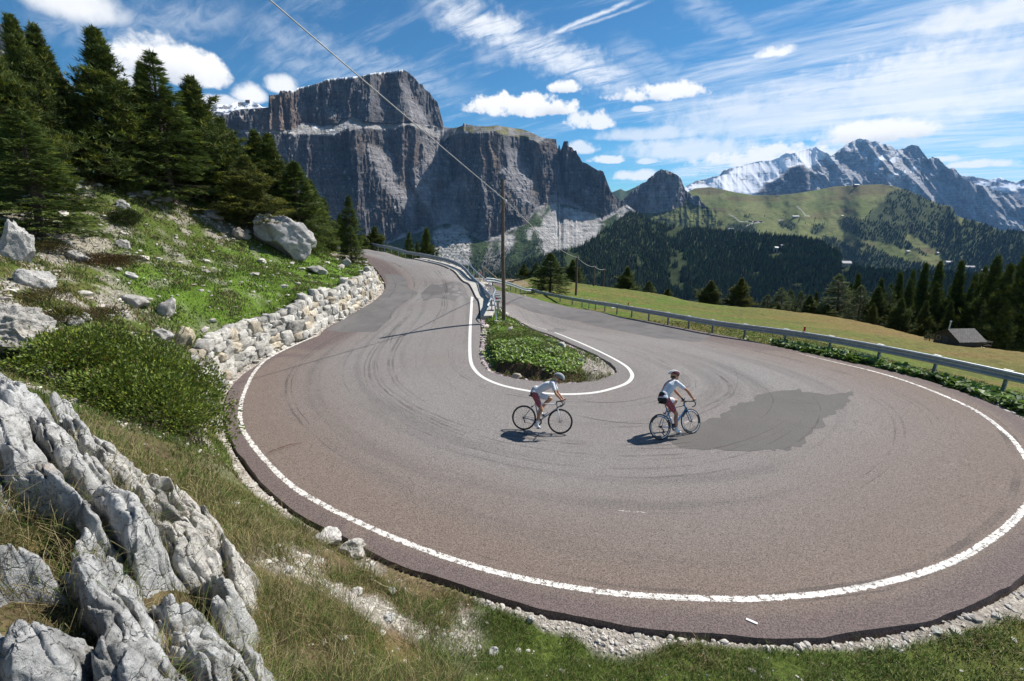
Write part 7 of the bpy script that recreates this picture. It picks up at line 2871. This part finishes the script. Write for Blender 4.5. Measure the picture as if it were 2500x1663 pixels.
def pick(n_, w, r_, dryness=None):
    w = np.array(w, float)
    if dryness is None:
        idx = r_.choice(len(PAL), n_, p=w / w.sum())
    else:
        wd = np.array([.5, .8, 1.5, 3, 2.6, .5, 1.2])
        a_ = r_.choice(len(PAL), n_, p=w / w.sum())
        b_ = r_.choice(len(PAL), n_, p=wd / wd.sum())
        idx = np.where(r_.random(n_) < dryness, b_, a_)
    return PAL[idx] * r_.uniform(.85, 1.5, (n_, 1))


rq = np.random.default_rng(9)
P_ = lod_points(640000, 1.6, 14, -66, 60)
z = gnd(P_[:, 0], P_[:, 1])
cv = cover(P_)
tf = fbm(p3(P_[:, 0] * 2.2, P_[:, 1] * 2.2), 3, 88)
keep_ = in_view(P_, z, 90) & (rq.random(len(P_)) < cv * np.clip(.55 + 1.4 * tf, .12, 1)) & ((P_[:, 0] < 12))
P_, tf = P_[keep_], tf[keep_]
r_ = np.hypot(*P_.T)
left_ = sstep(0, -2.5, P_[:, 0])
dr = np.clip(.14 + .18 * left_ + .9 * fbm(p3(P_[:, 0] * .8, P_[:, 1] * .8), 3, 89) + .30 * left_ * (r_ < 7) - .12 * (1 - left_), 0, .9)
h_ = (.058 + .072 * np.clip(tf + .3, 0, 1)) * (1 + .25 * left_) * np.where(r_ > 8, 1.1, 1)
wd = np.maximum(.0042, r_ * .00095)
cc_ = pick(len(P_), [4, 3.5, 2, 1.0, .5, 2.0, .6], rq, dr)
print('near blades', len(P_))
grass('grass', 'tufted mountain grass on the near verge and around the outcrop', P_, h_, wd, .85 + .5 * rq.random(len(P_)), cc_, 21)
P_ = lod_points(330000, 12, 46, -56, 20)
z = gnd(P_[:, 0], P_[:, 1])
cv = cover(P_)
tf = fbm(p3(P_[:, 0] * 1.3, P_[:, 1] * 1.3), 3, 90)
slope_side = (P_[:, 0] < -3)
keep_ = in_view(P_, z, 60) & (rq.random(len(P_)) < cv * np.clip(.5 + 1.3 * tf, .1, 1)) & (slope_side | (np.abs(P_[:, 0]) < 6) & (P_[:, 1] < 34))
P_, tf = P_[keep_], tf[keep_]
r_ = np.hypot(*P_.T)
lush_ = gattr(P_, lushm) + (P_[:, 0] > -3)
dr = np.clip(.60 + 1.0 * fbm(p3(P_[:, 0] * .5, P_[:, 1] * .5), 3, 91) - .55 * lush_, .04, .9)
print('slope blades', len(P_))
grass('grass', 'grass of the left slope, the bank above the stone wall and the island', P_, .12 + .08 * np.clip(tf, 0, 1), r_ * .00125, .8 + .5 * rq.random(len(P_)), pick(len(P_), [4, 4, 1.5, .5, .2, 1.5, .3], rq, dr), 22)
# right-hand meadow edge and verge along the barrier
P_ = lod_points(90000, 12, 32, 15, 60)
z = gnd(P_[:, 0], P_[:, 1])
cv = cover(P_)
keep_ = in_view(P_, z, 60) & (rq.random(len(P_)) < cv * .8)
P_ = P_[keep_]
r_ = np.hypot(*P_.T)
dr = np.clip(sstep(22, 42, P_[:, 0] - P_[:, 1] * .15) * .8 + .15 + .6 * fbm(p3(P_[:, 0] * .2, P_[:, 1] * .5), 3, 92), .05, .95)
print('meadow blades', len(P_))
grass('grass', 'short turf of the meadow below the barrier', P_, .05 + .0018 * r_, r_ * .0011, .8 + .4 * rq.random(len(P_)), pick(len(P_), [3, 4, 3, .8, .2, .8, .4], rq, dr), 23)

P_ = lod_points(60000, 1.4, 7.5, -75, -8)
z = gnd(P_[:, 0], P_[:, 1])
tf = fbm(p3(P_[:, 0] * 2.8, P_[:, 1] * 2.8), 3, 93)
keep_ = in_view(P_, z, 120) & (tf > .05) & (gattr(P_, gd) > .25) & (P_[:, 0] < -.4) & (P_[:, 1] + P_[:, 0] * .55 < 4.6)
P_ = P_[keep_]
print('dry tufts', len(P_))
grass('grass', 'long dry straw-coloured grass in the clefts of the outcrop', P_, .30, np.maximum(.004, np.hypot(*P_.T) * .0009), 1.1 + .6 * rq.random(len(P_)), pick(len(P_), [1, 2, 2, 3, 3, .5, 1.5], rq), 24, lift=.06)
# ================================================================== CYCLISTS
plain('frame_white', (.72, .73, .74), .3, noise_amt=.05)
plain('frame_silver', (.42, .44, .46), .35, .3, .05)
plain('frame_black', (.022, .024, .028), .3, noise_amt=.05)
plain('frame_blue', (.03, .20, .42), .3, noise_amt=.05)
plain('alloy', (.55, .56, .58), .35, .8, .05)
plain('skin', (.42, .22, .135), .5, noise_amt=.08, scale=20)
plain('sock', (.75, .75, .75), .8, noise_amt=.05)
plain('shoe_white', (.68, .70, .72), .4, noise_amt=.05)
plain('glass_dark', (.02, .015, .02), .15)
plain('hair_blond', (.58, .44, .24), .7, noise_amt=.25, scale=40)
plain('hair_dark', (.05, .03, .02), .7)
plain('bottle_clear', (.62, .62, .63), .3, noise_amt=.05)
plain('bottle_red', (.50, .05, .06), .4)
plain('helmet_grey', (.22, .27, .28), .3, noise_amt=.05)
plain('helmet_dark', (.03, .03, .035), .35)
plain('helmet_red', (.13, .012, .015), .3)
plain('helmet_white', (.75, .73, .72), .3)


def cloth(name, base, parts):
    """plain kit with printed panels in the garment's own coordinates: parts = [(axis expr, lo, hi, colour, noise)]"""
    m_, nn, b, o = new_mat(name)
    co = nn.n('ShaderNodeTexCoord').outputs['Object']
    sp = nn.n('ShaderNodeSeparateXYZ')
    nn.put(sp, 0, co)
    c = nn.mix(nn.noise(co, 9, 4, .6), (base[0] * .93, base[1] * .93, base[2] * .93, 1), (*base, 1))
    for fn, col in parts:
        c = nn.mix(fn(nn, sp.outputs, co), c, (*col, 1))
    nn.put(b, 'Base Color', c)
    b.inputs['Roughness'].default_value = .75
    f = nn.noise(nn.mapping(co, scale=(1, 1, 1.6)), 11, 3, .5, 1.2)
    nn.put(b, 'Normal', nn.bump(f, .8, .05))
    return m_


def box_mask(lo, hi, soft=.012, ns=0.0, inv_y=False):
    def fn(nn, xyz, co):
        r_ = None
        for k in range(3):
            v = xyz[k]
            if k == 1 and inv_y:
                v = nn.m('ABSOLUTE', v)
            if ns:
                v = nn.m('ADD', v, nn.m('MULTIPLY', nn.m('SUBTRACT', nn.noise(co, 22, 3, .6), .5), ns))
            if lo[k] is not None:
                a_ = nn.mr(v, lo[k] - soft, lo[k] + soft)
                r_ = a_ if r_ is None else nn.m('MULTIPLY', r_, a_)
            if hi[k] is not None:
                a_ = nn.mr(v, hi[k] + soft, hi[k] - soft)
                r_ = a_ if r_ is None else nn.m('MULTIPLY', r_, a_)
        return r_
    return fn


def lace(lo, hi, **kw):
    f = box_mask(lo, hi, **kw)

    def fn(nn, xyz, co):
        v = nn.voro(co, 38, 'DISTANCE_TO_EDGE')
        return nn.m('MULTIPLY', f(nn, xyz, co), nn.mr(v, .02, .09, .7, 1.0))
    return fn


WHITE = (.72, .75, .80)
RED = (.30, .02, .035)
BLACK = (.015, .016, .02)
cloth('jersey_one', WHITE, [(box_mask((.28, -.05, None), (.36, .12, None), ns=.05), (.45, .08, .10)), (box_mask((.45, None, None), (.56, None, 1.07), ns=.06), (.35, .40, .52))])
cloth('jersey_two', WHITE, [(box_mask((None, .035, 1.14), (.62, None, None), ns=.08), (.78, .22, .14)), (box_mask((None, -.10, 1.11), (.34, .12, 1.165), ns=.02), RED),
                            (box_mask((None, None, 1.0), (.4, None, 1.02)), (.25, .3, .32))])
cloth('shorts_print', WHITE, [(lace((.20, .075, .66), (.46, None, 1.06), ns=.05, inv_y=True), RED), (box_mask((None, None, None), (.205, None, None), ns=.02), BLACK)])


def capsule(mb, a, b_, ra, rb, n_=7, seg=14, flat=1.0):
    a, b_ = np.array(a, float), np.array(b_, float)
    t = np.linspace(0, 1, n_)
    d = b_ - a
    L = np.linalg.norm(d)
    u_ = d / L
    P = [a - u_ * ra * .92, a - u_ * ra * .72, a - u_ * ra * .35]
    R_ = [ra * .35, ra * .7, ra * .93]
    for q in t:
        P.append(a + d * q)
        R_.append(ra + (rb - ra) * q)
    P += [b_ + u_ * rb * .35, b_ + u_ * rb * .72, b_ + u_ * rb * .92]
    R_ += [rb * .93, rb * .7, rb * .35]
    mb.tube(P, R_, seg, flat=flat)


def blob3(mb, c, r_, R=None, seg=3):
    V, F = ICO[seg]
    V = V * np.array(r_)
    if R is not None:
        V = V @ np.array(R).T
    mb.add(V + np.array(c), F)


def remesh(name, mb, vox, mat, parent, smooth_it=4):
    """fuse the overlapping shapes into one continuous skin"""
    me = mb.mesh(name + '_raw', mat)
    tmp = bpy.data.objects.new(name + '_tmp', me)
    COL.objects.link(tmp)
    md = tmp.modifiers.new('r', 'REMESH')
    md.mode = 'VOXEL'
    md.voxel_size = vox
    md.use_smooth_shade = True
    ms = tmp.modifiers.new('s', 'SMOOTH')
    ms.iterations = smooth_it
    ms.factor = .5
    dg = bpy.context.evaluated_depsgraph_get()
    ev = tmp.evaluated_get(dg)
    out = bpy.data.meshes.new_from_object(ev)
    out.name = name
    bpy.data.objects.remove(tmp)
    bpy.data.meshes.remove(me)
    out.materials.clear()
    out.materials.append(mat)
    return link(name, out, parent)


def wheel(parent, x, R=.335, deep=False, turn=0.0):
    w = link('wheel', None, parent, (x, 0, R))
    w.rotation_euler = (0, 0, turn)
    # an explicit carcass so that the part is itself a mesh
    th = np.linspace(0, 2 * np.pi, 65)[:-1]

    def torus(r0, prof):
        V = np.stack([np.concatenate([[(r0 + p_[0]) * math.cos(a_), p_[1], (r0 + p_[0]) * math.sin(a_)] for p_ in prof]).reshape(-1, 3) for a_ in th])
        m_ = len(prof)
        I, J = np.meshgrid(np.arange(64), np.arange(m_), indexing='ij')
        F = np.stack([I * m_ + J, ((I + 1) % 64) * m_ + J, ((I + 1) % 64) * m_ + (J + 1) % m_, I * m_ + (J + 1) % m_], -1).reshape(-1, 4)
        return V.reshape(-1, 3), F
    pr = [(.017 * math.cos(q), .0145 * math.sin(q)) for q in np.linspace(0, 2 * np.pi, 9)[:-1]]
    V, F = torus(R - .017, pr)
    bpy.data.objects.remove(w)
    hubm = MB().lathe([(0, -.05), (.012, -.05), (.022, -.035), (.016, -.02), (.016, .02), (.022, .035), (.012, .05), (0, .05)], axis='y', seg=12)
    w = hubm.build('wheel', MAT['frame_black'], parent, loc=(x, 0, R))
    w.rotation_euler = (0, 0, turn)
    link('tyre', mk_mesh('tyre', V, F, MAT['black_rubber']), w)
    dp = .05 if deep else .022
    V, F = torus(R - .026, [(0, .010), (-dp * .6, .011), (-dp, .003), (-dp, -.003), (-dp * .6, -.011), (0, -.010)])
    link('rim', mk_mesh('rim', V, F, MAT['frame_black'], smooth=False), w)
    if deep:
        mb = MB()
        for k in range(3):
            a0 = k * 2.094 + .5
            aa_ = np.linspace(a0, a0 + 1.25, 14)
            for sy in (-1, 1):
                rr0, rr1 = R - .032, R - .06
                V = np.concatenate([[[rr0 * math.cos(q), sy * .0125, rr0 * math.sin(q)], [rr1 * math.cos(q), sy * .0125, rr1 * math.sin(q)]] for q in aa_])
                F = np.array([[2 * i, 2 * i + 2, 2 * i + 3, 2 * i + 1] for i in range(13)])
                mb.add(V, F)
        mb.build('rim_decal', MAT['helmet_white'], w, smooth=False)
    mb = MB()
    ns = 18 if deep else 20
    for k in range(ns):
        a_ = k * 2 * np.pi / ns
        sy = .03 if k % 2 else -.03
        rr1 = R - .026 - dp + .004
        mb.tube([(.018 * math.cos(a_), sy, .018 * math.sin(a_)), (rr1 * math.cos(a_ + .04), 0, rr1 * math.sin(a_ + .04))], .0022, 4, cap=False)
    mb.build('spokes', MAT['frame_black'], w)
    return w


def bicycle(name, label, px_r, px_f, lean, fr_m, fork_m, top_m, deep, bottle_m, crank):
    a, b_ = on_road([px_r, px_f])
    hd = math.atan2(b_[1] - a[1], b_[0] - a[0])
    slope = math.atan2(b_[2] - a[2], np.linalg.norm(b_[:2] - a[:2]))
    rt = thing(name, label, 'bicycle', (a[0], a[1], a[2] + .002), group=None)
    rt.rotation_euler = (-lean, -slope, hd)
    BB = np.array([.41, 0, .27])
    wheel(rt, 0, deep=deep)
    wheel(rt, .99, deep=deep, turn=.06)
    mb = MB()
    ST = np.array([.285, 0, .755])
    HT, HB = np.array([.862, 0, .80]), np.array([.90, 0, .665])
    mb.tube([BB, HB + (-.01, 0, .01)], [.021, .020], 10)
    mb.tube([BB, ST + (-.008, 0, .03)], [.018, .016], 10)
    for sy in (-1, 1):
        mb.tube([BB + (-.02, sy * .02, 0), (.2, sy * .05, .30), (0, sy * .065, .335)], [.011, .010, .007], 8)
        mb.tube([ST + (0, sy * .012, -.02), (.12, sy * .04, .53), (0, sy * .065, .335)], [.009, .008, .006], 8)
    mb.tube([HB, HT], [.022, .019], 10)
    mb.lathe([(.024, -.035), (.024, .035)], BB, 'y', 12)
    fr = mb.build('frame', MAT[fr_m], rt)
    MB().tube([ST, HT + (.006, 0, -.022)], [.014, .015], 10).build('top_tube', MAT[top_m], fr)
    mb = MB()
    for sy in (-1, 1):
        mb.tube([HB + (.004, sy * .02, .005), (.93, sy * .047, .56), (.99, sy * .055, .335)], [.014, .012, .008], 8)
    mb.tube([HB + (.003, -.03, 0), HB + (.003, .03, 0)], .016, 8)
    mb.build('fork', MAT[fork_m], rt)
    MB().tube([ST + (0, 0, .01), (.245, 0, .905)], .014, 8).build('seat_post', MAT['frame_black'], rt)
    # saddle
    xs_ = np.linspace(.10, .385, 9)
    V = []
    for x_ in xs_:
        t = (x_ - .10) / .285
        w_ = .068 * (1 - sstep(.15, .75, t)) + .018
        zc = .935 + .012 * (1 - t) + .006 * math.cos(t * 6)
        for q in np.linspace(0, 2 * np.pi, 11)[:-1]:
            V.append((x_, w_ * math.cos(q), zc + .018 * math.sin(q) - .012 * abs(math.cos(q))))
    F = grid_faces(9, 10)
    I, J = np.meshgrid(np.arange(8), np.arange(10), indexing='ij')
    F = np.stack([I * 10 + J, I * 10 + (J + 1) % 10, (I + 1) * 10 + (J + 1) % 10, (I + 1) * 10 + J], -1).reshape(-1, 4)
    link('saddle', mk_mesh('saddle', V, F, MAT['frame_black']), rt)
    # bars
    mb = MB().tube([HT + (0, 0, .0), HT + (-.006, 0, .05)], .017, 8).tube([HT + (-.006, 0, .045), (.945, 0, .875)], .016, 8)
    mb.tube([(.945, -.20, .878), (.945, 0, .878), (.945, .20, .878)], .0145, 8)
    for sy in (-1, 1):
        mb.tube([(.945, sy * .195, .878), (.98, sy * .21, .88), (1.02, sy * .212, .87), (1.05, sy * .213, .83), (1.04, sy * .215, .775), (1.0, sy * .218, .745), (.93, sy * .22, .738)], .0145, 8)
    hb = mb.build('handlebar', MAT['frame_black'], rt)
    for sy in (-1, 1):
        MB().tube([(1.0, sy * .212, .885), (1.045, sy * .212, .90), (1.075, sy * .212, .935)], [.017, .018, .012], 8).build('brake_hood', MAT['black_rubber'], hb)
        MB().tube([(1.07, sy * .212, .91), (1.085, sy * .212, .86), (1.075, sy * .212, .79)], [.006, .006, .004], 6).build('brake_lever', MAT['alloy'], hb)
    # drive side
    cr_ = MB()
    cr_.lathe([(.060, -.002), (.098, -.002), (.098, .002), (.060, .002), (.060, -.002)], BB + (0, -.048, 0), 'y', 28)
    for k in range(5):
        q = k * 1.2566
        cr_.tube([BB + (0, -.048, 0), BB + (.075 * math.cos(q), -.048, .075 * math.sin(q))], .006, 5)
    ck = cr_.build('crankset', MAT['frame_black'], rt)
    for sy, ang in ((-1, crank), (1, crank + math.pi)):
        e_ = BB + np.array([.17 * math.cos(ang), sy * .075, .17 * math.sin(ang)])
        MB().tube([BB + (0, sy * .055, 0), e_], [.012, .009], 8).build('crank', MAT['alloy'], ck)
        MB().box(e_ + (0, sy * .045, 0), (.075, .06, .016)).build('pedal', MAT['frame_black'], ck, smooth=False)
    ps = np.array([0, 0, .335])
    mb = MB().tube([BB + (0, -.048, .098), ps + (0, -.048, .034)], .004, 5).tube([BB + (0, -.048, -.098), (.055, -.048, .215)], .004, 5)
    mb.build('chain', MAT['frame_black'], rt)
    MB().lathe([(0, -.065), (.022, -.065), (.036, -.04), (.036, -.03), (0, -.03)], ps, 'y', 16).build('cassette', MAT['frame_black'], rt)
    MB().tube([(.01, -.07, .30), (.04, -.065, .245), (.05, -.055, .20)], [.014, .016, .014], 8).build('derailleur', MAT['frame_black'], rt)
    for x_, z_ in ((.905, .70), (.20, .66)):
        MB().box((x_, 0, z_), (.03, .07, .035)).build('brake', MAT['frame_black'], rt, smooth=False)
    d = (HB - BB) / np.linalg.norm(HB - BB)
    p0 = BB + d * .16 + np.array([-.045, 0, .045])
    bt = MB().tube([p0, p0 + d * .13, p0 + d * .15, p0 + d * .18], [.036, .036, .024, .022], 12).build('bottle', MAT[bottle_m], rt)
    MB().tube([p0 + d * .18, p0 + d * .205], .014, 8).build('cap', MAT['bottle_red'], bt)
    MB().tube([p0 + d * .04, p0 + d * .075], .0385, 12).build('bottle_cage', MAT['bottle_red'] if deep else MAT['frame_black'], bt)
    return rt


def cyclist(label, bike, J, jersey, helmet_a, helmet_b, hair=None, glove_left=False, fem=False):
    rt = thing('person', label, 'person', bike.location)
    rt.rotation_euler = bike.rotation_euler
    hip, sh, hd, neck = (np.array(J[k]) for k in ('hip', 'sh', 'head', 'neck'))
    body = MB()
    k = .93 if fem else 1.0
    ax_ = (sh - hip) / np.linalg.norm(sh - hip)
    mid1 = hip + (sh - hip) * .35 + np.array([-.02, 0, .035])
    mid2 = hip + (sh - hip) * .72 + np.array([-.015, 0, .03])

    def torso(m, g_):
        capsule(m, hip + (.0, -.05, .02), hip + (.0, .05, .02), .118 * k + g_, .118 * k + g_)
        capsule(m, hip + (0, -.035, .04), mid1 + (0, -.03, 0), .112 * k + g_, .104 * k + g_)
        capsule(m, hip + (0, .035, .04), mid1 + (0, .03, 0), .112 * k + g_, .104 * k + g_)
        for s_ in (-1, 1):
            capsule(m, mid1 + (0, s_ * .03, 0), mid2 + (0, s_ * .06, 0), .104 * k + g_, .108 * k + g_)
            capsule(m, mid2 + (0, s_ * .06, 0), sh + (-.02, s_ * .09 * k, -.02), .108 * k + g_, .085 * k + g_)
            capsule(m, sh + (-.01, s_ * .06, .0), sh + (0, s_ * .155 * k, -.005), .075 + g_, .062 * k + g_)
    torso(body, 0)
    capsule(body, sh + (0, 0, .03), neck, .058, .052)
    capsule(body, neck, hd + (-.02, 0, -.03), .052, .055)
    # head: skull, jaw, nose, ears, brow
    fwd = np.array(J['look'])
    fwd = fwd / np.linalg.norm(fwd)
    lf = np.array([0, 1.0, 0])
    up_ = np.cross(fwd, lf)
    Rh = np.stack([fwd, lf, up_], 1)
    blob3(body, hd + up_ * .025 - fwd * .01, (.098, .077, .098), Rh)
    blob3(body, hd + fwd * .045 - up_ * .055, (.055, .055, .068), Rh)
    blob3(body, hd + fwd * .065 - up_ * .095, (.026, .028, .022), Rh, 2)
    body.tube([hd + fwd * .095 + up_ * .01, hd + fwd * .118 - up_ * .03, hd + fwd * .095 - up_ * .04], [.008, .015, .010], 6)
    for s_ in (-1, 1):
        blob3(body, hd + lf * s_ * .078 - up_ * .005, (.022, .010, .034), Rh, 2)
        blob3(body, hd + lf * s_ * .03 + fwd * .088 - up_ * .062, (.012, .02, .008), Rh, 1)
    shoulders, elbows, hands = {}, {}, {}
    for s_, nm in ((-1, 'r'), (1, 'l')):
        S_ = sh + np.array([0, s_ * .165 * k, -.01])
        E_ = np.array(J['elbow']) * (1, s_, 1)
        H_ = np.array(J['wrist']) * (1, s_, 1)
        capsule(body, S_, E_, .050 * k, .038 * k)
        capsule(body, E_, E_ + (H_ - E_) * .35, .038 * k, .040 * k)
        capsule(body, E_ + (H_ - E_) * .35, H_, .040 * k, .025)
        shoulders[nm], elbows[nm], hands[nm] = S_, E_, H_
        # palm lies on the hood, four fingers curl over it, the thumb closes from inside
        pc = np.array([1.015, s_ * .212, .915]) if J.get('hoods', True) else np.array([1.0, s_ * .218, .77])
        capsule(body, H_, pc, .026, .030, flat=.8)
        capsule(body, pc + (0, -.012, 0), pc + (.015, .012, 0), .027, .026)
        for q in range(4):
            ox = .018 + q * .0165
            L_ = (.030, .034, .031, .024)[q]
            c0_ = pc + np.array([ox - .02, s_ * .026, .006])
            body.tube([c0_ + (0, -s_ * .02, .014), c0_ + (.004, s_ * .006, .008), c0_ + (.006, s_ * .008, -L_ * .7), c0_ + (.004, -s_ * .010, -L_ * 1.15), c0_ + (0, -s_ * .026, -L_ * 1.1)], [.0085, .0085, .0078, .0072, .006], 7)
        c0_ = pc + np.array([-.012, -s_ * .024, .0])
        body.tube([c0_ + (-.01, s_ * .01, .008), c0_ + (.01, -s_ * .008, -.006), c0_ + (.026, -s_ * .008, -.026), c0_ + (.034, s_ * .004, -.034)], [.011, .010, .009, .007], 7)
    legs = {}
    for s_, nm in ((-1, 'r'), (1, 'l')):
        Hj = hip + np.array([.01, s_ * .085, -.02])
        K_, A_ = np.array(J['knee_' + nm]), np.array(J['ankle_' + nm])
        T_ = np.array(J['toe_' + nm])
        heel = A_ + np.array([-.05, 0, -.055])
        capsule(body, Hj, Hj + (K_ - Hj) * .5, .088 * k, .076 * k)
        capsule(body, Hj + (K_ - Hj) * .5, K_, .076 * k, .054 * k)
        capsule(body, K_, K_ + (A_ - K_) * .12, .052 * k, .050)
        cf = K_ + (A_ - K_) * .32 + np.array([-.018, 0, -.005])
        capsule(body, K_ + (0, 0, -.01), cf, .046, .056 * k)
        capsule(body, cf, A_, .056 * k, .032)
        capsule(body, A_, heel + (.015, 0, .015), .032, .030)
        capsule(body, heel + (.02, 0, .01), T_, .030, .024)
        legs[nm] = (Hj, K_, A_, T_, heel)
    b_ = remesh('body', body, .0065, MAT['skin'], rt, 3)
    # jersey
    jm = MB()
    torso(jm, .011)
    for nm in 'rl':
        capsule(jm, shoulders[nm], shoulders[nm] + (elbows[nm] - shoulders[nm]) * .60, .064 * k, .056 * k)
    capsule(jm, sh + (0, 0, .02), sh + (neck - sh) * .55, .07, .063)
    remesh('jersey', jm, .008, jersey, rt, 4)
    sm = MB()
    capsule(sm, hip + (0, -.05, .0), hip + (0, .05, .0), .134 * k, .134 * k)
    capsule(sm, hip + (.01, -.03, .05), hip + (.03, -.03, .11), .126 * k, .118 * k)
    capsule(sm, hip + (.01, .03, .05), hip + (.03, .03, .11), .126 * k, .118 * k)
    for nm in 'rl':
        Hj, K_ = legs[nm][:2]
        capsule(sm, Hj, Hj + (K_ - Hj) * .42, .100 * k, .088 * k)
        capsule(sm, Hj + (K_ - Hj) * .42, Hj + (K_ - Hj) * .72, .088 * k, .080 * k)
    remesh('shorts', sm, .008, MAT['shorts_print'], rt, 3)
    for nm in 'rl':
        Hj, K_, A_, T_, heel = legs[nm]
        so = MB()
        capsule(so, A_ + (K_ - A_) * .20, A_ + (0, 0, .0), .040, .037)
        remesh('sock', so, .007, MAT['sock'], rt, 1)
        sm = MB()
        capsule(sm, A_ + (-.01, 0, -.018), heel + (.015, 0, .018), .040, .038)
        capsule(sm, heel + (.015, 0, .012), T_, .040, .032, flat=.95)
        capsule(sm, A_ + (.01, 0, -.01), (heel + T_) / 2 + (.01, 0, .018), .036, .034)
        remesh('shoe', sm, .007, MAT['shoe_white'], rt, 2)
    # helmet: shell with raised ribs and dark vents between them
    hc = hd + up_ * .055 - fwd * .012
    V, F = ICO[4]
    Vh = V * np.array([.140, .102, .098])
    kp_ = V[:, 2] > -.12 - .25 * V[:, 0]
    f_ = F[kp_[F].all(1)]
    mbh = MB().add(Vh @ Rh.T + hc, f_)
    hm = mbh.build('helmet', MAT[helmet_a], rt)
    rbm = MB()
    for yy in (-.78, -.42, 0, .42, .78):
        pts_ = []
        for q in np.linspace(-.25, 3.35, 12):
            c_, s2_ = math.cos(q), math.sin(q)
            pts_.append(hc + Rh @ np.array([.146 * c_ * (1 - .08 * yy * yy), .105 * yy * (.55 + .45 * abs(s2_)), .104 * s2_ * math.sqrt(max(.05, 1 - yy * yy * .72))]))
        rbm.tube(pts_, [.006] + [.0095] * 10 + [.005], 6)
    rbm.build('shell_rib', MAT[helmet_b], hm)
    mb_ = MB()
    for s_ in (-1, 1):
        mb_.tube([hc + Rh @ np.array([.03, s_ * .09, -.02]), hd + Rh @ np.array([.03, s_ * .07, -.06]), hd + Rh @ np.array([.05, s_ * .02, -.115])], .004, 4)
    mb_.build('chin_strap', MAT['frame_black'], hm)
    gl = MB().tube([hd + Rh @ np.array([math.cos(q) * .102, math.sin(q) * .082, .012]) for q in np.linspace(-1.35, 1.35, 9)], [.008, .010, .016, .019, .013, .019, .016, .010, .008], 6)
    gl.build('sunglasses', MAT['glass_dark'], rt)
    if hair:
        hb_ = MB()
        blob3(hb_, hd - fwd * .045 - up_ * .03, (.065, .07, .06), Rh)
        hb_.tube([hd - fwd * .08 - up_ * .03, neck + np.array([-.085, 0, .035]), sh + np.array([-.085, 0, .095]), sh + np.array([-.19, 0, .07])], [.035, .036, .034, .014], 9)
        remesh('hair', hb_, .008, MAT[hair], rt, 2)
    else:
        hb_ = MB()
        blob3(hb_, hd - fwd * .035 - up_ * .025, (.068, .079, .05), Rh)
        remesh('hair', hb_, .008, MAT['hair_dark'], rt, 1)
    if glove_left:
        gm = MB()
        pc = np.array([1.015, .212, .915])
        capsule(gm, hands['l'] + (.0, 0, 0), pc, .033, .038, flat=.85)
        capsule(gm, pc + (0, -.012, 0), pc + (.02, .014, 0), .036, .034)
        remesh('glove', gm, .006, MAT['frame_black'], rt, 1)
    return rt


b1 = bicycle('road_bicycle', 'white and silver road bicycle under the left rider', (1277, 1050), (1369, 1060), rad(19), 'frame_silver', 'frame_white', 'frame_white', False, 'bottle_clear', math.radians(-86))
J1 = dict(hip=(.25, 0, 1.015), sh=(.735, 0, 1.325), neck=(.80, 0, 1.405), head=(.875, 0, 1.465), look=(.90, .05, -.38), elbow=(.85, .235, 1.075), wrist=(.985, .215, .945),
          knee_r=(.475, -.10, .615), ankle_r=(.385, -.115, .225), toe_r=(.475, -.12, .125), knee_l=(.685, .09, .905), ankle_l=(.385, .115, .565), toe_l=(.475, .12, .475))
cyclist('blond rider crouched low in white jersey and grey helmet, left of the two cyclists', b1, J1, MAT['jersey_one'], 'helmet_grey', 'helmet_white', 'hair_blond', fem=True)
b2 = bicycle('road_bicycle', 'black and blue road bicycle with deep rims under the right rider', (1616, 1074), (1686, 1060), rad(21), 'frame_blue', 'frame_blue', 'frame_black', True, 'bottle_clear', math.radians(-80))
J2 = dict(hip=(.24, 0, 1.03), sh=(.60, 0, 1.42), neck=(.64, 0, 1.51), head=(.685, 0, 1.59), look=(.95, -.1, -.18), elbow=(.83, .25, 1.175), wrist=(.985, .215, .955),
          knee_r=(.485, -.10, .62), ankle_r=(.415, -.115, .225), toe_r=(.51, -.12, .125), knee_l=(.675, .09, .93), ankle_l=(.375, .115, .58), toe_l=(.465, .12, .475))
cyclist('upright rider in white and red jersey and red-black helmet, right of the two', b2, J2, MAT['jersey_two'], 'helmet_red', 'helmet_white', None, glove_left=True)
# ================================================================== AIR
lo, hi = np.full(3, 1e9), np.full(3, -1e9)
bpy.context.view_layer.update()
for o_ in list(S.objects):
    if o_.type == 'MESH' and o_.data.vertices:
        bb = np.array([o_.matrix_world @ Vector(c) for c in o_.bound_box])
        lo, hi = np.minimum(lo, bb.min(0)), np.maximum(hi, bb.max(0))
lo = lo - np.array([60, 60, 1])
hi = hi + np.array([60, 60, 30])
lo[1] = min(lo[1], -60)
mb = MB().box((lo + hi) / 2, hi - lo)
hm = bpy.data.materials.new('air')
hm.use_nodes = True
ht = hm.node_tree
for x_ in list(ht.nodes):
    ht.nodes.remove(x_)
vo = ht.nodes.new('ShaderNodeVolumePrincipled')
vo.inputs['Color'].default_value = (.27, .54, 1.0, 1)
vo.inputs['Density'].default_value = HAZE
vo.inputs['Anisotropy'].default_value = .1
oo = ht.nodes.new('ShaderNodeOutputMaterial')
ht.links.new(vo.outputs[0], oo.inputs['Volume'])
hz_o = mb.build('haze', hm, smooth=False)
tag(hz_o, 'thin blue mountain haze', kind='stuff')
